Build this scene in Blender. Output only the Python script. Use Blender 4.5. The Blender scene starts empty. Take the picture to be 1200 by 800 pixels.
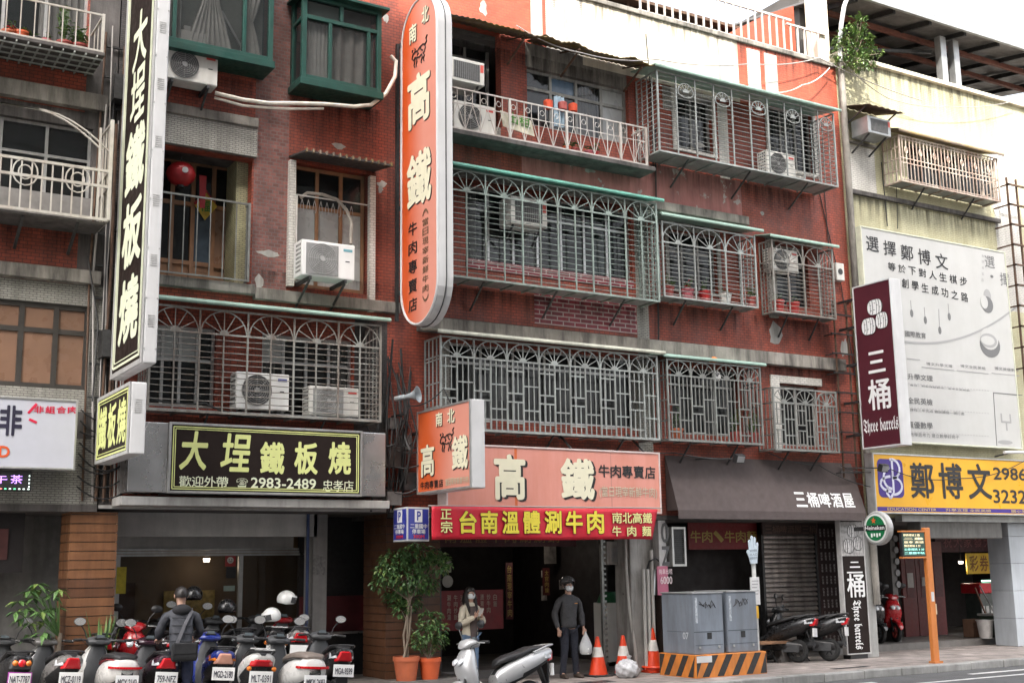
import bpy, math, random
import numpy as np
from mathutils import Vector, Matrix
R_ = math.radians
PI = math.pi
S = bpy.context.scene
COL = S.collection
rng = random.Random(7)

# ---------------------------------------------------------------- camera (facade = plane y 0, street towards -y)
def nrm(v):
    v = np.array(v, float); return v/np.linalg.norm(v)
FPX, CX, CY = 1430., 600., 400.
_up = nrm([486-CX, -7300-CY, FPX]); _x = nrm([3000-CX, 630-CY, FPX]); _x = nrm(_x-_up*(_x@_up)); _y = np.cross(_up, _x)
if _y[2] < 0: _y = -_y
ROT = np.array([_x, _y, _up])              # world from image axes (right, down, forward)
CAM = np.array([0., -18.5, 2.05])
cd = bpy.data.cameras.new('camera'); cam = bpy.data.objects.new('camera', cd); COL.objects.link(cam)
m3 = np.column_stack([ROT[:, 0], -ROT[:, 1], -ROT[:, 2]])
M4 = Matrix([[*m3[0], CAM[0]], [*m3[1], CAM[1]], [*m3[2], CAM[2]], [0, 0, 0, 1]])
cam.matrix_world = M4
cd.sensor_width = 36; cd.lens = FPX/1200*36; cd.clip_end = 600; cd.clip_start = .1
S.camera = cam
def P(px, py, Y=0.):
    """where the sight line through a point of the photograph meets the real plane y = Y: (x, z)"""
    d = ROT @ np.array([(px-CX)/FPX, (py-CY)/FPX, 1.]); t = (Y-CAM[1])/d[1]; p = CAM+d*t
    return float(p[0]), float(p[2])
def rect(xl, yt, xr, yb, Y=0.):
    a = P(xl, yt, Y); b = P(xr, yb, Y)
    return a[0], b[0], b[1], a[1]           # x0, x1, z0, z1

# ---------------------------------------------------------------- light
SUN_D = Vector((.42, .80, -1.0)).normalized()   # direction the light travels
w = bpy.data.worlds.new('World'); S.world = w; w.use_nodes = True
nt = w.node_tree; bg = nt.nodes['Background']
sk = nt.nodes.new('ShaderNodeTexSky'); sk.sky_type = 'NISHITA'; sk.sun_disc = False
el = math.asin(-SUN_D.z); sk.sun_elevation = el
sk.sun_rotation = math.atan2(-SUN_D.x, -SUN_D.y)
sk.air_density = 1.0; sk.dust_density = 8.0; sk.ozone_density = 1.0
hs = nt.nodes.new('ShaderNodeHueSaturation'); hs.inputs['Saturation'].default_value = .4; nt.links.new(sk.outputs[0], hs.inputs['Color']); nt.links.new(hs.outputs[0], bg.inputs[0]); bg.inputs[1].default_value = .15
sl = bpy.data.lights.new('sun', 'SUN'); sl.energy = 2.2; sl.angle = R_(.6); sl.color = (1, .95, .87)
so = bpy.data.objects.new('sun', sl); COL.objects.link(so); so.rotation_euler = SUN_D.to_track_quat('-Z', 'Y').to_euler(); so.location = (0, -30, 60)
S.view_settings.view_transform = 'Standard'; S.view_settings.look = 'None'; S.view_settings.gamma = 1
S.view_settings.exposure = 2.3
S.view_settings.use_curve_mapping = False
S.cycles.max_bounces = 6; S.cycles.diffuse_bounces = 3; S.cycles.glossy_bounces = 3; S.cycles.transparent_max_bounces = 12
S.cycles.sample_clamp_indirect = 6
S.cycles.use_denoising = True

# ---------------------------------------------------------------- materials
def srgb(h):
    h = h.lstrip('#'); c = [int(h[i:i+2], 16)/255 for i in (0, 2, 4)]
    return tuple(x/12.92 if x <= .04045 else ((x+.055)/1.055)**2.4 for x in c)
MATS = {}
def mat(name, col, rough=.6, metal=0., var=.2, scale=6., dirt=0., dirtcol=(.05, .045, .04), streak=True, bump=0., bscale=60., emit=None, estr=0., coat=0., alpha=1., brick=None, speck=0., trans=0., peel=None, spec=None):
    if name in MATS: return MATS[name]
    m = bpy.data.materials.new(name); m.use_nodes = True; t = m.node_tree; N = t.nodes; L = t.links
    b = N['Principled BSDF']; b.inputs['Roughness'].default_value = rough; b.inputs['Metallic'].default_value = metal
    if spec is not None: b.inputs['Specular IOR Level'].default_value = spec
    if coat: b.inputs['Coat Weight'].default_value = coat; b.inputs['Coat Roughness'].default_value = .08
    if alpha < 1: b.inputs['Alpha'].default_value = alpha
    tc = N.new('ShaderNodeTexCoord'); src = tc.outputs['Object']
    def mix(fac, a, bb, mode='MIX'):
        q = N.new('ShaderNodeMix'); q.data_type = 'RGBA'; q.blend_type = mode
        if isinstance(fac, float): q.inputs[0].default_value = fac
        else: L.new(fac, q.inputs[0])
        for i, v in ((6, a), (7, bb)):
            if isinstance(v, tuple): q.inputs[i].default_value = (*v[:3], 1)
            else: L.new(v, q.inputs[i])
        return q.outputs[2]
    def noise(sc, det=4, vec=None, ro=.55):
        q = N.new('ShaderNodeTexNoise'); q.inputs['Scale'].default_value = sc; q.inputs['Detail'].default_value = det; q.inputs['Roughness'].default_value = ro
        L.new(vec if vec is not None else src, q.inputs['Vector']); return q.outputs['Fac']
    def ramp(fac, lo, hi, a=0., bb=1.):
        q = N.new('ShaderNodeMapRange'); q.inputs[1].default_value = lo; q.inputs[2].default_value = hi; q.inputs[3].default_value = a; q.inputs[4].default_value = bb
        L.new(fac, q.inputs[0]); return q.outputs[0]
    c = tuple(col)
    bh = None
    if brick:
        bw, bhh, mort, mcol, dv = brick[:5]
        sx = N.new('ShaderNodeSeparateXYZ'); L.new(src, sx.inputs[0])
        ad = N.new('ShaderNodeMath'); L.new(sx.outputs[0], ad.inputs[0]); L.new(sx.outputs[1], ad.inputs[1])
        cb = N.new('ShaderNodeCombineXYZ'); L.new(sx.outputs[0] if len(brick) > 5 else ad.outputs[0], cb.inputs[0]); L.new(sx.outputs[1 if len(brick) > 5 else 2], cb.inputs[1])
        bt = N.new('ShaderNodeTexBrick'); L.new(cb.outputs[0], bt.inputs['Vector'])
        bt.inputs['Scale'].default_value = 1; bt.inputs['Brick Width'].default_value = bw; bt.inputs['Row Height'].default_value = bhh; bt.inputs['Mortar Size'].default_value = mort
        bt.inputs['Mortar Smooth'].default_value = .3
        bt.inputs['Color1'].default_value = (*[x*(1-dv) for x in c], 1); bt.inputs['Color2'].default_value = (*[min(1, x*(1+dv)) for x in c], 1); bt.inputs['Mortar'].default_value = (*mcol, 1)
        cc = bt.outputs['Color']; bh = bt.outputs['Fac']
    else: cc = c
    if var:
        f = noise(scale, 5)
        g = ramp(f, .25, .75, 1-var, 1+var)
        cc2 = N.new('ShaderNodeVectorMath'); cc2.operation = 'SCALE'
        if isinstance(cc, tuple): cc2.inputs[0].default_value = cc
        else: L.new(cc, cc2.inputs[0])
        L.new(g, cc2.inputs['Scale']); cc = cc2.outputs[0]
    if dirt:
        mp = N.new('ShaderNodeMapping'); mp.inputs['Scale'].default_value = (1.6, 1.6, .22) if streak else (1, 1, 1); L.new(src, mp.inputs[0])
        d = noise(2.6, 8, mp.outputs[0], .68)
        cc = mix(ramp(d, .43, .64, 0., dirt), cc, tuple(dirtcol))
        d2 = noise(.55, 6, None, .6)
        cc = mix(ramp(d2, .46, .68, 0., dirt*.7), cc, tuple(dirtcol))
    if peel:
        pc, th, ps = peel
        d = noise(ps, 9, None, .62)
        cc = mix(ramp(d, th, th+.03), cc, tuple(pc))
    if speck:
        vz = N.new('ShaderNodeTexNoise'); vz.inputs['Scale'].default_value = 140; vz.inputs['Detail'].default_value = 2; L.new(src, vz.inputs['Vector'])
        cc = mix(ramp(vz.outputs['Fac'], .56, .68, 0., speck), cc, (.03, .03, .03))
    if isinstance(cc, tuple): b.inputs['Base Color'].default_value = (*cc, 1)
    else: L.new(cc, b.inputs['Base Color'])
    if bump or bh is not None:
        bp = N.new('ShaderNodeBump'); bp.inputs['Strength'].default_value = bump or .4; bp.inputs['Distance'].default_value = .01
        if bh is not None:
            iv = N.new('ShaderNodeMath'); iv.operation = 'SUBTRACT'; iv.inputs[0].default_value = 1; L.new(bh, iv.inputs[1]); L.new(iv.outputs[0], bp.inputs['Height'])
        else: L.new(noise(bscale, 4), bp.inputs['Height'])
        L.new(bp.outputs[0], b.inputs['Normal'])
    if rough > .25 and var:
        L.new(ramp(noise(scale*2.3, 3), .3, .7, max(.05, rough-.12), min(1, rough+.12)), b.inputs['Roughness'])
    if emit:
        b.inputs['Emission Color'].default_value = (*emit, 1); b.inputs['Emission Strength'].default_value = estr
    MATS[name] = m; return m

red_tile = mat('red wall tile', (.31, .060, .031), .62, var=.28, scale=1.3, dirt=.45, dirtcol=(.045, .022, .018), brick=(.115, .055, .006, (.11, .030, .020), .14), peel=((.34, .27, .25), .69, 1.1))
red_tile2 = mat('weathered red tile', (.32, .068, .038), .65, var=.3, scale=1.0, dirt=.5, dirtcol=(.06, .04, .036), brick=(.115, .055, .006, (.14, .045, .035), .16), peel=((.36, .30, .28), .67, 1.6))
sunlit_tile = mat('sunlit red tile', (.40, .075, .035), .6, var=.2, scale=1.6, dirt=.3, dirtcol=(.16, .05, .03), brick=(.115, .055, .006, (.22, .06, .035), .14), peel=((.5, .45, .4), .70, 1.4))  # red tile with sunlight put into a brighter, more orange colour
pink_peel = mat('peeling pink paint', (.42, .17, .15), .8, var=.3, scale=2.2, dirt=.4, dirtcol=(.055, .045, .04), peel=((.40, .36, .33), .60, 3.2), bump=.3, bscale=18)
concrete = mat('stained concrete', (.27, .25, .22), .85, var=.3, scale=2.5, dirt=.85, dirtcol=(.05, .045, .04), bump=.35, bscale=30)
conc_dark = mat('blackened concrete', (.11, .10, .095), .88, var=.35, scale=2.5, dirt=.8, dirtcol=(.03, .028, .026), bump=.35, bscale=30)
conc_light = mat('pale painted concrete', (.42, .41, .38), .8, var=.15, scale=2.5, dirt=.55, dirtcol=(.12, .11, .10), bump=.2, bscale=30)
grey_tile = mat('grey strip tile', (.36, .35, .31), .6, var=.15, scale=3, dirt=.55, dirtcol=(.10, .095, .085), brick=(.10, .034, .007, (.15, .145, .13), .06))
white_tile = mat('white strip tile', (.62, .60, .55), .55, var=.12, scale=2, dirt=.4, dirtcol=(.22, .2, .17), brick=(.12, .045, .006, (.34, .33, .30), .05))
yellow_tile = mat('pale yellow wall tile', (.49, .465, .30), .55, var=.13, scale=1.2, dirt=.45, dirtcol=(.26, .235, .13), brick=(.12, .045, .005, (.34, .32, .21), .05))
cream_plaster = mat('cream parapet plaster', (.70, .64, .52), .75, var=.12, scale=1.6, dirt=.5, dirtcol=(.30, .25, .19), peel=((.32, .24, .18), .70, 1.3), bump=.2, bscale=24)
magenta_brick = mat('crimson brick', (.20, .014, .026), .55, var=.2, scale=4, dirt=.2, brick=(.26, .085, .013, (.42, .34, .32), .2), bump=.5)
brown_tile = mat('brick pier tile', (.20, .075, .06), .6, var=.3, scale=3, dirt=.4, dirtcol=(.08, .05, .045), brick=(.105, .06, .009, (.17, .115, .105), .3))
dark_tile = mat('sooty dark tile', (.075, .065, .06), .6, var=.35, scale=2, dirt=.6, dirtcol=(.02, .02, .02), brick=(.10, .035, .006, (.03, .03, .03), .2))
asphalt = mat('asphalt', (.085, .085, .086), .9, var=.2, scale=1.2, dirt=.25, streak=False, dirtcol=(.10, .10, .10), bump=.5, bscale=160, speck=.3)
paving = mat('pavement slabs', (.32, .275, .25), .85, var=.3, scale=1.6, dirt=.65, streak=False, dirtcol=(.12, .105, .095), bump=.5, speck=.25, brick=(.6, .3, .012, (.12, .11, .10), .16, 'xy'))
kerb_m = mat('kerb stone', (.30, .295, .28), .85, var=.25, scale=4, dirt=.5, dirtcol=(.12, .12, .11), bump=.4, bscale=80)
floor_m = mat('arcade floor tile', (.16, .15, .14), .5, var=.25, scale=2.5, dirt=.4, streak=False, dirtcol=(.07, .065, .06))
paint_w = mat('road marking paint', (.70, .70, .68), .7, var=.15, scale=8, dirt=.5, streak=False, dirtcol=(.18, .18, .18), speck=.3)
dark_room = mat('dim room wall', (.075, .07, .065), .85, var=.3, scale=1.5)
black = mat('black plastic', (.018, .018, .019), .45, var=.25, scale=12)
black_matt = mat('black rubber', (.020, .020, .020), .85, var=.3, scale=20)
dark_metal = mat('dark steel', (.06, .06, .06), .5, .6, var=.3, scale=10)
rust = mat('rusted steel', (.12, .07, .045), .8, .2, var=.45, scale=9, dirt=.6, dirtcol=(.05, .03, .02))
corr = mat('corroded awning sheet', (.17, .13, .10), .8, .2, var=.5, scale=3, dirt=.8, dirtcol=(.22, .15, .03), streak=False)
grille_m = mat('grey painted grille', (.34, .365, .345), .5, .35, var=.2, scale=9, dirt=.4, dirtcol=(.13, .11, .10))
grille_d = mat('dull grille', (.25, .262, .245), .55, .35, var=.25, scale=9, dirt=.5, dirtcol=(.09, .075, .065))
grille_r = mat('rust spotted grille', (.30, .31, .285), .6, .25, var=.3, scale=7, dirt=.7, dirtcol=(.13, .075, .05))
grille_g = mat('green grey grille', (.27, .33, .295), .5, .3, var=.25, scale=8, dirt=.5, dirtcol=(.10, .085, .07))
grille_w = mat('cream white grille', (.46, .44, .40), .55, .1, var=.15, scale=9, dirt=.5, dirtcol=(.22, .16, .11))
rail_w = mat('white painted rail', (.52, .50, .47), .55, .1, var=.15, scale=9, dirt=.45, dirtcol=(.28, .2, .15))
alu = mat('aluminium frame', (.50, .50, .49), .4, .7, var=.15, scale=8, dirt=.3, dirtcol=(.2, .2, .19))
steel = mat('brushed stainless', (.50, .50, .50), .28, .85, var=.25, scale=1.2, dirt=.0, dirtcol=(.25, .25, .25))
galv = mat('galvanised sheet', (.40, .41, .41), .45, .6, var=.2, scale=4, dirt=.35, dirtcol=(.16, .16, .15))
green_frame = mat('green painted frame', (.012, .062, .048), .45, .2, var=.25, scale=5, dirt=.35, dirtcol=(.02, .04, .03))
green_awn = mat('pale green canopy sheet', (.33, .48, .40), .5, .1, var=.12, scale=3, dirt=.35, dirtcol=(.14, .17, .14))
teal_awn = mat('teal canopy sheet', (.12, .36, .28), .5, .1, var=.15, scale=3, dirt=.35, dirtcol=(.08, .13, .1))
wood_w = mat('weathered wood', (.25, .13, .065), .65, var=.35, scale=5, dirt=.4, dirtcol=(.09, .05, .03))
ac_white = mat('appliance white', (.62, .61, .57), .5, var=.08, scale=3, dirt=.3, dirtcol=(.30, .27, .22))
ac_new = mat('appliance clean white', (.75, .75, .73), .45, var=.05, scale=3, dirt=.12, dirtcol=(.4, .38, .35))
ac_dark = mat('fan grille dark', (.055, .055, .055), .6, var=.2, scale=20)
fan_grey = mat('fan grille grey', (.24, .24, .235), .6, var=.15, scale=20)
sign_white = mat('sign box white', (.58, .58, .58), .4, var=.08, scale=2, dirt=.28, dirtcol=(.4, .4, .38))
sign_grey = mat('sign box edge', (.45, .45, .44), .5, .3, var=.12, scale=3, dirt=.3, dirtcol=(.2, .19, .18))
cloth_w = mat('pale curtain cloth', (.50, .49, .46), .9, var=.15, scale=5)
pane_m = mat('dark window glass', (.022, .025, .026), .07, var=0, alpha=.62)
pane_g = mat('frosted green glass', (.17, .22, .19), .25, var=.2, scale=2, alpha=.9)
pane_b = mat('tinted brown film', (.20, .115, .075), .3, var=.2, scale=2.2, dirt=.2, dirtcol=(.12, .06, .04))
pane_w = mat('frosted grey glass', (.34, .35, .34), .3, var=.15, scale=2)
hose_m = mat('cream insulation hose', (.66, .61, .53), .7, var=.12, scale=9, dirt=.3, dirtcol=(.3, .26, .2))
cable_m = mat('black cable', (.022, .022, .022), .6, var=0)
cable_g = mat('grey cable', (.32, .30, .28), .6, var=0)
pipe_m = mat('grey plastic pipe', (.50, .49, .46), .55, var=.12, scale=4, dirt=.4, dirtcol=(.18, .16, .14))

def grime_mat():
    m = bpy.data.materials.new('grime streaks'); m.use_nodes = True; t = m.node_tree; N = t.nodes; L = t.links; b = N['Principled BSDF']
    b.inputs['Base Color'].default_value = (.028, .024, .021, 1); b.inputs['Roughness'].default_value = .95
    tc = N.new('ShaderNodeTexCoord'); mp = N.new('ShaderNodeMapping'); mp.inputs['Scale'].default_value = (5.5, 1, .28); L.new(tc.outputs['Object'], mp.inputs[0])
    no = N.new('ShaderNodeTexNoise'); no.inputs['Scale'].default_value = 1.4; no.inputs['Detail'].default_value = 7; no.inputs['Roughness'].default_value = .7; L.new(mp.outputs[0], no.inputs['Vector'])
    sx = N.new('ShaderNodeSeparateXYZ'); L.new(tc.outputs['Generated'], sx.inputs[0])
    pw = N.new('ShaderNodeMath'); pw.operation = 'POWER'; L.new(sx.outputs[2], pw.inputs[0]); pw.inputs[1].default_value = 1.6
    mr = N.new('ShaderNodeMapRange'); mr.inputs[1].default_value = .42; mr.inputs[2].default_value = .68; L.new(no.outputs['Fac'], mr.inputs[0])
    mu = N.new('ShaderNodeMath'); mu.operation = 'MULTIPLY'; L.new(pw.outputs[0], mu.inputs[0]); L.new(mr.outputs[0], mu.inputs[1])
    m2 = N.new('ShaderNodeMath'); m2.operation = 'MULTIPLY'; L.new(mu.outputs[0], m2.inputs[0]); m2.inputs[1].default_value = .85
    L.new(m2.outputs[0], b.inputs['Alpha']); return m
grime = grime_mat()
def streaks(parent, x0, x1, z0, z1, y=-.0045):
    b = MB(); b.add([(x0, y, z0), (x1, y, z0), (x1, y, z1), (x0, y, z1)], [(0, 1, 2, 3)], grime); return b._build('grime_stain', parent)
# ---------------------------------------------------------------- mesh helpers
class MB:
    def __init__(s): s.v = []; s.f = []; s.m = []; s.mats = []; s.sm = []
    def mi(s, m):
        if m not in s.mats: s.mats.append(m)
        return s.mats.index(m)
    def add(s, vs, fs, m, smooth=False):
        o = len(s.v); s.v += [tuple(map(float, q)) for q in vs]; k = s.mi(m)
        for f in fs: s.f.append([i+o for i in f]); s.m.append(k); s.sm.append(smooth)
        return s
    def box(s, x0, x1, y0, y1, z0, z1, m):
        x0, x1 = sorted((x0, x1)); y0, y1 = sorted((y0, y1)); z0, z1 = sorted((z0, z1))
        return s.add([(x0, y0, z0), (x1, y0, z0), (x1, y1, z0), (x0, y1, z0), (x0, y0, z1), (x1, y0, z1), (x1, y1, z1), (x0, y1, z1)],
                     [(0, 3, 2, 1), (4, 5, 6, 7), (0, 1, 5, 4), (1, 2, 6, 5), (2, 3, 7, 6), (3, 0, 4, 7)], m)
    def obox(s, c, ax, ay, az, m):
        c, ax, ay, az = map(Vector, (c, ax, ay, az)); vs = []
        for k in (-1, 1):
            for i, j in ((-1, -1), (1, -1), (1, 1), (-1, 1)): vs.append(c+ax*i+ay*j+az*k)
        return s.add(vs, [(0, 3, 2, 1), (4, 5, 6, 7), (0, 1, 5, 4), (1, 2, 6, 5), (2, 3, 7, 6), (3, 0, 4, 7)], m)
    def bar(s, p, q, w, m, d=None):
        p, q = Vector(p), Vector(q); t = q-p
        if t.length < 1e-6: return s
        u = t.normalized(); a = Vector((0, 1, 0)) if abs(u.y) < .9 else Vector((1, 0, 0))
        n = u.cross(a).normalized(); b = u.cross(n).normalized(); d = d or w
        return s.obox((p+q)/2, n*w/2, b*d/2, t/2, m)
    def tube(s, pts, r, m, n=6, closed=False, cap=True):
        pts = [Vector(p) for p in pts]; vs = []; fs = []; k = len(pts); rr = r if isinstance(r, (list, tuple)) else [r]*k
        prev = None
        for i, p in enumerate(pts):
            t = (pts[(i+1) % k]-pts[i-1]) if closed else (pts[min(i+1, k-1)]-pts[max(i-1, 0)])
            t.normalize()
            if prev is None:
                a = Vector((0, 0, 1)) if abs(t.z) < .9 else Vector((1, 0, 0)); n1 = t.cross(a).normalized()
            else:
                n1 = (prev-t*prev.dot(t)).normalized()
            prev = n1; b = t.cross(n1)
            for j in range(n):
                an = 2*PI*j/n; vs.append(p+(n1*math.cos(an)+b*math.sin(an))*rr[i])
        for i in range(k if closed else k-1):
            for j in range(n):
                a, b2 = i*n+j, i*n+(j+1) % n; c, d = ((i+1) % k)*n+(j+1) % n, ((i+1) % k)*n+j
                fs.append((a, b2, c, d))
        if cap and not closed: fs += [tuple(range(n))[::-1], tuple(range((k-1)*n, k*n))]
        return s.add(vs, fs, m, True)
    def lathe(s, c, ax, prof, m, n=20, a0=0., smooth=True, mats=None):
        c = Vector(c); ax = Vector(ax).normalized(); a = Vector((0, 0, 1)) if abs(ax.z) < .9 else Vector((1, 0, 0))
        u = ax.cross(a).normalized(); v = ax.cross(u); vs = []
        for (h, r) in prof:
            for j in range(n):
                t = 2*PI*j/n+a0; vs.append(c+ax*h+(u*math.cos(t)+v*math.sin(t))*max(r, 1e-4))
        for i in range(len(prof)-1):
            fs = [(i*n+j, i*n+(j+1) % n, (i+1)*n+(j+1) % n, (i+1)*n+j) for j in range(n)]
            o = len(s.v)
            if i == 0: base = o; s.v += [tuple(q) for q in vs]
            k = s.mi(mats[i] if mats else m)
            for f in fs: s.f.append([q+base for q in f]); s.m.append(k); s.sm.append(smooth)
        return s
    def disc(s, c, ax, r, h, m, n=24): return s.lathe(c, ax, [(0, 0), (0, r), (h, r), (h, 0)], m, n, smooth=False)
    def prism(s, poly, o, u, v, nv, m):
        """polygon (a, b) in the plane o + a u + b v, pushed along nv"""
        o, u, v, nv = map(Vector, (o, u, v, nv)); k = len(poly)
        A = [o+u*a+v*b for a, b in poly]; B = [q+nv for q in A]
        return s.add(A+B, [tuple(range(k))[::-1], tuple(range(k, 2*k))]+[(i, (i+1) % k, k+(i+1) % k, k+i) for i in range(k)], m)
    def loft(s, rings, m, cap=True, smooth=True, pick=None):
        n = len(rings[0]); vs = [q for r in rings for q in r]; fs = []
        for i in range(len(rings)-1):
            for j in range(n): fs.append((i*n+j, i*n+(j+1) % n, (i+1)*n+(j+1) % n, (i+1)*n+j))
        if cap: fs += [tuple(range(n))[::-1], tuple(range((len(rings)-1)*n, len(rings)*n))]
        k0 = len(s.m); s.add(vs, fs, m, smooth)
        if pick:
            for i in range(len(rings)-1):
                for j in range(n): s.m[k0+i*n+j] = s.mi(pick(i, j))
        return s
    def build(s, name, parent=None, **k):
        """one mesh object; pieces that stand well apart become parts of their own"""
        if parent is None or len(s.v) > 60000: return s._build(name, parent, **k)
        n = len(s.v); r = list(range(n))
        def find(a):
            while r[a] != a: r[a] = r[r[a]]; a = r[a]
            return a
        for f in s.f:
            a = find(f[0])
            for q in f[1:]: r[find(q)] = a
        root = np.array([find(i) for i in range(n)]); ids, isl = np.unique(root, return_inverse=True); K = len(ids)
        if K < 2 or K > 700: return s._build(name, parent, **k)
        V = np.array(s.v); lo = np.full((K, 3), np.inf); hi = np.full((K, 3), -np.inf); np.minimum.at(lo, isl, V); np.maximum.at(hi, isl, V)
        size = (hi-lo).max(axis=1); gap = np.maximum(0, np.maximum(lo[:, None]-hi[None], lo[None]-hi[:, None]))
        near = np.sqrt((gap**2).sum(axis=2)) <= np.maximum(.02, .5*np.maximum(size[:, None], size[None]))
        rp = list(range(K))
        def fp(a):
            while rp[a] != a: rp[a] = rp[rp[a]]; a = rp[a]
            return a
        for a, c in zip(*np.nonzero(np.triu(near, 1))): rp[fp(c)] = fp(a)
        pc = np.array([fp(i) for i in range(K)])[isl]; groups = sorted(set(pc), key=lambda g_: -(pc == g_).sum())
        if len(groups) == 1 or len(groups) > 64: return s._build(name, parent, **k)
        out = []
        for g_ in groups:
            b = MB(); b.mats = s.mats; mp = {}
            for i in np.nonzero(pc == g_)[0]: mp[int(i)] = len(b.v); b.v.append(s.v[int(i)])
            for f, m, q in zip(s.f, s.m, s.sm):
                if f[0] in mp: b.f.append([mp[i] for i in f]); b.m.append(m); b.sm.append(q)
            out.append(b._build(name, parent, **k))
        return out[0]
    def _build(s, name, parent=None, bevel=0., sub=0, solid=0., sharp=40):
        me = bpy.data.meshes.new(name); me.from_pydata(s.v, [], s.f)
        for m in s.mats: me.materials.append(m)
        me.polygons.foreach_set('material_index', s.m); me.polygons.foreach_set('use_smooth', s.sm); me.update()
        if any(s.sm): me.set_sharp_from_angle(angle=R_(sharp))
        o = bpy.data.objects.new(name, me); COL.objects.link(o)
        if parent: o.parent = parent
        if bevel:
            b = o.modifiers.new('bevel', 'BEVEL'); b.width = bevel; b.segments = 2; b.limit_method = 'ANGLE'; b.angle_limit = R_(50)
        if solid:
            b = o.modifiers.new('solid', 'SOLIDIFY'); b.thickness = solid; b.offset = 0
        if sub:
            b = o.modifiers.new('sub', 'SUBSURF'); b.levels = sub; b.render_levels = sub
        return o
def tag(o, label, cat, group=None, kind=None):
    if label: o['label'] = label
    if cat: o['category'] = cat
    if group: o['group'] = group
    if kind: o['kind'] = kind
    return o
def empty(name, loc, label=None, cat=None, group=None, rz=0.):
    o = bpy.data.objects.new(name, None); COL.objects.link(o); o.location = loc; o.rotation_euler = (0, 0, rz); o.empty_display_size = .2
    return tag(o, label, cat, group)
def thing(name, label, cat, group=None, at=(0, 0, 0)):
    return empty(name, at, label, cat, group)
def base(o, x, y, z):
    """move a finished thing's origin to its base, leaving its parts where they stand"""
    o.location = (x, y, z)
    for c in o.children: c.location = Vector(c.location)-Vector((x, y, z))
    return o
KIDS = {}
def copy_tree(o, parent=None):
    c = o.copy(); COL.objects.link(c); c.parent = parent
    for ch in list(o.children): copy_tree(ch, c)
    return c
# ---- lettering
_TC = {}
def glyphs(txt, off=0., shear=0.):
    k = (txt, off, shear)
    if k in _TC: return _TC[k]
    cu = bpy.data.curves.new('t', 'FONT'); cu.body = txt; cu.size = 1; cu.offset = off; cu.shear = shear; cu.resolution_u = 3; cu.fill_mode = 'FRONT'
    ob = bpy.data.objects.new('t', cu); COL.objects.link(ob)
    dg = bpy.context.evaluated_depsgraph_get(); me = bpy.data.meshes.new_from_object(ob.evaluated_get(dg))
    V = np.array([v.co[:2] for v in me.vertices]) if len(me.vertices) else np.zeros((0, 2)); F = [tuple(p.vertices) for p in me.polygons]
    bpy.data.objects.remove(ob); bpy.data.curves.remove(cu); bpy.data.meshes.remove(me)
    _TC[k] = (V, F); return V, F
_BD = [(0, 0)]+[(math.cos(k*PI/4), math.sin(k*PI/4)) for k in range(8)]
def text(mb, txt, o, u, v, n, r, m, off=.0, shear=0., lift=.006, keep=False, bbox_off=None):
    """lettering fitted to the rectangle r = (a0, b0, a1, b1) measured along u, v from o, lifted off the face along n; heavier strokes by laying thin layers side by side"""
    V, F = glyphs(txt, 0., shear)
    if not len(V): return
    lo = V.min(0); hi = V.max(0); d = np.maximum(hi-lo, 1e-3); a0, b0, a1, b1 = r
    bo = (bbox_off if bbox_off is not None else off); e = .55*bo
    s = np.array([(a1-a0)/(d[0]+2*e), (b1-b0)/(d[1]+2*e)])
    if keep: s = np.array([min(s)]*2)
    o, u, v, n = (np.array(q, float) for q in (o, u, v, n)); flip = np.dot(np.cross(u, v), n) < 0
    FF = [f[::-1] for f in F] if flip else F
    for k, (dx, dy) in enumerate(_BD if off > .012 else _BD[:1]):
        Q = (V-lo+e+np.array([dx, dy])*off*.55)*s+np.array([a0, b0])
        mb.add(o+np.outer(Q[:, 0], u)+np.outer(Q[:, 1], v)+n*(lift+.0003*k), FF, m)
def vtext(mb, txt, o, u, v, n, r, m, gap=.12, **k):
    a0, b0, a1, b1 = r; N = len(txt); h = (b1-b0)/(N+(N-1)*gap)
    for i, ch in enumerate(txt):
        top = b1-i*h*(1+gap)
        text(mb, ch, o, u, v, n, (a0, top-h, a1, top), m, **k)
def htext(mb, txt, o, u, v, n, r, m, gap=.12, **k):
    a0, b0, a1, b1 = r; N = len(txt); h = (a1-a0)/(N+(N-1)*gap)
    for i, ch in enumerate(txt):
        l = a0+i*h*(1+gap)
        text(mb, ch, o, u, v, n, (l, b0, l+h, b1), m, **k)
UX, UZ, NF = (1, 0, 0), (0, 0, 1), (0, -1, 0)      # a sign facing the street
# ================================================================ the setting
def structure(mb, name, **k): return tag(mb.build(name, **k), None, None, None, 'structure')
ZS, ZA = .13, .28                                     # pavement and arcade floor levels
g = MB(); g.add([(-250, -200, -.02), (300, -200, -.02), (300, 200, -.02), (-250, 200, -.02)], [(0, 1, 2, 3)], mat('earth', (.16, .15, .13), .95)); structure(g, 'ground')
g = MB(); g.add([(-60, -19.5, 0), (110, -19.5, 0), (110, -2.25, 0), (-60, -2.25, 0)], [(0, 1, 2, 3)], asphalt); structure(g, 'road')
g = MB()
g.box(-20, 60, -2.05, 1.0, -.01, ZS, paving); structure(g, 'pavement')
g = MB(); g.box(-60, 110, -22, -19.5, -.01, .13, paving); structure(g, 'far_pavement')
g = MB(); x = -20.
while x < 60:
    l = .98+rng.uniform(-.02, .02); t = rng.uniform(-.006, .006)
    g.box(x, x+l-.012, -2.27+t, -2.055, -.01, ZS+.012+t, kerb_m); x += l
structure(g, 'kerb', bevel=.02)
g = MB(); g.box(-3, 10.3, -.12, 8, ZS-.1, ZA, floor_m); g.box(10.3, 30.0, 1.0, 8, ZS-.1, ZA, floor_m)
structure(g, 'arcade_floor')
g = MB()
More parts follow.
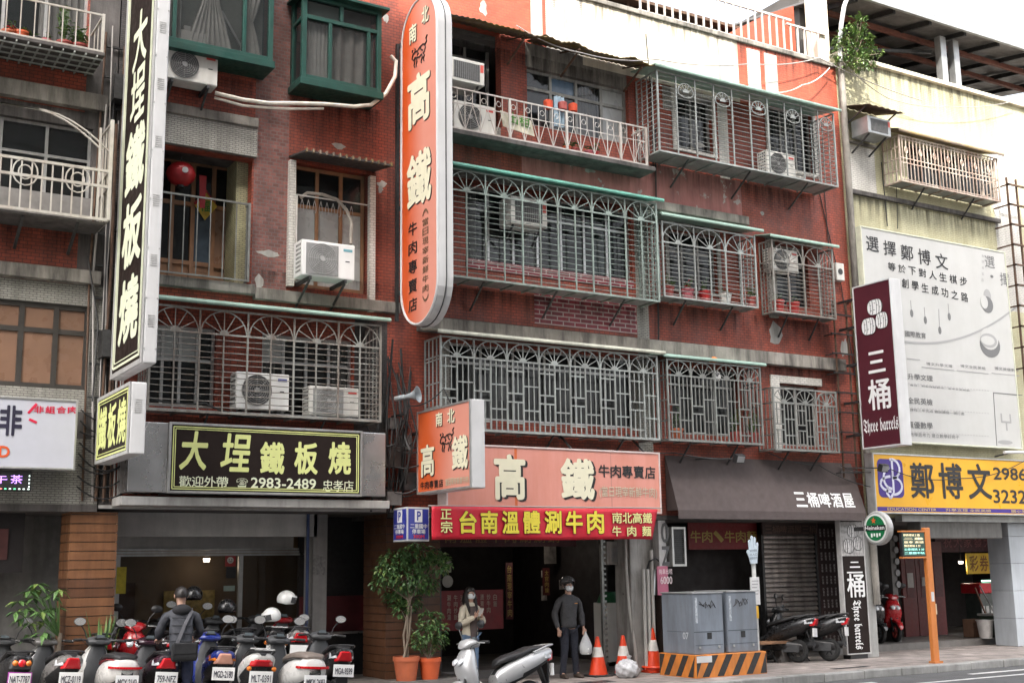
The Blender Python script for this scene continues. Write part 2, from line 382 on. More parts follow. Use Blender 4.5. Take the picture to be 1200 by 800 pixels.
for x0 in (14.6, 19.3, 22.0):
    g.add([(x0, -2.95, .004), (x0+2.2, -2.95, .004), (x0+2.2, -2.8, .004), (x0, -2.8, .004)], [(0, 1, 2, 3)], paint_w)
g.add([(12, -3.55, .004), (60, -3.55, .004), (60, -3.43, .004), (12, -3.43, .004)], [(0, 1, 2, 3)], paint_w)
structure(g, 'road_marking')
for (x_, y_, a_, c_) in ((17.6, -1.55, .9, .16), (12.2, -.85, .8, .3), (8.2, -1.2, .6, .3)):
    g = MB(); g.box(x_-a_/2, x_+a_/2, y_-c_/2, y_+c_/2, ZS, ZS+.004, dark_metal); structure(g, 'drain_cover')

# ---- building across the street: it stands behind the camera and shades the lower facades
t = thing('building', 'tall plain apartment block on the opposite side of the street', 'building')
g = MB(); g.box(-14, 9.5, -36, -22, 0, 39.4, conc_light); g.build('tower', t)
g = MB(); g.box(9.8, 23, -36, -22, 0, 37.8, grey_tile); g.build('wing', t)
g = MB()
for k in range(9):
    for i in range(7):
        g.box(-13+i*3.2, -11.4+i*3.2, -22.0, -21.9, 4+k*3.2, 5.7+k*3.2, pane_b)
g.build('window_row', t)

# ================================================================ building helpers
def wall(parent, name, x0, x1, z0, z1, holes, m, y=0., th=.2, zones=()):
    xs = sorted({x0, x1, *[h[0] for h in holes], *[h[1] for h in holes], *[q[0] for q in zones], *[q[1] for q in zones]})
    zs = sorted({z0, z1, *[h[2] for h in holes], *[h[3] for h in holes], *[q[2] for q in zones], *[q[3] for q in zones]})
    xs = [x for x in xs if x0 <= x <= x1]; zs = [z for z in zs if z0 <= z <= z1]
    nx, nz = len(xs)-1, len(zs)-1
    def solid(i, j):
        if not (0 <= i < nx and 0 <= j < nz): return None
        cx, cz = (xs[i]+xs[i+1])/2, (zs[j]+zs[j+1])/2
        for h in holes:
            if h[0] < cx < h[1] and h[2] < cz < h[3]: return None
        for q in zones:
            if q[0] < cx < q[1] and q[2] < cz < q[3]: return q[4]
        return m
    b = MB()
    for i in range(nx):
        for j in range(nz):
            mm = solid(i, j)
            if mm is None: continue
            a, c, d, e = xs[i], xs[i+1], zs[j], zs[j+1]
            b.add([(a, y, d), (c, y, d), (c, y, e), (a, y, e)], [(0, 1, 2, 3)], mm)
            b.add([(a, y+th, d), (c, y+th, d), (c, y+th, e), (a, y+th, e)], [(3, 2, 1, 0)], mm)
            for di, dj, q in ((-1, 0, [(a, y, d), (a, y, e), (a, y+th, e), (a, y+th, d)]), (1, 0, [(c, y, d), (c, y+th, d), (c, y+th, e), (c, y, e)]),
                              (0, -1, [(a, y, d), (a, y+th, d), (c, y+th, d), (c, y, d)]), (0, 1, [(a, y, e), (c, y, e), (c, y+th, e), (a, y+th, e)])):
                if solid(i+di, j+dj) is None: b.add(q, [(0, 1, 2, 3)], mm)
    return b.build(name, parent)
def slab(parent, name, x0, x1, y0, y1, z0, z1, m, bevel=.012):
    b = MB(); b.box(x0, x1, y0, y1, z0, z1, m); return b.build(name, parent, bevel=bevel)
def window(parent, x0, x1, z0, z1, y=.1, cols=2, rows=(1.,), fm=alu, pm=pane_m, fw=.045, curtain=None, special=None, blind=None):
    """a window: its frame is the part, pane and curtain are sub-parts"""
    b = MB(); d = .05; yy = y
    zsplit = [z0]; tot = sum(rows)
    for r in rows: zsplit.append(zsplit[-1]+(z1-z0)*r/tot)
    xsplit = [x0+(x1-x0)*i/cols for i in range(cols+1)]
    b.box(x0, x1, yy, yy+d, z0, z0+fw, fm); b.box(x0, x1, yy, yy+d, z1-fw, z1, fm)
    for k, x in enumerate(xsplit):
        xx = min(max(x-fw/2, x0), x1-fw)
        b.box(xx, xx+fw, yy-.003, yy+d+.003, z0+.001, z1-.001, fm)
    for z in zsplit[1:-1]: b.box(x0+fw, x1-fw, yy-.002, yy+d, z-fw/2, z+fw/2, fm)
    f = b.build('window', parent)
    p = MB()
    for i in range(cols):
        for j in range(len(rows)):
            pm2 = (special or {}).get((i, j), pm); off = .012*(i % 2)
            p.add([(xsplit[i]+.01, yy+.02+off, zsplit[j]+.01), (xsplit[i+1]-.01, yy+.02+off, zsplit[j]+.01), (xsplit[i+1]-.01, yy+.02+off, zsplit[j+1]-.01), (xsplit[i]+.01, yy+.02+off, zsplit[j+1]-.01)], [(0, 1, 2, 3)], pm2)
    p.build('pane', f)
    if curtain:
        for (a, c, m_, drop) in curtain:
            cloth(f, x0+(x1-x0)*a, x0+(x1-x0)*c, z0+(z1-z0)*drop, z1-.03, yy+.16, m_)
    return f
def cloth(parent, x0, x1, z0, z1, y, m, waves=7, tie=None, name='curtain', amp=.025):
    n = max(12, int((x1-x0)/.025)); vs = []; fs = []; rows = 10
    for j in range(rows+1):
        q = j/rows; z = z1+(z0-z1)*q
        for i in range(n+1):
            p_ = i/n; x = x0+(x1-x0)*p_
            if tie is not None:
                tx, tq, tw = tie; k = abs(q-tq)
                s = tw+(1-tw)*min(1, (k/max(tq, 1-tq)*1.6))**.8
                x = x0+(x1-x0)*(tx+(p_-tx)*s)
            vs.append((x, y+amp*math.sin(p_*waves*2*PI+q*.7)*(1+.3*math.sin(p_*31)), z))
    for j in range(rows):
        for i in range(n): fs.append((j*(n+1)+i, j*(n+1)+i+1, (j+1)*(n+1)+i+1, (j+1)*(n+1)+i))
    b = MB(); b.add(vs, fs, m, True); return b.build(name, parent, sharp=80)
def surround(parent, x0, x1, z0, z1, wd, m, y=0., out=.035, bottom=True, top=True):
    b = MB()
    b.box(x0-wd, x0, y-out, y+.003, z0, z1, m); b.box(x1, x1+wd, y-out, y+.003, z0, z1, m)
    if top: b.box(x0-wd, x1+wd, y-out-.002, y+.004, z1, z1+wd, m)
    if bottom: b.box(x0-wd, x1+wd, y-out-.002, y+.004, z0-wd*.7, z0, m)
    return b.build('window_surround', parent)
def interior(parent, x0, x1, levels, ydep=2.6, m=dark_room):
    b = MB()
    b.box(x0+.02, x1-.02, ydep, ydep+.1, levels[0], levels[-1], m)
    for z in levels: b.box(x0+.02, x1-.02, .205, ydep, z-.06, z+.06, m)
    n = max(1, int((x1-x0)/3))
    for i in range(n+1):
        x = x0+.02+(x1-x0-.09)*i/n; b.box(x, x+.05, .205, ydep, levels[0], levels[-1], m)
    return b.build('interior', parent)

# ================================================================ building at the left edge
XA, XB, XC, XD = 4.12, 8.95, 19.93, 30.
b1 = thing('apartment_building', 'red tiled apartment building at the left edge with brown tinted windows', 'building')
h1 = [(1.2, 3.62, 10.02, 12.2), (1.2, 3.78, 7.35, 8.75), (1.0, 3.88, 4.72, 5.98)]
wall(b1, 'wall', -3., XA-.02, 3.05, 14, h1, red_tile, zones=[(-3, XA, 4.4, 6.30, grey_tile), (3.64, XA, 4, 14, conc_dark), (-3., XA, 8.62, 9.0, conc_dark), (-3, XA, 3.05, 4.4, grey_tile)])
interior(b1, -3, XA-.02, (3.05, 6.3, 9.1, 12.3, 14))
slab(b1, 'ledge', -3, 3.95, -.14, -.003, 9.02, 9.28, concrete)
slab(b1, 'ledge', -3, 3.97, -.16, -.003, 6.30, 6.50, concrete)
window(b1, 1.2, 3.62, 10.02, 12.2, .1, 4, (1.4, .6), alu, curtain=[(.15, .4, cloth_w, 0), (.72, 1., cloth_w, 0)])
window(b1, 1.2, 3.78, 7.35, 8.75, .1, 4, (1., .55), alu)
window(b1, 1.0, 3.88, 4.72, 5.98, .05, 6, (1.3, .62), mat('dark bronze frame', (.055, .05, .045), .5, .4), pane_b, fw=.075)
slab(b1, 'balcony_floor', -1, 3.72, -.85, -.004, 9.60, 9.66, conc_dark)
b = MB()
for x in np.arange(1.2, 3.7, .16): b.box(x, x+.02, -.85, -.02, 9.57, 9.598, grille_m)
for y in np.arange(-.8, -.05, .2): b.box(1.2, 3.70, y, y+.02, 9.545, 9.568, grille_m)
b.build('floor_grate', b1)
b = MB()                                                                         # ground floor
b.box(-3, XA-.02, 1.6, 1.75, ZA, 3.0, mat('grey shop wall', (.20, .195, .185), .8, var=.2, dirt=.4)); b.build('shop_wall', b1)
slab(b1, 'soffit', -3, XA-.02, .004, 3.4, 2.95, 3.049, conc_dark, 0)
b = MB(); b.box(-3, XA-.9, .6, .7, 2.1, 2.95, mat('dark shop header', (.018, .014, .014), .6)); b.build('shop_header', b1)
b = MB(); b.box(2.4, 3.0, .57, .597, 2.28, 2.72, mat('maroon menu panel', (.09, .03, .028), .5, var=.3, scale=5)); b.build('menu_panel', b1)
b = MB(); b.box(2.15, 2.38, 1.57, 1.598, 1.35, 1.85, black); b.box(2.18, 2.35, 1.562, 1.569, 1.40, 1.80, mat('pale blue notice', (.22, .33, .45), .5, var=.4, scale=14)); b.build('notice_board', b1)

# ================================================================ second building (teppanyaki house)
b2 = thing('apartment_building', 'red tiled apartment building with two green bay windows above the teppanyaki shop', 'building')
sh = rect(195, 135, 298, 185); op = (4.86, 6.31, 6.56, 8.68); wn = rect(345, 190, 430, 345)
h2 = [op, wn, (4.72, 5.80, 4.55, 5.82), (6.55, 8.12, 4.5, 5.82), (4.75, 6.2, 10.2, 12.2), (6.95, 8.1, 10.1, 11.2)]
wall(b2, 'wall', XA, XB, 3.05, 14, h2, red_tile, zones=[(6.34, 6.93, 6.5, 14, brown_tile), (4.3, 4.86, 6.5, 9.2, grey_tile), (XA, 4.3, 3, 14, dark_tile), (8.15, 8.75, 3.2, 6.2, dark_tile)])
interior(b2, XA, XB, (3.05, 6.4, 9.2, 12.2, 14))
slab(b2, 'ledge', 4.5, 6.36, -.13, -.003, 9.2, 9.36, concrete)
b = MB(); b.box(4.5, 6.36, -.09, -.003, 8.70, 9.197, grey_tile); b.build('shutter_box', b2, bevel=.01)
slab(b2, 'ledge', 4.3, 6.36, -.15, -.003, 6.40, 6.56, concrete); slab(b2, 'ledge', 6.362, XB-.01, -.13, -.003, 6.34, 6.53, concrete)
# recessed wooden door with panes behind the balcony rail
wood_f = mat('orange brown wood frame', (.27, .135, .065), .6, var=.25, scale=5, dirt=.3)
window(b2, 4.88, 6.25, 6.60, 8.75, .72, 4, (.5, 1.2, .9), wood_f, pane_m, fw=.07, special={(3, 1): pane_b, (2, 1): mat('bluish pane', (.06, .085, .11), .15, alpha=.9), (3, 0): wood_f, (2, 0): wood_f, (1, 0): wood_f, (0, 0): wood_f})
b = MB(); b.box(6.12, 6.33, .205, .72, 6.47, 8.9, mat('yellowish tile', (.40, .38, .22), .6, brick=(.10, .034, .006, (.2, .19, .12), .05), dirt=.3)); b.box(4.70, 4.84, .205, .72, 6.47, 8.9, grey_tile); b.box(4.7, 6.33, .205, .95, 8.72, 8.95, conc_dark); b.box(4.7, 6.33, .205, .95, 6.42, 6.58, concrete); b.build('door_jamb', b2)
window(b2, wn[0]+.02, wn[1]-.02, wn[2]+.02, wn[3]-.02, .1, 3, (1.25, .62), wood_f, pane_w, fw=.06, special={(0, 1): pane_m, (1, 1): pane_m, (2, 1): pane_m})
b = MB(); b.box(wn[0]-.11, wn[0], -.10, .004, wn[2]-.02, wn[3], white_tile); b.box(wn[1], wn[1]+.11, -.10, .004, wn[2]-.3, wn[3]-.05, white_tile)
b.build('window_surround', b2, bevel=.006)
b = MB(); b.prism([(-.75, 0), (0, .12), (0, .15), (-.75, .03)], (wn[0]-.1, 0, wn[3]-.06), (0, 1, 0), UZ, (wn[1]-wn[0]+.22, 0, 0), mat('shade darkened awning sheet', (.035, .032, .03), .8, var=.4)); b.build('window_awning', b2)  # shade of the underside is put into the sheet's dark colour
for k_ in range(14): slab(b2, 'awning_rib', wn[0]-.09+k_*(wn[1]-wn[0]+.17)/13, wn[0]-.065+k_*(wn[1]-wn[0]+.17)/13, -.77, -.7, wn[3]-.06, wn[3]-.0, corr, 0)
slab(b2, 'canopy_slab', 4.3, 8.55, -.55, .0-.004, 3.02, 3.15, mat('pale grey canopy', (.42, .41, .39), .7, var=.12, dirt=.35))
window(b2, 4.72, 5.80, 4.55, 5.82, .09, 4, (1., .7), alu, special={(1, 1): pane_w, (2, 1): pane_w, (0, 1): pane_w})
window(b2, 6.55, 8.12, 4.5, 5.82, .09, 4, (1., .5), alu, curtain=[(.0, .2, cloth_w, 0), (.78, 1., cloth_w, .1)], special={(0, 1): pane_w})
for (xa, xb, za, zb, l) in ((4.60, P(320, 60, -.55)[0], P(318, 72, -.55)[1], 12.4, 0), (P(354, 60, -.55)[0], P(447, 100, -.55)[0], P(446, 109, -.55)[1], P(446, 14, -.55)[1], 1)):                 # bay windows in green frames
    b = MB(); y0 = -.55; fw = .08
    b.box(xa-.03, xb+.03, y0-.03, -.004, za-.12, za, green_frame); b.box(xa-.08, xb+.1, y0-.12, -.004, zb, zb+.05, green_frame)
    for x in (xa, xb-fw): b.box(x, x+fw, y0, y0+fw, za+.001, zb-.001, green_frame)
    for x in (xa, xb-fw): b.box(x+.002, x+fw-.002, -.09, -.005, za+.001, zb-.001, green_frame)
    n = 4 if l == 0 else 3
    xs_ = [xa+(xb-xa)*q for q in ([.1, .72] if l == 0 else [.33, .82])]
    zm = zb-.42 if l else za+1.45
    b.box(xa+fw, xb-fw, y0+.004, y0+fw-.01, zm, zm+.07, green_frame); b.box(xa+fw, xb-fw, y0+.005, y0+fw, za+.002, za+.07, green_frame); b.box(xa+fw, xb-fw, y0+.005, y0+fw, zb-.07, zb-.002, green_frame)
    for x in xs_: b.box(x, x+.06, y0+.008, y0+fw-.004, za+.07, zm, green_frame)
    if l: b.box(xa+(xb-xa)*.47, xa+(xb-xa)*.47+.06, y0+.008, y0+fw-.004, zm+.07, zb-.07, green_frame)
    for x in (xa+.012, xb-.06): b.box(x, x+.05, y0+fw, -.09, zm, zm+.06, green_frame); b.box(x, x+.05, y0+fw, -.09, za+.001, za+.06, green_frame)
    f = b.build('bay_window', b2, bevel=.006)
    p = MB(); pg = pane_m
    p.add([(xa+.05, y0+.05, za), (xb-.05, y0+.05, za), (xb-.05, y0+.05, zb), (xa+.05, y0+.05, zb)], [(0, 1, 2, 3)], pane_m)
    for x in (xa+.04, xb-.04): p.add([(x, y0+.05, za), (x, -.05, za), (x, -.05, zb), (x, y0+.05, zb)], [(0, 1, 2, 3)], pane_m)
    p.build('pane', f)
    b = MB(); b.box(xa+.1, xb-.1, -.3, -.27, za, zb, mat('bay back wall', (.16, .17, .155), .8)); 
    if l == 0: b.box(xa+.35, xa+.75, -.42, -.32, za+.02, za+.28, ac_white); b.box(xa+.4, xa+.5, -.42, -.34, za+.281, za+.36, cloth_w); b.bar((xa+1.0, -.38, za+.75), (xa+1.45, -.36, za+.05), .04, alu)
    b.build('shelf', f)
    if l == 0:
        cloth(f, xa+.02, xa+.35, za+.02, zb, y0+.14, cloth_w, 5); cloth(f, xa+.42, xa+1.22, za+.0, zb+.5, y0+.14, cloth_w, 8, tie=(.5, .62, .16)); cloth(f, xa+1.28, xb-.06, za, zb, y0+.14, cloth_w, 4, tie=(.3, .7, .3))
    else:
        cloth(f, xa+.09, xa+.52, za+.03, zm, y0+.12, cloth_w, 6, amp=.015); cloth(f, xa+.56, xa+1.2, za+.06, zm, y0+.12, mat('grey beige curtain', (.36, .34, .31), .9, var=.2, scale=3), 3, amp=.03); cloth(f, xa+1.25, xb-.12, za+.03, zm, y0+.1, cloth_w, 3)
        b = MB(); b.box(xa+.1, xa+.75, y0+.09, y0+.1, zm+.07, zb-.08, pane_g); b.build('shade', f)
slab(b2, 'soffit', XA, XB, .004, 3.4, 3.0, 3.049, mat('grey arcade soffit', (.46, .45, .43), .8, var=.1, dirt=.3), 0)

# ================================================================ third building (beef restaurant and beer house)
b3 = thing('apartment_building', 'long red tiled apartment building with caged balconies over the beef restaurant', 'building')
w4a = rect(529, 25, 588, 150); w4b = rect(617, 78, 738, 170); w4c = rect(790, 108, 836, 182); w4d = rect(899, 122, 955, 205)
w3a = rect(545, 215, 742, 338); w3b = rect(782, 268, 842, 345); w3c = rect(907, 285, 950, 362)
w2a = rect(527, 400, 748, 502); w2b = rect(786, 428, 868, 512); w2c = rect(913, 450, 962, 524)
h3 = [w4a, w4b, w4c, w4d, w3a, w3b, w3c, w2a, w2b, w2c]
px_ = lambda x, y: P(x, y)[0]
zA, zB = 9.18, 9.9
Z3 = [(11.5, 16.9, 9.02, 9.95, pink_peel), (XB, 12.1, 11.9, 13.1, sunlit_tile), (12.1, 12.95, 11.9, 13.1, white_tile),
      (12.95, 17.0, 11.72, 13.1, cream_plaster), (17.0, XC, 11.72, 13.1, sunlit_tile), (11.72, 14.05, 6.45, 7.05, magenta_brick),
      (14.06, 14.35, 3.2, 9.9, grey_tile), (10.6, 11.05, 9.9, 11.9, grey_tile), (11.05, 11.45, 9.9, 11.9, red_tile2), (w4b[0]-.02, 14.0, w4b[3], 11.9, concrete),
      (16.6, XC, 9.0, 9.95, red_tile), (XB, 11.5, 9.02, 9.95, red_tile2), (w2a[0]-.18, w2a[0], 4.2, 5.95, grey_tile), (16.35, 16.62, 9.95, 11.6, white_tile), (18.3, 18.75, 10, 11.6, white_tile), (14.9, 16.3, 11.2, 11.7, grey_tile),
      (w2a[1], 14.06, 4.2, 5.95, grey_tile), (14.36, 16.1, 8.72, 9.1, conc_light)]
wall(b3, 'wall', XB, XC, 3.0, 13.1, h3, red_tile, zones=Z3)
b = MB(); b.box(XC-.2, XC-.003, .21, 9, 3, 13.1, red_tile); b.box(XB+.005, XB+.2, .21, 9, 13.9, 13.95, red_tile); b.build('side_wall', b3)
interior(b3, XB, XC-.2, (3.0, 6.2, 9.1, 11.8))
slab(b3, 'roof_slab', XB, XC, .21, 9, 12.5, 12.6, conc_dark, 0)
slab(b3, 'ledge', 9.3, 14.05, -.14, -.003, 9.0+.62, 9.0+.72, conc_dark); 
slab(b3, 'ledge', 9.25, 16.95, -.15, -.003, 8.98, 9.16, concrete)
slab(b3, 'ledge', 9.3, 19.5, -.16, -.003, 6.08, 6.34, concrete)
slab(b3, 'coping', XB+.01, XC, -.05, .25, 13.102, 13.2, concrete)
# parapet strips where tile and plaster alternate
b = MB()
for (xa, xb, m_) in ((11.75, 12.0, conc_light), (12.45, 12.75, conc_light), (16.45, 16.85, conc_light), (17.25, 17.6, white_tile), (17.75, 18.1, conc_light)):
    b = MB(); b.box(xa, xb, -.03, -.003, 11.92, 13.0, m_); b.build('parapet_pilaster', b3)
gw = mat('grey weathered window frame', (.33, .33, .31), .6, .2, var=.2, dirt=.4)
window(b3, *w4b, .1, 4, (1.5, .72), gw, pane_m, fw=.06, curtain=[(.52, .74, cloth_w, 0), (.76, .97, cloth_w, .1)], special={(1, 1): mat('blue pane', (.10, .17, .26), .2, alpha=.9), (3, 1): pane_w, (3, 0): pane_w})
window(b3, *w4a, .45, 2, (1.6, .5), gw, pane_m, fw=.06)
window(b3, *w4c, .1, 2, (1., ), gw, pane_m, curtain=[(.5, .98, cloth_w, 0)]); window(b3, *w4d, .1, 3, (1.,), gw, pane_m, curtain=[(0.3, .7, cloth_w, 0)])
window(b3, *w3a, .1, 7, (1.6, .6), alu, pane_m, curtain=[(.0, .1, cloth_w, 0), (.36, .44, cloth_w, 0), (.80, .9, mat('teal curtain', (.10, .17, .15), .9), 0)])
window(b3, *w3b, .1, 3, (1., .5), gw, pane_m); window(b3, *w3c, .1, 2, (1., .4), gw, pane_m)
window(b3, *w2a, .1, 6, (1.5, .5), alu, pane_m, curtain=[(.12, .17, cloth_w, .2), (.28, .31, cloth_w, .3)]); window(b3, *w2b, .1, 3, (1.4, .5), gw, pane_m); window(b3, *w2c, .1, 2, (1., .4), gw, pane_m)
for q in (w4c, w4d): surround(b3, *q, .09, white_tile)
slab(b3, 'window_surround', w3c[0]-.26, w3c[0]-.02, -.05, .004, w3c[2]-.3, w3c[3]+.12, grey_tile); slab(b3, 'window_surround', w2c[0]-.02, w2c[1]+.1, -.05, .004, w2c[3]+.02, w2c[3]+.18, white_tile); slab(b3, 'window_surround', w2c[0]-.26, w2c[0]-.022, -.05, .004, w2c[2]-.15, w2c[3]+.18, white_tile); surround(b3, *w3b, .08, grey_tile)
slab(b3, 'balcony_floor', 9.55, 14.25, -.52, -.004, 9.60, 9.69, conc_dark)
# red masonry patches behind the third floor cage
b = MB(); b.box(w3a[0], w3a[1], -.02, -.004, w3a[2]-.02, w3a[2]+.16, magenta_brick); b.build('sill_brick', b3)
# corroded awnings of the top floor
def awning(parent, x0, x1, z0, z1, dep, m, name='awning', wob=.05, corrug=.012, pitch=.12):
    n = int((x1-x0)/(pitch/4)); vs = []; fs = []; r_ = random.Random(int(x0*31)); w_ = [r_.uniform(-wob, wob) for _ in range(9)]
    for i in range(n+1):
        q = i/n; x = x0+(x1-x0)*q; k = q*8; a = int(min(k, 7)); s = w_[a]+(w_[a+1]-w_[a])*(k-a)
        c = corrug*math.sin((x-x0)/pitch*2*PI)
        vs += [(x, -.01, z1+c), (x, -dep+s*.6, z0+s+c)]
    for i in range(n): fs.append((2*i, 2*i+1, 2*i+3, 2*i+2))
    b = MB(); b.add(vs, fs, m, True); return b.build(name, parent, solid=.012, sharp=80)
awning(b3, 9.3, 11.6, 11.68, 11.95, .8, corr); awning(b3, 11.62, 14.35, 11.70, 11.92, .75, corr, wob=.09)
b = MB()
for x in (9.6, 11.2, 12.4, 13.9): b.bar((x, -.02, 11.35), (x, -.7, 11.66), .03, rust); b.bar((x, -.02, 11.84), (x, -.7, 11.66), .025, rust)
b.build('awning_bracket', b3)
# plaster patches where tiles have come off
def patch(parent, px, py, w_, h_, seed, m=conc_light):
    rr = random.Random(seed); c = P(px, py, 0); n = 11
    pts = [(w_/2*math.cos(2*PI*k/n)*rr.uniform(.55, 1.15), h_/2*math.sin(2*PI*k/n)*rr.uniform(.55, 1.15)) for k in range(n)]
    b = MB(); b.prism(pts, (c[0], -.004, c[1]), UX, UZ, (0, .003, 0), m); return b.build('plaster_patch', parent)
for k, (px, py, w_, h_) in enumerate(((397, 171, .26, .12), (448, 216, .22, .14), (446, 222, .10, .16), (316, 297, .42, .12), (304, 330, .2, .26), (452, 22, .12, .18))): patch(b2, px, py, w_, h_, k)
for k, (px, py, w_, h_) in enumerate(((908, 392, .4, .55), (566, 10, .2, .35), (640, 186, .5, .12), (690, 200, .3, .1), (820, 170, .3, .12), (846, 196, .6, .1), (990, 408, .25, .5), (893, 250, .12, .1))): patch(b3, px, py, w_, h_, 20+k)
# roof terrace: railing, shed and wall
b = MB(); 
for x in np.arange(14.45, 19.7, .21): b.box(x, x+.035, .05, .085, 13.2, 13.98 if x < 18.6 else 13.88, rail_w)
b.box(14.4, 18.7, .045, .09, 13.98, 14.03, rail_w); b.box(18.55, 19.75, .045, .09, 13.88, 13.92, rail_w); b.box(14.4, 19.75, .05, .085, 13.24, 13.27, rail_w)
b.build('roof_railing', b3)
b = MB(); b.prism([(0, 0), (3.5, 0), (3.5, 1.5), (0, 1.05)], (13.2, 1.4, 13.0), (0, 1, 0), UZ, (4.9, 0, 0), dark_room); b.build('roof_shed', b3)
b = MB(); b.prism([(0, 0), (3.7, .55), (3.7, .62), (0, .07)], (12.9, 1.05, 14.05), (0, 1, 0), UZ, (5.6, 0, 0), rust); b.build('shed_roof', b3)
b = MB()
for x in (13.6, 15.0, 16.3, 17.6): b.box(x, x+.06, 1.2, 1.26, 12.6, 14.07, rust)
b.build('shed_post', b3)
b = MB(); b.prism([(17.6, 12.6), (19.75, 12.6), (19.75, 15.0), (18.9, 14.6), (17.6, 13.8)], (0, 1.0, 0), UX, UZ, (0, .3, 0), sunlit_tile); b.build('roof_wall', b3)
b = MB(); b.box(19.60, 19.9, .1, .5, 13.21, 15.2, cream_plaster); b.build('roof_pier', b3)

# ================================================================ fourth building (yellow tiles)
b4 = thing('apartment_building', 'pale yellow tiled building with an open metal roof at the right edge', 'building')
w4y = rect(1060, 165, 1170, 235)
wall(b4, 'wall', XC+.02, XD, 3.0, 13.4, [w4y], yellow_tile, y=0., zones=[(XC+.15, 21.0, 10.3, 11.35, white_tile), (25.1, 26.0, 8.0, 12, white_tile)])
b = MB(); b.box(XC+.02, XC+.2, .21, 9, 3, 13.4, yellow_tile); b.build('side_wall', b4)
interior(b4, XC+.2, XD, (3.0, 6.2, 9.4, 12.4))
slab(b4, 'coping', XC+.02, XD, -.1, .26, 13.402, 13.5, cream_plaster)
slab(b4, 'ledge', 20.1, 25.2, -.1, -.003, 10.16, 10.26, conc_dark); slab(b4, 'ledge', 20.05, 21.05, -.09, -.003, 11.36, 11.42, concrete)
window(b4, *w4y, .1, 5, (1.2, .5), gw, pane_m)
slab(b4, 'terrace_floor', XC+.2, XD, .26, 9, 12.9, 13.0, conc_dark, 0)
b = MB(); b.box(XC+.2, XD, 5.5, 5.7, 13.0, 16.5, dark_room); b.box(XC+.2, XC+.4, 1.2, 5.5, 13.0, 15.6, dark_room); b.build('terrace_wall', b4)
roof_m = mat('dark canopy sheet', (.20, .19, .185), .6, .3, var=.25, scale=2, dirt=.4)
b = MB(); b.prism([(-.35, 0), (5.6, 1.05), (5.6, 1.10), (-.35, .05)], (XC+.05, 0, 14.86), (0, 1, 0), UZ, (XD-XC, 0, 0), roof_m); b.build('canopy_roof', b4)
b = MB(); b.box(XC+.02, XD, -.43, -.35, 14.78, 14.93, galv); b.build('gutter', b4)
b = MB()
for x in np.arange(20.4, XD, 1.25): b.prism([(-.3, 0), (5.4, 1.0), (5.4, .88), (-.3, -.12)], (x, 0, 14.84), (0, 1, 0), UZ, (.08, 0, 0), dark_metal)
for y in (.6, 1.7, 2.9, 4.2): b.box(XC+.2, XD, y, y+.1, 14.78+y*.177-.09, 14.80+y*.177, mat('red oxide purlin', (.13, .045, .03), .7, var=.4))
b.build('rafter', b4)
for x in (23.65, 24.12, 28.2):
    b = MB(); b.box(x, x+.2, .02, .2, 13.5, 14.74, galv); b.build('post', b4)
b = MB(); b.bar((20.3, .6, 13.9), (24.0, .6, 14.6), .07, dark_metal); b.build('brace', b4)
b = MB(); b.tube([(19.98, -.12, z) for z in (13.2, 11, 9, 7, 5, 3.2, 1.2)], .075, concrete, 10); b.build('drain_pipe', b4)
b = MB(); b.tube([(20.12, -.32, 14.72), (20.02, -.3, 14.5), (20.0, -.2, 14.1), (19.98, -.12, 13.6), (19.98, -.12, 13.2)], .05, sign_white, 8); b.build('gutter_spout', b4)
# weather stains under sills, ledges and cages
for q in ((b1, .5, 3.9, 8.2, 9.0), (b1, .5, 3.9, 6.5, 7.1), (b2, 4.5, 6.3, 9.4, 10.0), (b2, 6.95, 8.6, 9.0, 9.95), (b2, 6.5, 8.9, 6.54, 6.85), (b3, 9.3, 14.0, 9.17, 9.71), (b3, 14.2, 19.0, 9.2, 9.94), (b3, 9.3, 14.0, 6.36, 6.95), (b3, 14.1, 16.8, 6.36, 7.1), (b3, 17.0, 19.2, 6.4, 7.1), (b3, 14.2, 19.4, 5.2, 6.07), (b3, 9.2, 16.9, 8.2, 8.97), (b3, 9.3, 13.9, 11.0, 11.65), (b4, 20.1, 25.2, 9.3, 10.15), (b4, 20.0, 25.5, 12.3, 13.4), (b3, 12.2, 19.8, 12.2, 13.1), (b2, 8.2, 8.9, 6.6, 9.0)): streaks(*q)
# ================================================================ cages on the balconies and windows
def hbar(b, xa, xb, y, z, w, m): b.box(xa, xb, y-w*.4, y+w*.4, z-w/2, z+w/2, m)
def vbar(b, x, y, za, zb, w, m): b.box(x-w/2, x+w/2, y-w*.5, y+w*.5, za, zb, m)
def arch(b, cx, za, r, y, m, rays=5, w=.018, hub=True, full=False):
    n = 14; a1 = 2*PI if full else PI
    pts = [(cx+r*math.cos(a1*i/n), y, za+r*math.sin(a1*i/n)) for i in range(n+1)]
    for p, q in zip(pts, pts[1:]): b.bar(p, q, w, m)
    for k in range(1, rays+1):
        a = PI*k/(rays+1); c_, s_ = math.cos(a), math.sin(a)
        b.bar((cx+.06*c_, y, za+.06*s_), (cx+r*c_, y, za+r*s_), w*.75, m)
    if hub: b.prism([(.075*math.cos(PI*i/8), .075*math.sin(PI*i/8)) for i in range(9)], (cx, y-.012, za), UX, UZ, (0, .024, 0), m)
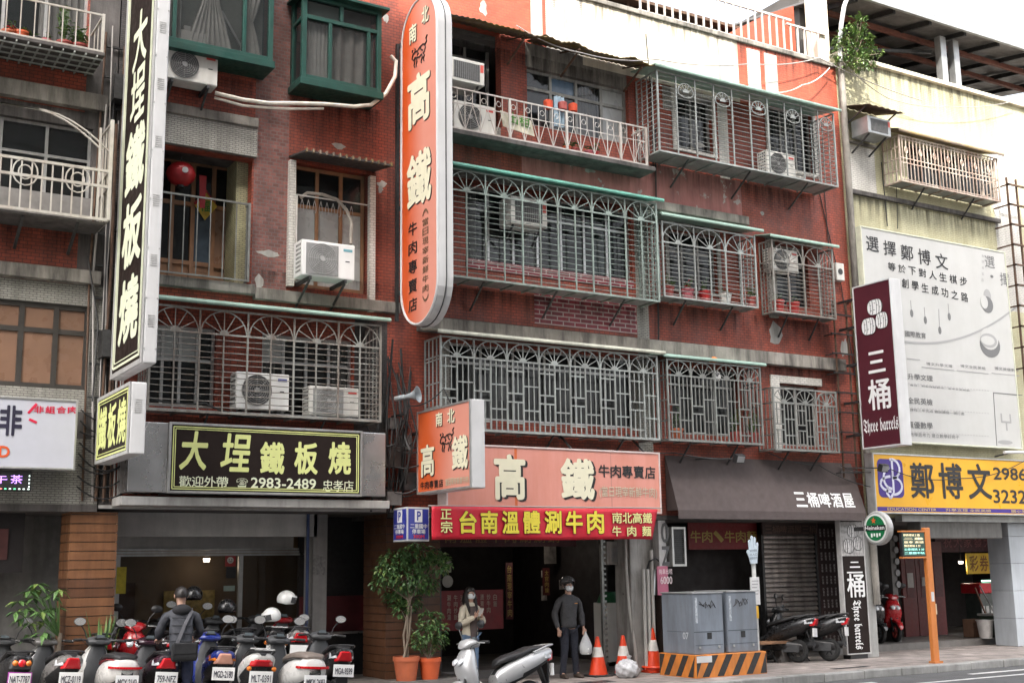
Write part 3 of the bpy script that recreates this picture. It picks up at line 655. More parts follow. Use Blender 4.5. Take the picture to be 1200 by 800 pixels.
def cage(label, x0, x1, z0, z1, yf=-.6, style='sun', n=6, m=grille_m, canopy=None, cz=.0, lines=15, sides=True, floor=True, name='window_cage'):
    t = thing(name, label, 'window cage', 'metal window cages')
    W = x1-x0; pit = W/n; b = MB(); w = .022; jr = random.Random(int(x0*100))
    r = min(pit*.475, (z1-z0)*.3) if n else 0
    za = z1-r-.03 if style in ('sun', 'lattice') else z1
    hbar(b, x0, x1, yf, z0+.015, .035, m); hbar(b, x0, x1, yf, z1-.015, .03, m)
    for x in (x0+.015, x1-.015): vbar(b, x, yf-.001, z0, z1, .034, m)
    if style in ('sun', 'lattice'):
        hbar(b, x0, x1, yf+.001, za, .028, m)
        for i in range(n):
            cx = x0+pit*(i+.5); arch(b, cx, za, r, yf, m)
            if i: vbar(b, x0+pit*i, yf, z0, z1, .026, m)
    if style == 'sun':
        for i in range(n): vbar(b, x0+pit*(i+.5), yf+.003, z0, za, .022, m)
        for k in range(1, lines): zz_ = z0+(za-z0)*k/lines+jr.uniform(-.008, .008); b.tube([(x0+W*q, yf+.012+jr.uniform(-.006, .006), zz_+jr.uniform(-.009, .009)) for q in np.linspace(0, 1, 9)], .0075, m, 4)
    if style == 'lattice':
        H = za-z0; pc = pit/2
        for i in range(2*n):
            xa = x0+i*pc; xb = xa+pc
            if i % 2: vbar(b, xa, yf+.002, z0, za, .026, m)
            q1, q2 = xa+pc*.34, xa+pc*.67
            if i % 2 == 0:
                for q in (q1, q2): vbar(b, q, yf+.004, z0, z0+H*.43, .016, m); vbar(b, q, yf+.004, z0+H*.55, za, .016, m)
                for k in (.14, .43, .55, .86): hbar(b, xa, xb, yf+.005, z0+H*k, .024, m)
            else:
                for q in (q1, q2): vbar(b, q, yf+.004, z0, za, .016, m)
                for k in (.32, .66): hbar(b, xa, xb, yf+.005, z0+H*k, .022, m)
    if style == 'hbars':
        for i in range(1, n):
            vbar(b, x0+pit*i, yf, z0, z1, .024, m)
        for k in range(1, lines): zz_ = z0+(z1-z0)*k/lines+jr.uniform(-.008, .008); b.tube([(x0+W*q, yf+.012+jr.uniform(-.006, .006), zz_+jr.uniform(-.009, .009)) for q in np.linspace(0, 1, 9)], .0078, m, 4)
        for i in range(1, n, 2):
            cx = x0+pit*(i+.5); arch(b, cx, z1-.34, pit*.4, yf+.002, m, 5, .018); 
            n2 = 10
            for k in range(n2):
                a, c = PI+PI*k/n2, PI+PI*(k+1)/n2
                b.bar((cx+pit*.4*math.cos(a), yf+.002, z1-.34+.10*math.sin(a)), (cx+pit*.4*math.cos(c), yf+.002, z1-.34+.10*math.sin(c)), .016, m)
    if style == 'vert':
        k = int(W/.115)
        for i in range(1, k): vbar(b, x0+W*i/k, yf, z0, z1, .018, m)
        for q in (.06, .42, .52, .93): hbar(b, x0, x1, yf+.006, z0+(z1-z0)*q, .022, m)
        for i in range(2, k, 4):
            cx = x0+W*i/k; b.tube([(cx+.05*math.cos(a)*s_, yf-.004, z0+(z1-z0)*.7+.055*math.sin(a)*1.6) for s_ in (1,) for a in np.linspace(0, 2*PI, 9)], .009, m, 4)
    b.build('front_grille', t)
    if sides:
        for k, x in enumerate((x0, x1)):
            b = MB(); q = -1 if k else 1; x_ = x+q*.016
            y1 = -.03
            for z in (z0+.016, z1-.016): b.box(x_-.014, x_+.014, yf+.02, y1, z-.014, z+.014, m)
            for z in ((za,) if style in ('sun', 'lattice') else ()): b.box(x_-.012, x_+.012, yf+.02, y1, z-.012, z+.012, m)
            vbar(b, x_, y1, z0, z1, .026, m)
            nv = 4
            for i in range(1, nv): vbar(b, x_, yf+(y1-yf)*i/nv, z0, z1, .018, m)
            if style in ('sun', 'hbars'):
                for i in range(1, lines): b.box(x_-.006, x_+.006, yf+.02, y1, z0+(za-z0)*i/lines-.006, z0+(za-z0)*i/lines+.006, m)
            else:
                for i in range(1, 4): b.box(x_-.008, x_+.008, yf+.02, y1, z0+(z1-z0)*i/4-.01, z0+(z1-z0)*i/4+.01, m)
            b.build('side_grille', t)
    if floor:
        b = MB(); b.box(x0+.04, x1-.04, yf+.03, -.02, z0+.034, z0+.046, galv)
        for i in range(int(W/.45)+1):
            x = x0+.05+(W-.12)*i/max(1, int(W/.45)); b.box(x, x+.025, yf+.02, -.01, z0+.005, z0+.032, m)
        b.build('floor_sheet', t)
        b = MB()
        for i in range(max(2, int(W/1.3))):
            x = x0+W*(i+.5)/max(2, int(W/1.3)); b.bar((x, yf+.08, z0-.005), (x, -.01, z0-.42), .026, dark_metal)
        b.build('bracket', t)
    if canopy:
        cm, out, drop = canopy; b = MB()
        b.prism([(yf-out, 0), (-.01, drop), (-.01, drop+.02), (yf-out, .02), (yf-out-.012, -.02), (yf-out, -.045), (yf-out+.006, -.045)], (x0-.1, 0, z1+.03+cz), (0, 1, 0), UZ, (W+.22, 0, 0), cm)
        b.build('canopy', t)
    return base(t, (x0+x1)/2, yf, z0)
c = rect(0, 128, 128, 258, -.7)
# left edge: white balcony cage with rounded corners
t = thing('window_cage', 'white balcony cage with bowed top bars and scroll balusters at the left edge', 'window cage', 'metal window cages')
b = MB(); x0, x1, z0, z1, yf = .4, 3.90, 7.14, 8.68, -.72
for z in (z0, z0+.5, z0+.74): hbar(b, x0, x1, yf, z, .04, grille_w)
vbar(b, x1, yf-.002, z0, z1, .05, grille_w); vbar(b, x1-.16, yf, z0, z1-.15, .03, grille_w)
for i in range(24):
    x = x1-.14*i-.1
    if x > x0: vbar(b, x, yf, z0, z0+.74, .02, grille_w)
for k in range(5):
    cx = x1-.45-.72*k
    for rr in (.17, .09):
        b.tube([(cx+rr*math.cos(a), yf-.01, z0+.55+rr*math.sin(a)*1.15) for a in np.linspace(0, 2*PI, 17)], .012, grille_w, 5)
for dx in (0, .35):
    b.tube([(x1-dx*.3-.02-q*1.5, yf+.01, z1-1.0+.0+ .98*math.sin(min(1, .35+q*1.0)*PI/2)) for q in np.linspace(0, 1.6, 14)], .016, grille_w, 5)
b.build('front_grille', t)
b = MB(); 
for z in (z0, z0+.5, z0+.74, z1-.05): b.box(x1-.02, x1+.02, yf+.03, -.03, z-.015, z+.015, grille_w)
for y in (-.55, -.38, -.2, -.04): vbar(b, x1, y, z0, z1-.04, .02, grille_w)
b.build('side_grille', t)
b = MB(); b.box(x0, x1-.03, yf+.03, -.01, z0-.06, z0-.03, conc_dark)
for i in range(3): x = 3.5-.75*i; b.bar((x, yf+.1, z0-.06), (x, -.02, z0-.4), .04, dark_metal)
b.build('balcony_floor', t); base(t, x1, yf, z0)
b = MB(); b.box(.4, 3.82, -.03, -.01, z0+.0, z0+.5, mat('balcony back panel', (.20, .19, .18), .8)); b.build('back_panel', t).location = (-x1, -yf, -z0)

# balcony rails
def rail(label, x0, x1, z0, z1, yf, m, style, name='balcony_railing', ends=True):
    t = thing(name, label, 'railing', 'balcony railings'); b = MB()
    hbar(b, x0, x1, yf, z1, .028, m); hbar(b, x0, x1, yf, z0, .024, m)
    if style == 'fancy':
        hbar(b, x0, x1, yf, z0+(z1-z0)*.62, .016, m); n = int((x1-x0)/.30); d = (x1-x0)/n
        for i in range(n+1):
            x = x0+d*i; vbar(b, x, yf, z0, z1, .013 if i % 4 else .04, m)
            if i < n:
                zm = z0+(z1-z0)*.62
                b.bar((x, yf-.006, z0), (x+d/2, yf-.006, zm), .010, m); b.bar((x+d/2, yf-.006, zm), (x+d, yf-.006, z0), .010, m)
                vbar(b, x+d/2, yf, zm, z1, .010, m); b.tube([(x+d*.25+.05*math.cos(a), yf-.004, zm+.14+.05*math.sin(a)) for a in np.linspace(0, 2*PI, 9)], .007, m, 4)
    else:
        n = int((x1-x0)/.19)
        for i in range(n+1): vbar(b, x0+(x1-x0)*i/n, yf, z0, z1, .016, m)
    b.build('bars', t)
    if ends:
        b = MB()
        for x in (x0, x1):
            for z in (z0, z1): b.box(x-.015, x+.015, yf+.02, -.02, z-.014, z+.014, m)
            for q in (.3, .6): vbar(b, x, yf*q, z0, z1, .014, m)
            vbar(b, x, yf+.003, z0-.02, z1+.02, .04, m)
        b.build('side_bars', t)
    return base(t, (x0+x1)/2, yf, z0)
rail('low rail of thin white bars holding potted plants at the top left', .8, 3.68, 9.68, 10.25, -.82, grille_w, 'plain')
rail('thin rusty rail in front of the brown wooden door', 4.75, 6.22, 6.60, 7.86, -.18, grille_d, 'plain')
rail('long white ornate railing of the top balcony beside the orange tower sign', P(527, 150, -.48)[0], P(758, 185, -.48)[0], 9.71, 10.46, -.48, rail_w, 'fancy')
rail('small white rack rail under the wooden window with a box air conditioner', 6.95, 8.42, 7.1, 8.02, -.3, rail_w, 'frame') if False else None

cage('long grey sunburst cage above the black teppanyaki sign', 4.60, 8.36, 4.40, 6.0, -.6, 'sun', 5, m=grille_r, canopy=(green_awn, .12, .10), cz=.06, lines=13)
cage('longest sunburst cage on the third floor under a teal canopy', 9.60, 14.16, 6.97, 8.92, -.6, 'sun', 6, m=grille_g, canopy=(teal_awn, .1, .14), cz=.03, lines=15)
cage('sunburst cage with potted plants right of the teal canopied cage', 14.34, 16.74, 7.12, 8.62, -.5, 'sun', 3, canopy=(green_awn, .15, .1), cz=.08, lines=13)
cage('small square barred cage on the third floor beside the drain pipe', 17.28, 19.03, 7.12, 8.66, -.4, 'sun', 2, m=grille_r, canopy=(green_awn, .1, .09), cz=.03, lines=13)
cage('long lattice cage directly above the salmon beef restaurant sign', 9.44, 14.04, 4.34, 5.93, -.6, 'lattice', 7, canopy=(mat('cream canopy sheet', (.55, .55, .45), .5, dirt=.3), .12, .12), cz=.03)
cage('lattice cage with a hanging clock above the brown beer house awning', 14.33, 16.70, 4.36, 5.92, -.5, 'lattice', 4, m=grille_d, canopy=(green_awn, .06, .08), cz=.03)
cage('small lattice cage beside the maroon barrel sign', 17.0, 18.77, 4.28, 5.55, -.5, 'lattice', 3, m=grille_d)
cage('wide cage of level bars and small round windows at the top floor', 14.2, 19.02, 9.95, 11.62, -.7, 'hbars', 10, m=grille_m, canopy=(green_awn, .12, .12), cz=.03, lines=17)
cage('rusty cage of thin upright bars on the yellow building', 21.25, 24.7, 10.5, 11.6, -.5, 'vert', 0 or 1, m=mat('cream rusty bar', (.50, .43, .36), .6, .1, var=.3, dirt=.7, dirtcol=(.25, .11, .07)), canopy=(corr, .12, .2), cz=.05)

# ================================================================ air conditioners
def fan_unit(label, x, y, z, w=.8, h=.56, d=.3, m=ac_white, grille=ac_dark, square=False, bracket=True, badge=(.5, .06, .05), rz=0., name='air_conditioner', round_fan=True):
    """outdoor unit; x, y, z = the lower left front corner"""
    t = thing(name, label, 'air conditioner', 'outdoor air conditioners', (x+w/2, y+d/2, z)); X0 = -w/2; Y0 = -d/2
    b = MB(); b.box(X0, X0+w, Y0, Y0+d, .03, h, m); b.build('casing', t, bevel=.018)
    b = MB(); r = h*.40; cx = X0+w*.38; cz = h*.53
    if square: b.box(X0+w*.08, X0+w*.68, Y0-.012, Y0-.001, h*.1, h*.92, fan_grey)
    else: b.disc((cx, Y0-.001, cz), NF, r, .012, grille, 28)
    b.build('fan_recess', t)
    b = MB(); gm = fan_grey if not square else mat('fan wire pale', (.36, .36, .35), .5, var=0)
    for q in np.linspace(.2, 1., 7): b.tube([(cx+r*q*math.cos(a), Y0-.02, cz+r*q*math.sin(a)) for a in np.linspace(0, 2*PI, 25)[:-1]], .0045, gm, 4, closed=True)
    for k in range(8): a = k*PI/4; b.tube([(cx, Y0-.018, cz), (cx+r*math.cos(a), Y0-.018, cz+r*math.sin(a))], .004, gm, 4)
    b.disc((cx, Y0-.014, cz), NF, r*.17, .012, gm, 14)
    b.build('fan_guard', t)
    b = MB(); b.box(X0+w*.78, X0+w*.95, Y0-.004, Y0-.0005, h*.80, h*.87, mat('badge %s' % (badge,), badge, .5, var=0)); b.box(X0+w*.82, X0+w*.90, Y0-.004, Y0-.0005, h*.52, h*.545, black); b.build('badge', t)
    b = MB()
    for k in range(7):
        for j in range(4): b.box(X0-.002, X0-.0005, Y0+.05+j*.055, Y0+.085+j*.055, .1+k*h*.115, .1+k*h*.115+h*.06, ac_dark)
    b.build('side_vent', t)
    if bracket:
        b = MB()
        for q in (.14, .8):
            xx = X0+w*q; b.box(xx, xx+.04, Y0-.02, -y-d/2-.01, -.03, .028, dark_metal); b.bar((xx+.02, Y0+.02, -.03), (xx+.02, -y-d/2-.015, -.36), .03, dark_metal)
        b.build('bracket', t)
    else:
        b = MB()
        for q in (.12, .78): b.box(X0+w*q, X0+w*q+.07, Y0+.02, Y0+d-.02, 0, .029, dark_metal)
        b.build('foot', t)
    return t
def win_unit(label, x, y, z, w=.62, h=.42, d=.5, m=ac_white, awn=False):
    t = thing('air_conditioner', label, 'air conditioner', 'window box air conditioners', (x+w/2, y+d/2, z)); X0, Y0 = -w/2, -d/2
    b = MB(); b.box(X0, X0+w, Y0, Y0+d, 0, h, m); b.build('casing', t, bevel=.015)
    b = MB(); b.box(X0+w*.12, X0+w*.86, Y0-.006, Y0-.001, h*.14, h*.86, ac_dark)
    for k in range(14): q = X0+w*(.13+.72*k/13); b.box(q, q+.006, Y0-.012, Y0-.006, h*.14, h*.86, fan_grey)
    b.build('grille', t)
    b = MB(); b.box(X0+w*.88, X0+w*.97, Y0-.004, Y0-.0005, h*.55, h*.88, mat('red sticker', (.55, .08, .06), .5, var=.1)); b.build('sticker', t)
    b = MB()
    for q in (.1, .85): b.bar((X0+w*q, Y0+.05, -.002), (X0+w*q, -y-d/2-.01, -.3), .03, dark_metal)
    b.build('bracket', t)
    if awn:
        n = 24; vs = []; fs = []
        for i in range(n+1):
            xx = X0-.2+(w+.45)*i/n; c = .012*math.sin(i*PI/2)
            vs += [(xx, Y0-.22, h+.14+c), (xx, -y-d/2-.01, h+.36+c)]
        fs = [(2*i, 2*i+2, 2*i+3, 2*i+1) for i in range(n)]
        b = MB(); b.add(vs, fs, rust, True); b.build('awning', t, solid=.01)
        b = MB()
        for xx in (X0-.12, X0+w+.12): b.bar((xx, Y0-.1, h+.17), (xx, -y-d/2-.02, h-.1), .025, dark_metal)
        b.build('awning_bracket', t)
    return t
a = rect(200, 72, 250, 112, -.45); fan_unit('grimy outdoor unit under the green bay window beside the tall black sign', 4.69, -.45, 9.60, .86, .56, .33)
fan_unit('clean white outdoor unit on a bracket below the wooden window', 6.95, -.62, 6.66, .92, .62, .36, ac_new, fan_grey, square=True, badge=(.15, .35, .4))
fan_unit('outdoor unit standing in the sunburst cage above the teppanyaki sign', 6.0, -.42, 4.5, .86, .6, .3, ac_new, bracket=False, badge=(.02, .04, .25))
fan_unit('smaller grey grilled outdoor unit at the right end of the same sunburst cage', 7.2, -.40, 4.46, .86, .5, .3, ac_white, fan_grey, square=True, bracket=False)
fan_unit('outdoor unit on the top balcony floor below the window air conditioner', 9.85, -.40, 9.695, .85, .58, .3, ac_white, bracket=False)
win_unit('window box air conditioner beside the orange tower sign near the roof', 9.68, -.55, 10.57, .72, .44, .6)
win_unit('beige window box air conditioner inside the teal canopied cage', 11.0, -.4, 8.15, .78, .52, .42, ac_white)
win_unit('dark faced box air conditioner under a rusty little awning on the yellow wall', 20.2, -.6, 11.44, .72, .40, .5, galv, True)
fan_unit('white outdoor unit inside the top floor cage of level bars', 17.2, -.5, 10.0, .8, .56, .3, ac_white, bracket=False)
fan_unit('white outdoor unit inside the small square barred cage', 17.35, -.32, 8.0, .75, .52, .26, ac_white, bracket=False)
# ================================================================ signs
cream_l = mat('cream lettering', (.74, .70, .52), .5, var=.05)
lime_l = mat('lime cream lettering', (.62, .66, .26), .5, var=.05)
pale_l = mat('pale green lettering', (.66, .70, .52), .5, var=.05)
white_l = mat('white lettering', (.76, .76, .75), .5, var=.03)
blk_l = mat('black lettering', (.014, .013, .013), .5, var=0)
salmon = mat('salmon sign face', (.66, .28, .22), .42, var=.06, scale=1.2, dirt=.25, dirtcol=(.50, .13, .05))
signblack = mat('brown black sign face', (.018, .012, .010), .6, spec=.15, var=.15, scale=3)
maroon = mat('maroon sign face', (.075, .014, .022), .5, spec=.25, var=.1, scale=3)
def fade(name, c0, c1, axis, a, b_):
    m = mat(name, c0, .42, var=0); t = m.node_tree; N = t.nodes; L = t.links; bs = N['Principled BSDF']
    tc = N.new('ShaderNodeTexCoord'); sx = N.new('ShaderNodeSeparateXYZ'); L.new(tc.outputs['Object'], sx.inputs[0])
    mr = N.new('ShaderNodeMapRange'); mr.inputs[1].default_value = a; mr.inputs[2].default_value = b_; L.new(sx.outputs[axis], mr.inputs[0])
    no = N.new('ShaderNodeTexNoise'); no.inputs['Scale'].default_value = 2; L.new(tc.outputs['Object'], no.inputs['Vector'])
    ad = N.new('ShaderNodeMath'); ad.operation = 'MULTIPLY_ADD'; L.new(no.outputs['Fac'], ad.inputs[0]); ad.inputs[1].default_value = .3; L.new(mr.outputs[0], ad.inputs[2])
    sb = N.new('ShaderNodeMath'); sb.operation = 'SUBTRACT'; sb.use_clamp = True; L.new(ad.outputs[0], sb.inputs[0]); sb.inputs[1].default_value = .15
    q = N.new('ShaderNodeMix'); q.data_type = 'RGBA'; L.new(sb.outputs[0], q.inputs[0]); q.inputs[6].default_value = (*c0, 1); q.inputs[7].default_value = (*c1, 1); L.new(q.outputs[2], bs.inputs['Base Color'])
    return m
def sidebox(t, X, X2, ya, yb, z0, z1, face, edge=sign_white, rim=.05, rimm=sign_grey, bev=.02):
    """box sign at right angles to the facade: face towards -x, narrow edge towards the street"""
    b = MB(); b.box(X+.012, X2, yb, ya, z0, z1, edge); b.build('sign_box', t, bevel=bev)
    b = MB(); b.box(X, X+.011, yb+rim, ya-rim, z0+rim, z1-rim, face); b.build('sign_face', t)
    b = MB(); q = rim
    for (y0_, y1_, a, c) in ((yb, yb+q, z0, z1), (ya-q, ya, z0, z1), (yb+q, ya-q, z0, z0+q), (yb+q, ya-q, z1-q, z1)): b.box(X-.014, X+.010, y0_, y1_, a, c, rimm)
    b.build('sign_rim', t, bevel=.004)
def lines_frame(b, X, ya, yb, z0, z1, ins, w, m, ch=.0):
    for (p, q) in (((yb+ins, z0+ins), (ya-ins, z0+ins)), ((yb+ins, z1-ins), (ya-ins, z1-ins)), ((yb+ins, z0+ins), (yb+ins, z1-ins)), ((ya-ins, z0+ins), (ya-ins, z1-ins))):
        b.bar((X-.004, *p), (X-.004, *q), w, m, .006)
def arms(t, X, y, zs, m=dark_metal):
    b = MB()
    for z in zs: b.box(X+.04, X+.09, y, -.01 if y < 0 else y, z-.025, z+.025, m); b.bar((X+.065, y*.9, z), (X+.35, -.01, z+.02), .03, m)
    b.build('support_arm', t)
# tall black teppanyaki sign: face looks to the left (-x): u runs from the wall to the street
t = thing('blade_sign', 'tall black and cream vertical sign with white edge hanging over the street', 'sign')
X, X2, ya, yb, z0, z1 = 4.13, 4.33, -.35, -2.09, 4.84, 10.95
sidebox(t, X, X2, ya, yb, z0, z1, signblack, rim=.07)
b = MB(); lines_frame(b, X, ya, yb, z0, z1, .14, .035, pale_l); lines_frame(b, X, ya, yb, z0, z1, .205, .014, pale_l)
o = (X, ya, z0); u = (0, -1, 0); n = (-1, 0, 0); H = z1-z0; W_ = ya-yb
ys = [(.89, .695, '大', .30, .72), (.69, .495, '埕', .30, .72)]
def zpx(px, py): return P(px, py, (ya+yb)/2)[1]-z0
for ch, tp, bt in (('大', 10, 78), ('埕', 78, 142), ('鐵', 148, 226), ('板', 234, 312), ('燒', 324, 402)):
    k = .29 if ch in '大埕' else .21
    text(b, ch, o, u, UZ, n, (W_*k, zpx(155, bt), W_*(1-k+.04), zpx(155, tp)), pale_l, off=.045 if ch in '大埕' else .062)
b.build('lettering', t)
b = MB()
for k in range(7):
    for j in range(6): b.box(X+.06, X2-.05, yb-.006, yb-.001, z0+.5+k*.85+j*.03, z0+.512+k*.85+j*.03, sign_grey)
for k in range(9):
    for xx in (X+.016, X2-.03): b.disc((xx+.008, yb-.001, z0+.2+k*.7), NF, .012, .008, sign_grey, 8)
b.build('vent', t); arms(t, X, -.34, (5.3, 7.2, 9.2)); base(t, X, ya, z0)
# small black teppanyaki sign below
t = thing('blade_sign', 'small black square sign with three lime characters below the tall black sign', 'sign')
X, X2, ya, yb, z0, z1 = 3.97, 4.19, -.35, -2.2, 3.60, 4.56
sidebox(t, X, X2, ya, yb, z0, z1, signblack, rim=.05)
b = MB(); lines_frame(b, X, ya, yb, z0, z1, .075, .025, lime_l); lines_frame(b, X, ya, yb, z0, z1, .12, .01, lime_l)
for i, ch in enumerate('鐵板燒'): text(b, ch, (X, ya, z0), u, UZ, n, (.15+i*.54, .17, .15+i*.54+.47, z1-z0-.17), lime_l, off=.05)
b.build('lettering', t); b = MB()
for j in range(7): b.box(X+.06, X2-.06, yb-.005, yb-.001, z0+.55+j*.028, z0+.56+j*.028, sign_grey)
b.build('vent', t); arms(t, X, -.34, (3.8, 4.3)); base(t, X, ya, z0)
# orange tower sign with round ends
t = thing('blade_sign', 'tall orange sign with round ends and a drawn bull high on the facade', 'sign')
X, X2, ya, yb, z0, z1 = 8.86, 9.04, -.30, -1.66, 5.98, 11.72
def stadium(ya, yb, z0, z1, ins=0., n=14):
    r = (ya-yb)/2-ins; cy = (ya+yb)/2; a = z0+ins+r; c = z1-ins-r
    return [(cy+r*math.cos(PI*i/n), c+r*math.sin(PI*i/n)) for i in range(n+1)]+[(cy-r*math.cos(PI*i/n), a-r*math.sin(PI*i/n)) for i in range(n+1)]
orange_f = fade('orange fading sign face', (.60, .085, .012), (.66, .27, .20), 1, -.5, -1.15)
b = MB(); b.prism(stadium(ya, yb, z0, z1), (X+.012, 0, 0), (0, 1, 0), UZ, (X2-X-.012+.1, 0, 0), sign_white); b.build('sign_box', t, bevel=.012)
b = MB(); b.prism(stadium(ya, yb, z0, z1, .045), (X, 0, 0), (0, 1, 0), UZ, (.011, 0, 0), orange_f); b.build('sign_face', t)
b = MB(); q = stadium(ya, yb, z0, z1, .02); b.tube([(X, *p) for p in q], .022, sign_white, 5, closed=True); q = stadium(ya, yb, z0, z1, -.004); b.tube([(X+.15, *p) for p in q], .012, dark_metal, 4, closed=True); b.build('sign_rim', t)
def bull(b, o, u, v, n, w, h, m):
    """a line drawing of a walking bull, tail up"""
    S_ = [[(.06, .52), (.10, .62), (.20, .66), (.34, .62), (.50, .70), (.68, .72), (.80, .66), (.84, .52), (.80, .40), (.70, .36)],
          [(.70, .36), (.78, .24), (.72, .12), (.76, .0)], [(.62, .36), (.66, .22), (.60, .10), (.60, .0)], [(.30, .38), (.34, .22), (.28, .10), (.30, .0)], [(.24, .42), (.20, .24), (.16, .12), (.20, .02)],
          [(.30, .38), (.46, .32), (.62, .36)], [(.06, .52), (.04, .42), (.10, .36), (.18, .40), (.24, .44)], [(.12, .64), (.04, .72), (.08, .80)], [(.20, .66), (.24, .76), (.18, .82)],
          [(.82, .62), (.92, .72), (.88, .86), (.96, .95)], [(.34, .62), (.42, .50), (.36, .42)], [(.56, .66), (.58, .54), (.68, .48)]]
    o, u, v, n = map(Vector, (o, u, v, n))
    for s_ in S_:
        for (a, c), (d, e) in zip(s_, s_[1:]): b.bar(o+u*a*w+v*c*h+n*.008, o+u*d*w+v*e*h+n*.008, .022*w/.5, m, .006)
b = MB(); o = (X, ya, z0)
def T(s_, r_, m_=cream_l, off=.045, sh=True, lift=.008, so=.022):
    if sh: text(b, s_, (X, ya-so, z0-so*.7), u, UZ, n, r_, blk_l, off=off+.01, lift=lift-.003, bbox_off=off)
    text(b, s_, o, u, UZ, n, r_, m_, off=off, lift=lift)
def zz(py): return P(495, py, -.98)[1]-z0
T('南', (.32, zz(46), .60, zz(24))); T('北', (.80, zz(35), 1.06, zz(15)))
bull(b, (X, ya-.42, z0+zz(78)), u, UZ, n, .62, zz(49)-zz(78), blk_l)
T('高', (.26, zz(147), 1.10, zz(86)), off=.055); T('鐵', (.24, zz(242), 1.14, zz(178)), off=.05)
for i, ch in enumerate('牛肉專賣店'): text(b, ch, o, u, UZ, n, (.30, zz(273+i*22.4), .62, zz(257+i*22.4)), blk_l, off=.03)
for i, ch in enumerate('︵當日現宰新鮮牛肉︶'): text(b, ch, o, u, UZ, n, (.82, zz(258+i*11.0), 1.03, zz(249.5+i*11.0)), mat('brown print', (.16, .09, .05), .5, var=0), off=.02)
b.build('lettering', t); b = MB()
for z in (6.7, 8.2, 9.7, 11.2): b.box(X+.05, X+.1, ya, -.01, z-.03, z+.03, dark_metal)
b.box(X-.02, X+.03, -.16, -.1, 6.2, 11.2, dark_metal); b.build('support_arm', t); base(t, X, ya, z0)
# orange square sign
t = thing('blade_sign', 'square orange sign with a drawn bull sticking out left of the salmon sign', 'sign')
X, X2, ya, yb, z0, z1 = 9.17, 9.42, -.30, -2.13, 3.27, 4.64
sq_f = fade('orange fading square face', (.60, .10, .022), (.66, .28, .21), 1, -.7, -1.5)
sidebox(t, X, X2, ya, yb, z0, z1, sq_f, rim=.035, rimm=alu, bev=.012); o = (X, ya, z0)
b = MB()
T('南', (.68, 1.05, .90, 1.28), so=.015); T('北', (1.08, 1.06, 1.32, 1.29), so=.015)
bull(b, (X, ya-.82, z0+.62), u, UZ, n, .5, .38, blk_l)
T('高', (.14, .27, .62, .80)); T('鐵', (1.22, .30, 1.74, .84))
htext(b, '牛肉專賣店', o, u, UZ, n, (.12, .07, .92, .20), blk_l, off=.03); htext(b, '當日現宰新鮮牛肉', o, u, UZ, n, (1.0, .08, 1.75, .19), mat('pale lettering with grey line', (.5, .42, .3)), off=.03)
b.build('lettering', t); arms(t, X, -.3, (3.6, 4.3)); base(t, X, ya, z0)
# maroon barrel blade sign
def barrels(b, o, u, v, n, w, h, m1, m2):
    """three stacked barrels in line art"""
    o, u, v, n = map(Vector, (o, u, v, n))
    for (cx, cz, ww, hh) in ((.55, .74, .52, .40), (.30, .28, .50, .44), (.76, .36, .42, .42)):
        pts = [(cx+ww/2*math.copysign(abs(math.cos(a))**.55, math.cos(a)), cz+hh/2*math.copysign(abs(math.sin(a))**.8, math.sin(a))*(1-.14*abs(math.cos(a))**2)) for a in np.linspace(0, 2*PI, 27)[:-1]]
        b.prism([(x*w, z*h) for x, z in pts], o+n*.004, u, v, n*.004, m1)
        k = .011*w/.7
        for q in (-.72, -.38, .12, .46, .80):                # hoops
            hh_ = hh/2*math.sqrt(max(.03, 1-.8*q*q)); P_ = [(cx+ww/2*q+.035*math.cos(s_), cz+hh_*math.sin(s_)*.97) for s_ in np.linspace(-PI/2, PI/2, 9)]
            for p, r_ in zip(P_, P_[1:]): b.bar(o+u*p[0]*w+v*p[1]*h+n*.010, o+u*r_[0]*w+v*r_[1]*h+n*.010, k*(1.6 if q in (-.38, .46) else .9), m2, .004)
        for a0, a1, zq in ((-.66, -.45, .3), (-.3, 0, -.35), (.2, .4, .2), (-.1, .08, .5), (.55, .75, -.1), (-.6, -.42, -.4)):   # stave strokes
            b.bar(o+u*(cx+ww/2*a0)*w+v*(cz+hh/2*zq)*h+n*.010, o+u*(cx+ww/2*a1)*w+v*(cz+hh/2*zq)*h+n*.010, k*.8, m2, .004)
        for p, r_ in zip(pts, pts[1:]+pts[:1]): b.bar(o+u*p[0]*w+v*p[1]*h+n*.009, o+u*r_[0]*w+v*r_[1]*h+n*.009, k*.8, m2, .004)
t = thing('blade_sign', 'maroon vertical sign with white barrels hanging right of the small lattice cage', 'sign')
X, X2, ya, yb, z0, z1 = 19.46, 19.76, -.5, -1.54, 4.38, 7.84
sidebox(t, X, X2, ya, yb, z0, z1, maroon, rim=.03, rimm=sign_white, bev=.012); o = (X, ya, z0)
b = MB(); barrels(b, (X, ya-.16, z0+2.32), u, UZ, n, .78, .82, white_l, blk_l)
text(b, '三', o, u, UZ, n, (.30, 1.55, .76, 2.0), white_l, off=.03); text(b, '桶', o, u, UZ, n, (.24, .78, .84, 1.42), white_l, off=.03)
text(b, '𝕿𝖍𝖗𝖊𝖊 𝖇𝖆𝖗𝖗𝖊𝖑𝖘', o, u, UZ, n, (.06, .26, .99, .62), white_l, off=.01)
b.build('lettering', t); arms(t, X, -.5, (4.7, 5.4, 6.2, 7.0, 7.6)); base(t, X, ya, z0)
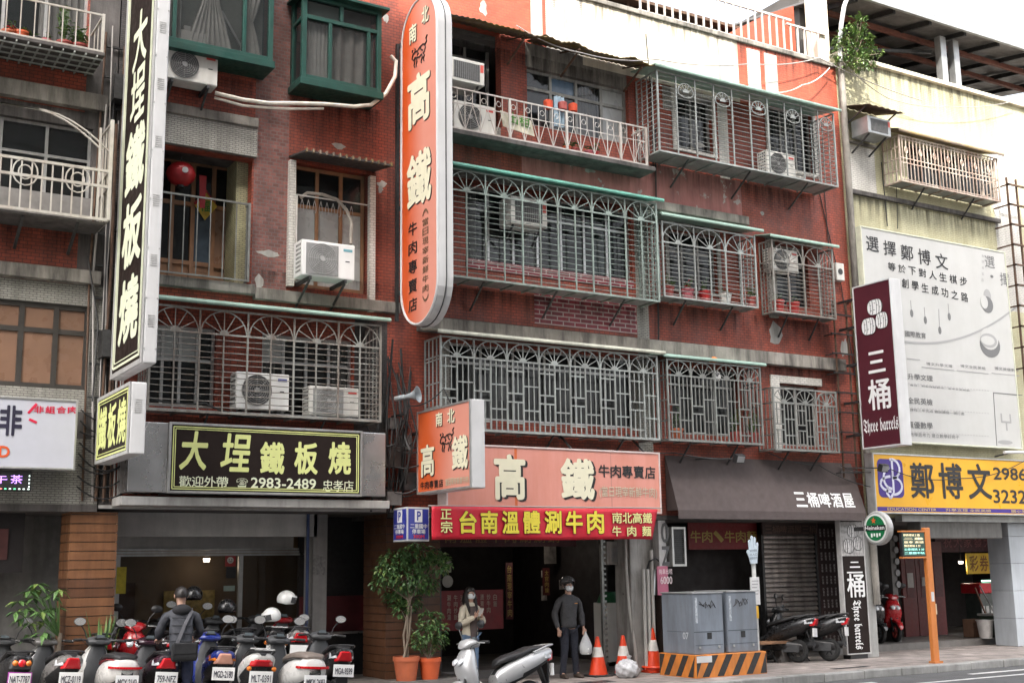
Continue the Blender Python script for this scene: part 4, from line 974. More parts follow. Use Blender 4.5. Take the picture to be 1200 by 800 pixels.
# round beer sign
t = thing('beer_sign', 'round green beer sign in a pale rim on the grey street column', 'sign')
c_ = (19.15, -.98, 2.74); grn = mat('beer sign green', (.008, .16, .055), .35, var=.1)
def oval(cx, cz, ry, rz, n_=28): return [(cx+ry*math.cos(2*PI*i/n_), cz+rz*math.sin(2*PI*i/n_)) for i in range(n_)]
b = MB(); b.prism(oval(c_[1], c_[2], .34, .34), (c_[0]+.004, 0, 0), (0, 1, 0), UZ, (.15, 0, 0), sign_grey); b.build('sign_box', t, bevel=.03)
b = MB(); b.prism(oval(c_[1], c_[2], .285, .285), (c_[0]-.008, 0, 0), (0, 1, 0), UZ, (.01, 0, 0), mat('beer sign white', (.72, .73, .70), .4, var=.05)); b.prism(oval(c_[1], c_[2], .25, .25), (c_[0]-.014, 0, 0), (0, 1, 0), UZ, (.006, 0, 0), grn)
b.box(c_[0]-.02, c_[0]-.0145, c_[1]-.275, c_[1]+.275, c_[2]-.05, c_[2]+.06, blk_l); b.build('sign_face', t)
b = MB(); text(b, 'Heineken', (c_[0]-.021, c_[1]+.25, c_[2]), u, UZ, n, (0, -.035, .50, .05), white_l, off=.02)
st = [(math.sin(PI*k/5)*(.07 if k % 2 == 0 else .03), math.cos(PI*k/5)*(.07 if k % 2 == 0 else .03)) for k in range(10)]
b.prism([(-x, z) for x, z in st], (c_[0]-.016, c_[1]+.03, c_[2]+.15), (0, 1, 0), UZ, (-.004, 0, 0), mat('star orange', (.62, .12, .03), .4, var=0))
for k in range(4): b.box(c_[0]-.018, c_[0]-.0145, c_[1]-.13+k*.07, c_[1]-.09+k*.07, c_[2]-.16-.02*(k % 2), c_[2]-.10, white_l)
b.build('lettering', t); b = MB(); b.box(c_[0]+.05, c_[0]+.1, c_[1]+.3, -.35, 2.7, 2.78, dark_metal); b.build('support_arm', t); base(t, *c_)

# ------------------------------------------------ signs facing the street
def board(t, x0, x1, y, z0, z1, d, face, rimm=alu, rim=.04, body=None, bev=.008):
    b = MB(); b.box(x0, x1, y+.012, y+d, z0, z1, body or rimm); b.build('sign_box', t, bevel=bev)
    b = MB(); b.box(x0+rim, x1-rim, y, y+.011, z0+rim, z1-rim, face); b.build('sign_face', t)
    b = MB()
    for (a, c, e, f_) in ((x0, x0+rim, z0, z1), (x1-rim, x1, z0, z1), (x0+rim, x1-rim, z0, z0+rim), (x0+rim, x1-rim, z1-rim, z1)): b.box(a, c, y-.015, y+.010, e, f_, rimm)
    b.build('sign_rim', t, bevel=.004)
def frame_lines(b, x0, x1, y, z0, z1, ins, w, m):
    for p, q in (((x0+ins, z0+ins), (x1-ins, z0+ins)), ((x0+ins, z1-ins), (x1-ins, z1-ins)), ((x0+ins, z0+ins), (x0+ins, z1-ins)), ((x1-ins, z0+ins), (x1-ins, z1-ins))):
        b.bar((p[0], y-.004, p[1]), (q[0], y-.004, q[1]), w, m, .006)
class PX:
    """a street facing sign at y: rectangles are read in the photograph's pixels and laid on its face"""
    def __init__(s, y): s.y = y
    def r(s, xl, yt, xr, yb): a, c, d, e = rect(xl, yt, xr, yb, s.y); return (a, d, c, e)
def tx(b, s_, y, px, m, off=.03, mode='fit', **k):
    r_ = PX(y).r(*px); o_ = (0, y, 0)
    if mode == 'fit': text(b, s_, o_, UX, UZ, NF, r_, m, off=off, **k)
    elif mode == 'h': htext(b, s_, o_, UX, UZ, NF, r_, m, off=off, **k)
    else: vtext(b, s_, o_, UX, UZ, NF, r_, m, off=off, **k)
# black teppanyaki shop sign with steel ends
t = thing('shop_sign', 'long black teppanyaki sign with lime characters between stainless steel ends', 'sign')
Y = -.62; x0, x1, z0, z1 = P(199, 490, Y)[0], P(424, 582, Y)[0], 3.20, 4.24
board(t, x0, x1, Y, z0, z1, .5, signblack, alu, .035)
b = MB(); b.box(P(152, 515, Y)[0], x0-.003, Y+.04, -.1, z0+.01, z1-.01, steel); b.build('steel_panel', t, bevel=.012); b = MB(); b.box(x1+.003, P(453, 560, Y)[0], Y+.04, -.1, z0+.01, z1-.01, steel); b.build('steel_panel', t, bevel=.012)
b = MB(); frame_lines(b, x0, x1, Y, z0, z1, .065, .016, lime_l); frame_lines(b, x0, x1, Y, z0, z1, .095, .012, lime_l)
tx(b, '大', Y, (211, 504, 243, 551), lime_l, .045, shear=.12); tx(b, '埕', Y, (259, 507, 293, 553), lime_l, .04, shear=.12)
for i, ch in enumerate('鐵板燒'): tx(b, ch, Y, (305+i*40, 517, 333+i*39, 556), lime_l, .055)
tx(b, '歡迎外帶', Y, (210, 557, 267, 571), pale_l, .02, 'h', gap=.03); tx(b, '☎', Y, (277, 560, 290, 571), pale_l, 0); tx(b, '2983-2489', Y, (294, 559, 370, 573), pale_l, .03); tx(b, '忠孝店', Y, (378, 562, 414, 576), pale_l, .01, 'h', gap=.02)
b.build('lettering', t); base(t, x0, Y, z0)
# white shop sign at the left edge
t = thing('shop_sign', 'white shop sign with black and red characters at the left edge', 'sign')
Y = -.5; board(t, -.5, 3.66, Y, 3.50, 4.50, .3, mat('bluish white sign face', (.44, .45, .51), .4, var=.03), alu, .03)
b = MB(); tx(b, '啡', Y, (-27, 474, -3, 510), blk_l, .05); tx(b, '非', Y, (0, 474, 25, 511), mat('navy black lettering', (.02, .018, .04), .5), .05); tx(b, 'D', Y, (-1, 522, 11, 536), mat('orange red lettering', (.62, .09, .02), .5), .05)
rl = mat('crimson lettering', (.55, .012, .05), .5, var=0)
r_ = PX(Y).r(40, 477, 90, 488); htext(b, '非組合肉', (0, Y, 0), (1, 0, .045), UZ, NF, (r_[0], r_[1]-.12, r_[2], r_[3]-.12), rl, off=.045, gap=.15)
for (a, c) in (((33, 484), (43, 473)), ((34, 491), (43, 495))):
    p, q = P(*a, Y), P(*c, Y); b.bar((p[0], Y-.004, p[1]), (q[0], Y-.004, q[1]), .035, rl, .006)
b.build('lettering', t); base(t, 3.6, Y, 3.5)
t = thing('led_sign', 'dark running text display with green and violet dots under the white sign', 'display')
b = MB(); b.box(1.5, 3.1, -.45, -.3, 3.20, 3.48, black); b.build('display_box', t, bevel=.01)
b = MB(); ledm = [mat('led green', (.1, .5, .2), .5, var=0, emit=(.15, 1, .4), estr=.55), mat('led violet', (.3, .1, .5), .5, var=0, emit=(.45, .25, 1), estr=.7), mat('led red', (.5, .1, .1), .5, var=0, emit=(1, .15, .12), estr=.7), mat('led white', (.5, .5, .5), .5, var=0, emit=(.7, .9, .8), estr=.6)]
rr = random.Random(3)
for k, ch in enumerate('今日特賣下午茶'): text(b, ch, (0, -.45, 0), UX, UZ, NF, (1.62+k*.2, 3.30, 1.78+k*.2, 3.42), ledm[0] if k < 4 else ledm[1], off=.01)
for k in range(26):
    b.box(1.55+k*.06, 1.575+k*.06, -.456, -.451, 3.22, 3.235, ledm[rr.choice((0, 2, 3, 3))])
for k in range(4): b.box(3.06, 3.075, -.456, -.451, 3.25+k*.05, 3.27+k*.05, ledm[3])
b.build('dots', t); base(t, 2.3, -.4, 3.2)
# salmon beef sign
t = thing('shop_sign', 'long salmon beef restaurant sign with two large cream characters', 'sign')
Y = -.8; x0, x1, z0, z1 = 9.44, 13.86, 2.98, 4.09
board(t, x0, x1, Y, z0, z1, .3, salmon, mat('pale pink sign frame', (.62, .5, .47), .45), .03)
b = MB()
for (s_, r_) in (('高', (578, 531, 616, 586)), ('鐵', (656, 536, 697, 586))):
    q = (r_[0]+2.5, r_[1]+1.5, r_[2]+2.5, r_[3]+1.5); tx(b, s_, Y, q, blk_l, .075, bbox_off=.06, lift=.005); tx(b, s_, Y, r_, cream_l, .06, lift=.009)
q_ = P(603, 550, Y)[0]; b.box(q_, q_+.05, Y-.002, Y-.0005, z0+.04, z1-.04, mat('orange seam', (.58, .12, .03), .45)); b.box(q_+2.0, q_+2.012, Y-.002, Y-.0005, z0+.04, z1-.04, mat('dull seam', (.45, .2, .16), .5))
tx(b, '牛肉專賣店', Y, (701, 544, 768, 561), blk_l, .04, 'h', gap=.08)
gl = mat('grey line lettering', (.28, .19, .15), .5, var=0); tx(b, '(當日現宰新鮮牛肉)', Y, (702, 569, 770, 585), gl, .03, 'fit'); tx(b, '(當日現宰新鮮牛肉)', Y, (702, 569, 770, 585), mat('pale beige lettering', (.62, .5, .36), .5, var=0), .0, 'fit', lift=.009)
b.build('lettering', t)
b = MB()
for x in (9.9, 12.0, 13.6): b.bar((x, Y+.1, z1), (x+.1, -.02, z1+.42), .03, dark_metal); b.box(x-.02, x+.02, -.5, -.05, 3.3, 3.35, dark_metal)
b.build('support_arm', t); base(t, x0, Y, z0)
# red banner
t = thing('banner', 'red cloth banner with yellow characters hung below the salmon sign', 'banner')
Y = -.88; x0, z0 = P(506, 629, Y); x1, z1 = P(771, 601, Y); z0, z1 = 2.52, 3.05
nx, nz = 60, 8; vs = []; fs = []
for j in range(nz+1):
    for i in range(nx+1):
        q, k = i/nx, j/nz; xx = x0+(x1-x0)*q-(.16*(1-k) if i == nx else .16*(1-k)*max(0, (q-.9)*10)); vs.append((xx, Y+.012*math.sin(q*23+k*3)*(1-k*.6), z0+(z1-z0)*k+.008*math.sin(q*9)))
for j in range(nz):
    for i in range(nx): fs.append((j*(nx+1)+i, j*(nx+1)+i+1, (j+1)*(nx+1)+i+1, (j+1)*(nx+1)+i))
b = MB(); b.add(vs, fs, mat('red banner cloth', (.48, .006, .022), .55, var=.12, scale=4), True); b.build('cloth', t, solid=.004)
b = MB(); yl = mat('yellow banner lettering', (.72, .60, .05), .5, var=.08); ylp = mat('pale yellow banner lettering', (.72, .66, .28), .5, var=0)
def ban(s_, r_, off, m=yl, mode='fit', **k):
    tx(b, s_, Y-.015, r_, blk_l, off+.035, mode, bbox_off=off, lift=.002, **k); tx(b, s_, Y-.015, r_, m, off, mode, lift=.007, **k)
ban('正', (516, 596, 529, 608), .03, ylp); ban('宗', (516, 610, 530, 624), .03, ylp)
for i, ch in enumerate('台南溫體涮牛肉'): ban(ch, (538+i*24.9, 598, 558.5+i*24.9, 625), .05)
ban('南北高鐵', (717, 600, 764, 613), .03, ylp, 'h', gap=.06)
for i, ch in enumerate('牛肉麵'): ban(ch, (717+i*17.5, 616, 728+i*17.5, 628), .03, ylp)
b.build('lettering', t)
b = MB(); b.tube([(x0-.05, Y+.02, z1+.01), (x1+.1, Y+.02, z1+.03)], .012, cable_g, 5); b.build('rope', t); base(t, x0, Y, z0)
# blue parking sign: two faces meeting at an edge
t = thing('parking_sign', 'blue and white three sided parking sign under the orange square sign', 'sign')
blue = mat('parking sign blue', (.035, .045, .30), .4, var=.08)
pA = P(461, 612, -.25)[0]; cx_, cy_ = P(477, 612, -.85)[0], -.85; xr = P(503, 612, -.72)[0]; zt, zb = 3.04, 2.50
b = MB(); b.prism([(pA, -.25), (cx_, cy_), (xr, -.72), (xr, -.25)], (0, 0, zb), UX, (0, 1, 0), (0, 0, zt-zb), sign_white); b.build('sign_box', t, bevel=.006)
b = MB()
for (p, q) in (((pA, -.25), (cx_, cy_)), ((cx_, cy_), (xr, -.72))):
    d = Vector((q[0]-p[0], q[1]-p[1], 0)); Lh = d.length; d.normalize(); nn = Vector((d.y, -d.x, 0)); o_ = Vector((p[0], p[1], zb))
    b.prism([(.025, .03), (Lh-.025, .03), (Lh-.025, zt-zb-.03), (.025, zt-zb-.03)], o_+nn*.003, d, UZ, nn*.003, blue)
    b.prism([(Lh*.33, .30), (Lh*.67, .30), (Lh*.67, .50), (Lh*.33, .50)], o_+nn*.007, d, UZ, nn*.002, white_l)
    text(b, 'P', o_+nn*.006, d, UZ, nn, (Lh*.42, .325, Lh*.6, .475), blue, off=.05)
    text(b, '二重國中', o_+nn*.006, d, UZ, nn, (Lh*.12, .20, Lh*.88, .275), white_l, off=.02); text(b, '停車場', o_+nn*.006, d, UZ, nn, (Lh*.2, .115, Lh*.8, .19), white_l, off=.02)
    text(b, '300M', o_+nn*.006, d, UZ, nn, (Lh*.25, .045, Lh*.75, .10), mat('red lettering', (.6, .03, .03), .5, var=0), off=.03)
b.build('sign_face', t); b = MB(); b.box(8.9, 8.95, -.25, -.01, 2.9, 2.95, dark_metal); b.build('support_arm', t); base(t, cx_, cy_, zb)
# white billboard
t = thing('billboard', 'big white tutoring billboard with brush characters on the yellow wall', 'billboard')
Y = -.32; x0, x1, z0, z1 = 20.02, 24.92, 4.60, 9.34
bbw = mat('billboard white', (.43, .43, .415), .5, var=.07, scale=1.2, dirt=.15, dirtcol=(.36, .35, .32))
board(t, x0, x1, Y, z0, z1, .18, bbw, mat('pale billboard edge', (.55, .56, .44), .5), .03)
b = MB(); gk = mat('grey print', (.13, .13, .13), .5, var=0); lk = mat('light grey print', (.29, .29, .285), .5, var=0)
def bt(s_, px, m, off=.02, **k): tx(b, s_, Y, px, m, off, **k)
for i, ch in enumerate('選擇鄭博文'): bt(ch, (1014+i*20.3, 276+i*5.0, 1030+i*20.3, 296+i*5.2), blk_l, .015)
for i, ch in enumerate('等於下對人生棋步'): bt(ch, (1040+i*12, 307+i*2.4, 1049.5+i*12, 318+i*2.5), blk_l, .02)
for i, ch in enumerate('創學生成功之路'): bt(ch, (1056+i*11.6, 326+i*2.7, 1065+i*11.6, 338+i*2.7), blk_l, .02)
bt('選', (1153, 299, 1166, 315), gk, 0); bt('擇', (1171, 319, 1183, 336), gk, 0); bt('・', (1160, 322, 1164, 326), gk, .02)
for i in range(5): bt('教學專業品'[i], (1150, 298+i*7, 1153, 302+i*7), lk, 0)
for (a, ln) in (((1067, 352), 12), ((1083, 360), 12), ((1100, 362), 22), ((1111, 356), 12)):      # hanging spoons
    p = P(*a, Y); q = P(a[0]+1, a[1]+ln, Y); b.bar((p[0], Y-.004, p[1]), (q[0], Y-.004, q[1]), .022, lk, .005)
    b.prism([(.05*math.cos(s_), .09*math.sin(s_)) for s_ in np.linspace(0, 2*PI, 13)[:-1]], (q[0], Y-.003, q[1]-.06), UX, UZ, NF and (0, -.004, 0), gk)
def ell(c, rx, rz, m, rot=0., a0=0, a1=2*PI, dy=.003):
    p = P(*c, Y); pts = [(rx*math.cos(s_), rz*math.sin(s_)) for s_ in np.linspace(a0, a1, 22)]
    pts = [(x*math.cos(rot)-z*math.sin(rot), x*math.sin(rot)+z*math.cos(rot)) for x, z in pts]
    b.prism(pts, (p[0], Y-dy, p[1]), UX, UZ, (0, -.003, 0), m)
ell((1157, 347), .13, .17, lk); ell((1157, 357), .2, .20, gk, dy=.004); ell((1153, 354), .13, .16, bbw, dy=.008)
ell((1160, 404), .36, .30, gk); ell((1159, 397), .32, .26, bbw, dy=.007); ell((1158, 399), .30, .17, lk, dy=.011); ell((1157, 399), .24, .11, bbw, dy=.015)
for q0, q1 in (((1063, 398), (1195, 350)),):                      # sweeping curve
    prev = None
    for k in np.linspace(0, 1, 24):
        px = 1060+135*k; py = 400+14*math.sin(k*PI*.5)-58*k*k
        p = P(px, py, Y)
        if prev: b.bar((prev[0], Y-.004, prev[1]), (p[0], Y-.004, p[1]), .05, lk, .005)
        prev = p
bt('國際教育', (1060, 387, 1085, 397), gk, .02)
for i, s_ in enumerate(('博文升學文理', '博文全民英檢', '博文資優數學')): bt(s_, (1085+i*40, 424+i*2.6, 1116+i*39, 431+i*2.6), gk, .01)
for k, (s1, s2) in enumerate((('升學文理', '專班：輕鬆理解觀念．會考全面稱霸'), ('全民英檢', '課程三年完成 聽說讀寫一網打盡'), ('資優數學', '數學思考力 建立數學好底子'))):
    bt(s1, (1063, 437+k*28, 1093, 447+k*28), gk, .02); bt(s2, (1066, 450+k*28, 1136-k*6, 458+k*28+.5), gk, .01)
    p, q = P(1064, 449+k*28, Y), P(1160, 455+k*27, Y)
    for j in range(28): xx = p[0]+(q[0]-p[0])*j/28; b.box(xx, xx+.05, Y-.005, Y-.002, p[1]-.004, p[1]+.006, lk)
for (a, c) in (((1063, 420), (1078, 422)), ((1080, 430), (1118, 434)), ((1121, 434), (1158, 437)), ((1162, 437), (1194, 440)), ((1164, 460), (1198, 463)), ((1164, 460), (1168, 522))):
    p, q = P(*a, Y), P(*c, Y); b.bar((p[0], Y-.004, p[1]), (q[0], Y-.004, q[1] if abs(a[0]-c[0]) < 6 else p[1]), .02, gk if a[0] == 1164 else lk, .005)
bt('⑂', (1172, 484, 1186, 505), lk, .0); ell((1178, 518), .26, .05, lk)
b.build('print', t); b = MB()
for x in (20.6, 22.4, 24.3): b.box(x, x+.05, Y+.19, -.01, 4.7, 4.76, dark_metal); b.box(x, x+.05, Y+.19, -.01, 9.1, 9.16, dark_metal)
b.build('support_arm', t); base(t, x0, Y, z0)
# yellow sign
t = thing('shop_sign', 'bright yellow tutoring sign with a violet logo and phone numbers', 'sign')
Y = -.55; x0, x1, z0, z1 = 19.66, 26.5, 3.06, 4.32
yel = mat('bright yellow sign face', (.70, .36, .012), .38, var=.06, scale=1.2); vio = mat('violet logo', (.045, .018, .20), .4, var=.05)
board(t, x0, x1, Y, z0, z1, .22, yel, alu, .03)
b = MB(); r_ = PX(Y).r(1027, 537, 1060, 583); R4 = .12; pts = []
for (cx, cz, a) in ((r_[2]-R4, r_[3]-R4, 0), (r_[0]+R4, r_[3]-R4, 1), (r_[0]+R4, r_[1]+R4, 2), (r_[2]-R4, r_[1]+R4, 3)):
    pts += [(cx+R4*math.cos(PI/2*(a+k/5)), cz+R4*math.sin(PI/2*(a+k/5))) for k in range(6)]
b.prism(pts, (0, Y-.003, 0), UX, UZ, (0, -.003, 0), vio)
mx, mz = (r_[0]+r_[2])/2, (r_[1]+r_[3])/2; lg = mat('pale lilac logo line', (.62, .62, .74), .4, var=0)
def strip(pts, wd=.055):
    for p, q in zip(pts, pts[1:]): b.bar((p[0], Y-.010, p[1]), (q[0], Y-.010, q[1]), wd, lg, .006)
strip([(mx+.06, mz+.40), (mx+.06, mz-.30), (mx-.05, mz-.42), (mx-.16, mz-.30), (mx-.1, mz-.2)])
strip([(mx+.06+.22*math.sin(s_), mz+.2+.2*math.cos(s_)) for s_ in np.linspace(-.3, PI, 12)]); strip([(mx+.06+.26*math.sin(s_), mz-.16+.18*math.cos(s_)) for s_ in np.linspace(0, PI, 12)])
strip([(mx+.02-.24*math.sin(s_), mz+.0+.22*math.cos(s_)) for s_ in np.linspace(.2, PI, 12)]); strip([(mx+.02-.34*math.sin(s_), mz-.12+.16*math.cos(s_)) for s_ in np.linspace(.1, PI-.1, 12)])
for i, ch in enumerate('鄭博文'): tx(b, ch, Y, (1065+i*33.5, 541+i*.6, 1096+i*33.5, 584+i*.6), blk_l, .035)
tx(b, '2986', Y, (1163, 547, 1203, 563), blk_l, .03); tx(b, '3232', Y, (1163, 573, 1203, 590), blk_l, .03)
q = rect(1024, 586, 1204, 594, Y); b.box(x0+.05, x1-.05, Y-.004, Y-.001, z0+.05, z0+.14, vio)
for k, c0 in enumerate((20.0, 21.8, 24.0)): text(b, 'EDUCATION CENTER' if k == 0 else ('升學文理 全民英檢' if k == 1 else '國小安親 資優數學'), (0, Y-.004, 0), UX, UZ, NF, (c0, z0+.065, c0+1.5, z0+.125), mat('gold small print', (.6, .45, .15), .5, var=0))
b.build('lettering', t); base(t, x0, Y, z0)
b = MB(); b.tube([(0, 0, 0), (1.5, 0, .06)], .035, sign_white, 8); b.tube([(.2, 0, 0), (.2, .4, -.05)], .02, dark_metal, 5); tag(b.build('lamp_tube'), 'thin white tube lamp on top of the yellow sign', 'lamp').location = (23.4, -.95, 4.42)
# brown awning of the beer house
t = thing('shop_awning', 'taupe fabric awning of the beer house with white characters', 'awning')
aw = mat('taupe awning fabric', (.085, .066, .063), .85, var=.1, scale=4, bump=.2, bscale=200)
x0, x1 = 14.60, P(1015, 603, -.36)[0]; zt, zb, ya_, yb_ = 4.13, 3.08, -.02, -.36
b = MB(); b.add([(x0, ya_, zt), (x1, ya_, zt), (x1, yb_, zb), (x0, yb_, zb), (x0, ya_, zb), (x1, ya_, zb), (x1, yb_, zb-.16), (x0, yb_, zb-.16)], [(3, 2, 1, 0), (3, 7, 6, 2), (0, 4, 3), (1, 2, 5)], aw)
b.build('fabric', t, solid=.012)
b = MB(); d = Vector((0, yb_-ya_, zb-zt)); L_ = d.length; v_ = -d.normalized(); nn = Vector((0, -(zt-zb), -(ya_-yb_)*-1)).normalized(); nn = Vector((0, v_.z*-1, v_.y)).normalized()
if nn.y > 0: nn = -nn
o_ = Vector((0, yb_, zb)); xa = P(932, 585, -.3)[0]; xb = P(1001, 590, -.3)[0]
htext(b, '三桶啤酒屋', o_, UX, v_, nn, (xa, .10, xb, .42), white_l, off=.04, lift=.012); b.build('lettering', t)
b = MB()
for x in (x0+.1, 16.9, x1-.1): b.bar((x, ya_, zb+.02), (x, yb_+.03, zb+.02), .03, dark_metal)
b.build('frame', t); base(t, x0, -.1, zb)
# ================================================================ ground floor
plank = mat('orange brown plank', (.205, .092, .040), .5, var=.3, scale=2.2, dirt=.45, dirtcol=(.06, .025, .014))
plank_d = mat('dark brown plank', (.115, .050, .024), .5, var=.35, scale=2.2, dirt=.5, dirtcol=(.035, .018, .012))
def planked(parent, name, x0, x1, y0, y1, z0, z1, m, h=.132):
    b = MB(); b.box(x0+.02, x1-.02, y0+.02, y1, z0, z1, black); z = z0
    rr = random.Random(5)
    while z < z1-.02:
        t = min(h-.012, z1-z); e = rr.uniform(-.004, .004); mm = m if rr.random() > .14 else plank_d
        b.box(x0, x1, y0+e, y0+.019, z, z+t, mm); b.box(x0, x0+.019, y0+.02, y1, z, z+t, mm); b.box(x1-.019, x1, y0+.02, y1, z, z+t, mm); z += h
    return b.build(name, parent)
planked(b1, 'pillar', P(80, 660, .1)[0], P(136, 660, .1)[0], .1, .75, ZA, 2.949, plank)
planked(b2, 'pillar', P(452, 700, .4)[0], P(516, 700, .4)[0], .4, 1.3, ZA, 2.998, plank_d)
YS = 2.0                                                            # teppanyaki shopfront
fx0, fx1 = P(136, 650, YS)[0], P(362, 650, YS)[0]
grey_f = mat('grey fascia panel', (.46, .45, .43), .6, var=.08, dirt=.2)
b = MB(); b.box(4.3, 7.9, .9, 1.0, 2.62, 2.999, grey_f); b.box(4.3, 7.9, YS-.02, YS+.15, 2.45, 2.999, grey_f); b.build('fascia', b2)
b = MB()
for k in range(3): b.box(4.3, fx1, YS-.10+.02*k, YS-.022, 2.33+k*.045, 2.365+k*.045, alu)
b.build('shutter_rail', b2)
b = MB(); yy = YS
for x in (fx0, P(279, 700, YS)[0], fx1-.09): b.box(x, x+.075, yy, yy+.08, ZA, 2.33, alu)
b.box(fx0+.076, fx1-.1, yy+.005, yy+.075, ZA, ZA+.1, alu); f = b.build('shop_window', b2)
gl_m = mat('shop window glass', (.02, .02, .02), .04, var=0, alpha=.55)
b = MB(); b.add([(fx0, yy+.04, ZA), (fx1-.05, yy+.04, ZA), (fx1-.05, yy+.04, 2.33), (fx0, yy+.04, 2.33)], [(0, 1, 2, 3)], gl_m); b.build('pane', f)
warm = mat('warm brown inner wall', (.22, .15, .09), .7, var=.3, scale=1.2)
b = MB(); b.box(3.9, 9.2, 3.2, 3.35, ZA, 3, warm); b.box(3.7, 3.8, YS, 3.2, ZA, 3, warm); b.box(4.9, 5.5, 3.15, 3.198, 1.0, 1.9, plank_d); b.box(6.0, 6.9, 3.16, 3.198, 1.2, 1.75, mat('yellow menu sheet', (.55, .42, .14), .6, var=.5, scale=14)); b.build('inner_wall', b2)
def sticker(px, Y, m, parent, name='poster', th=.004):
    q = rect(*px, Y); b = MB(); b.box(q[0], q[1], Y-th, Y-.001, q[2], q[3], m); return b.build(name, parent)
pst = sticker((137, 664, 147, 695), YS-.006, mat('yellow poster', (.50, .40, .03), .5, var=.25, scale=12), b2)
sticker((264, 650, 276, 663), YS-.006, mat('red round sticker', (.35, .03, .03), .5, var=.1), b2, 'sticker')
b = MB(); q = P(270, 656, YS-.014); b.disc((q[0], YS-.012, q[1]), NF, .055, .004, mat('pale sticker print', (.6, .55, .5), .5), 18); b.box(q[0]-.03, q[0]-.015, YS-.02, YS-.017, q[1], q[1]+.02, black); b.box(q[0]+.015, q[0]+.03, YS-.02, YS-.017, q[1], q[1]+.02, black); b.box(q[0]-.03, q[0]+.03, YS-.02, YS-.017, q[1]-.03, q[1]-.018, black); b.build('sticker', b2)
sticker((265, 664, 276, 677), YS-.006, black, b2, 'sticker'); sticker((262, 686, 275, 692), YS-.006, mat('pale green notice', (.3, .38, .33), .5), b2, 'sticker')
b = MB(); gx0, gx1 = P(366, 700, .9)[0], P(383, 700, .9)[0]; b.box(gx0, gx1, .9, 1.3, ZA, 2.998, mat('grey painted column', (.235, .23, .225), .7, var=.12, dirt=.3)); b.build('column', b2, bevel=.01)
sticker((367, 650, 381, 673), .897, mat('worn grey notice', (.17, .165, .16), .6, var=.5, scale=20), b2, 'notice')
b = MB(); x = P(361, 700, .8)[0]; b.tube([(x, .85, ZA), (x, .85, 2.99)], .028, mat('navy blue pipe', (.03, .05, .13), .5), 8); b.build('pipe', b2)
# side shop between column and pillar
sx0, sx1 = gx1-.1, P(462, 700, 1.7)[0]-.8
b = MB(); b.box(sx0, sx1+.8, 1.9, 2.0, ZA, 3, mat('dark shop wall', (.02, .018, .018), .6)); b.box(sx0, sx1+.8, 1.84, 1.898, 1.02, 1.62, mat('wine red panel', (.11, .018, .022), .5, var=.25, scale=5)); b.box(sx0, sx1+.8, 1.6, 1.85, .98, 1.015, steel); b.box(sx0, sx1+.8, 1.70, 1.84, ZA, .975, black)
b.build('counter', b2)
# ---- beef restaurant
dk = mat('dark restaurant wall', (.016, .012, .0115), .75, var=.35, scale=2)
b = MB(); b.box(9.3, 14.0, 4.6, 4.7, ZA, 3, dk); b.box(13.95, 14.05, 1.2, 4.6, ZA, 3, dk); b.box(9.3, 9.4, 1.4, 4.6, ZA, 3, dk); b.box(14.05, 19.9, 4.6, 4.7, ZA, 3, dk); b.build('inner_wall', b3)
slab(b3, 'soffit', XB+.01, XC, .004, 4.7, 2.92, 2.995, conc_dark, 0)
b = MB(); b.box(9.9, 13.4, 1.3, 1.38, 2.45, 2.919, mat('dark red header', (.06, .012, .014), .6, var=.3)); htext(b, '台南溫體牛肉涮涮鍋', (0, 1.3, 0), UX, UZ, NF, (10.2, 2.52, 13.0, 2.72), mat('dull gold lettering', (.16, .10, .03), .6, var=.2), gap=.25, off=.02); b.build('shop_header', b3)
q = rect(517, 692, 590, 736, 2.2); mb_ = MB(); mb_.box(q[0], q[1], 2.2, 2.26, q[2], q[3], mat('red menu board', (.22, .018, .02), .5, var=.2, scale=5))
wl = mat('menu lettering', (.5, .38, .3), .5, var=0)
for i in range(8):
    s_ = ['涮牛肉湯', '牛肉炒飯', '滷牛腱', '牛肉麵', '牛雜湯', '燙青菜', '炒牛肉', '白飯'][i]
    a = q[0]+.12+i*(q[1]-q[0]-.2)/8; vtext(mb_, s_, (0, 2.2, 0), UX, UZ, NF, (a, q[3]-.1-len(s_)*.11, a+.08, q[3]-.08), wl, off=.02)
mb_.build('menu_board', b3)
for k, (px, m_) in enumerate((((637, 630, 652, 660), 'x'), ((634, 668, 640, 676), 'w'), ((634, 686, 641, 703), 'w'), ((655, 679, 663, 690), 'w'))):
    sticker(px, 2.6, mat('faded paper notice', (.30, .27, .24), .7, var=.4, scale=12) if k else mat('dim picture', (.12, .11, .10), .5, var=.6, scale=9), b3, 'notice')
b = MB(); 
for px, s_ in (((594, 662, 600, 722), '台南現宰牛肉'), ((638, 668, 643, 694), '太官肉燥')):
    q = rect(*px, 2.5); b.box(q[0]-.03, q[1]+.03, 2.5, 2.53, q[2]-.05, q[3]+.05, mat('dark red strip', (.075, .012, .012), .6)); vtext(b, s_, (0, 2.5, 0), UX, UZ, NF, (q[0], q[2], q[1], q[3]), mat('ochre lettering', (.42, .29, .08), .5, var=0), off=.02)
b.build('hanging_strip', b3)
q = rect(516, 665, 524, 690, 1.5); b = MB(); b.box(q[0]-.02, q[0]+.02, 1.5, 1.54, ZA, 2.44, dark_metal); b.disc((q[0]+.14, 1.49, q[2]+.14), NF, .11, .01, mat('pale round plate', (.32, .31, .28), .6), 20); b.box(q[0]+.06, q[0]+.22, 1.49, 1.5, q[2]+.3, q[2]+.5, mat('paper sheet', (.32, .31, .29), .7)); b.build('door_post', b3)
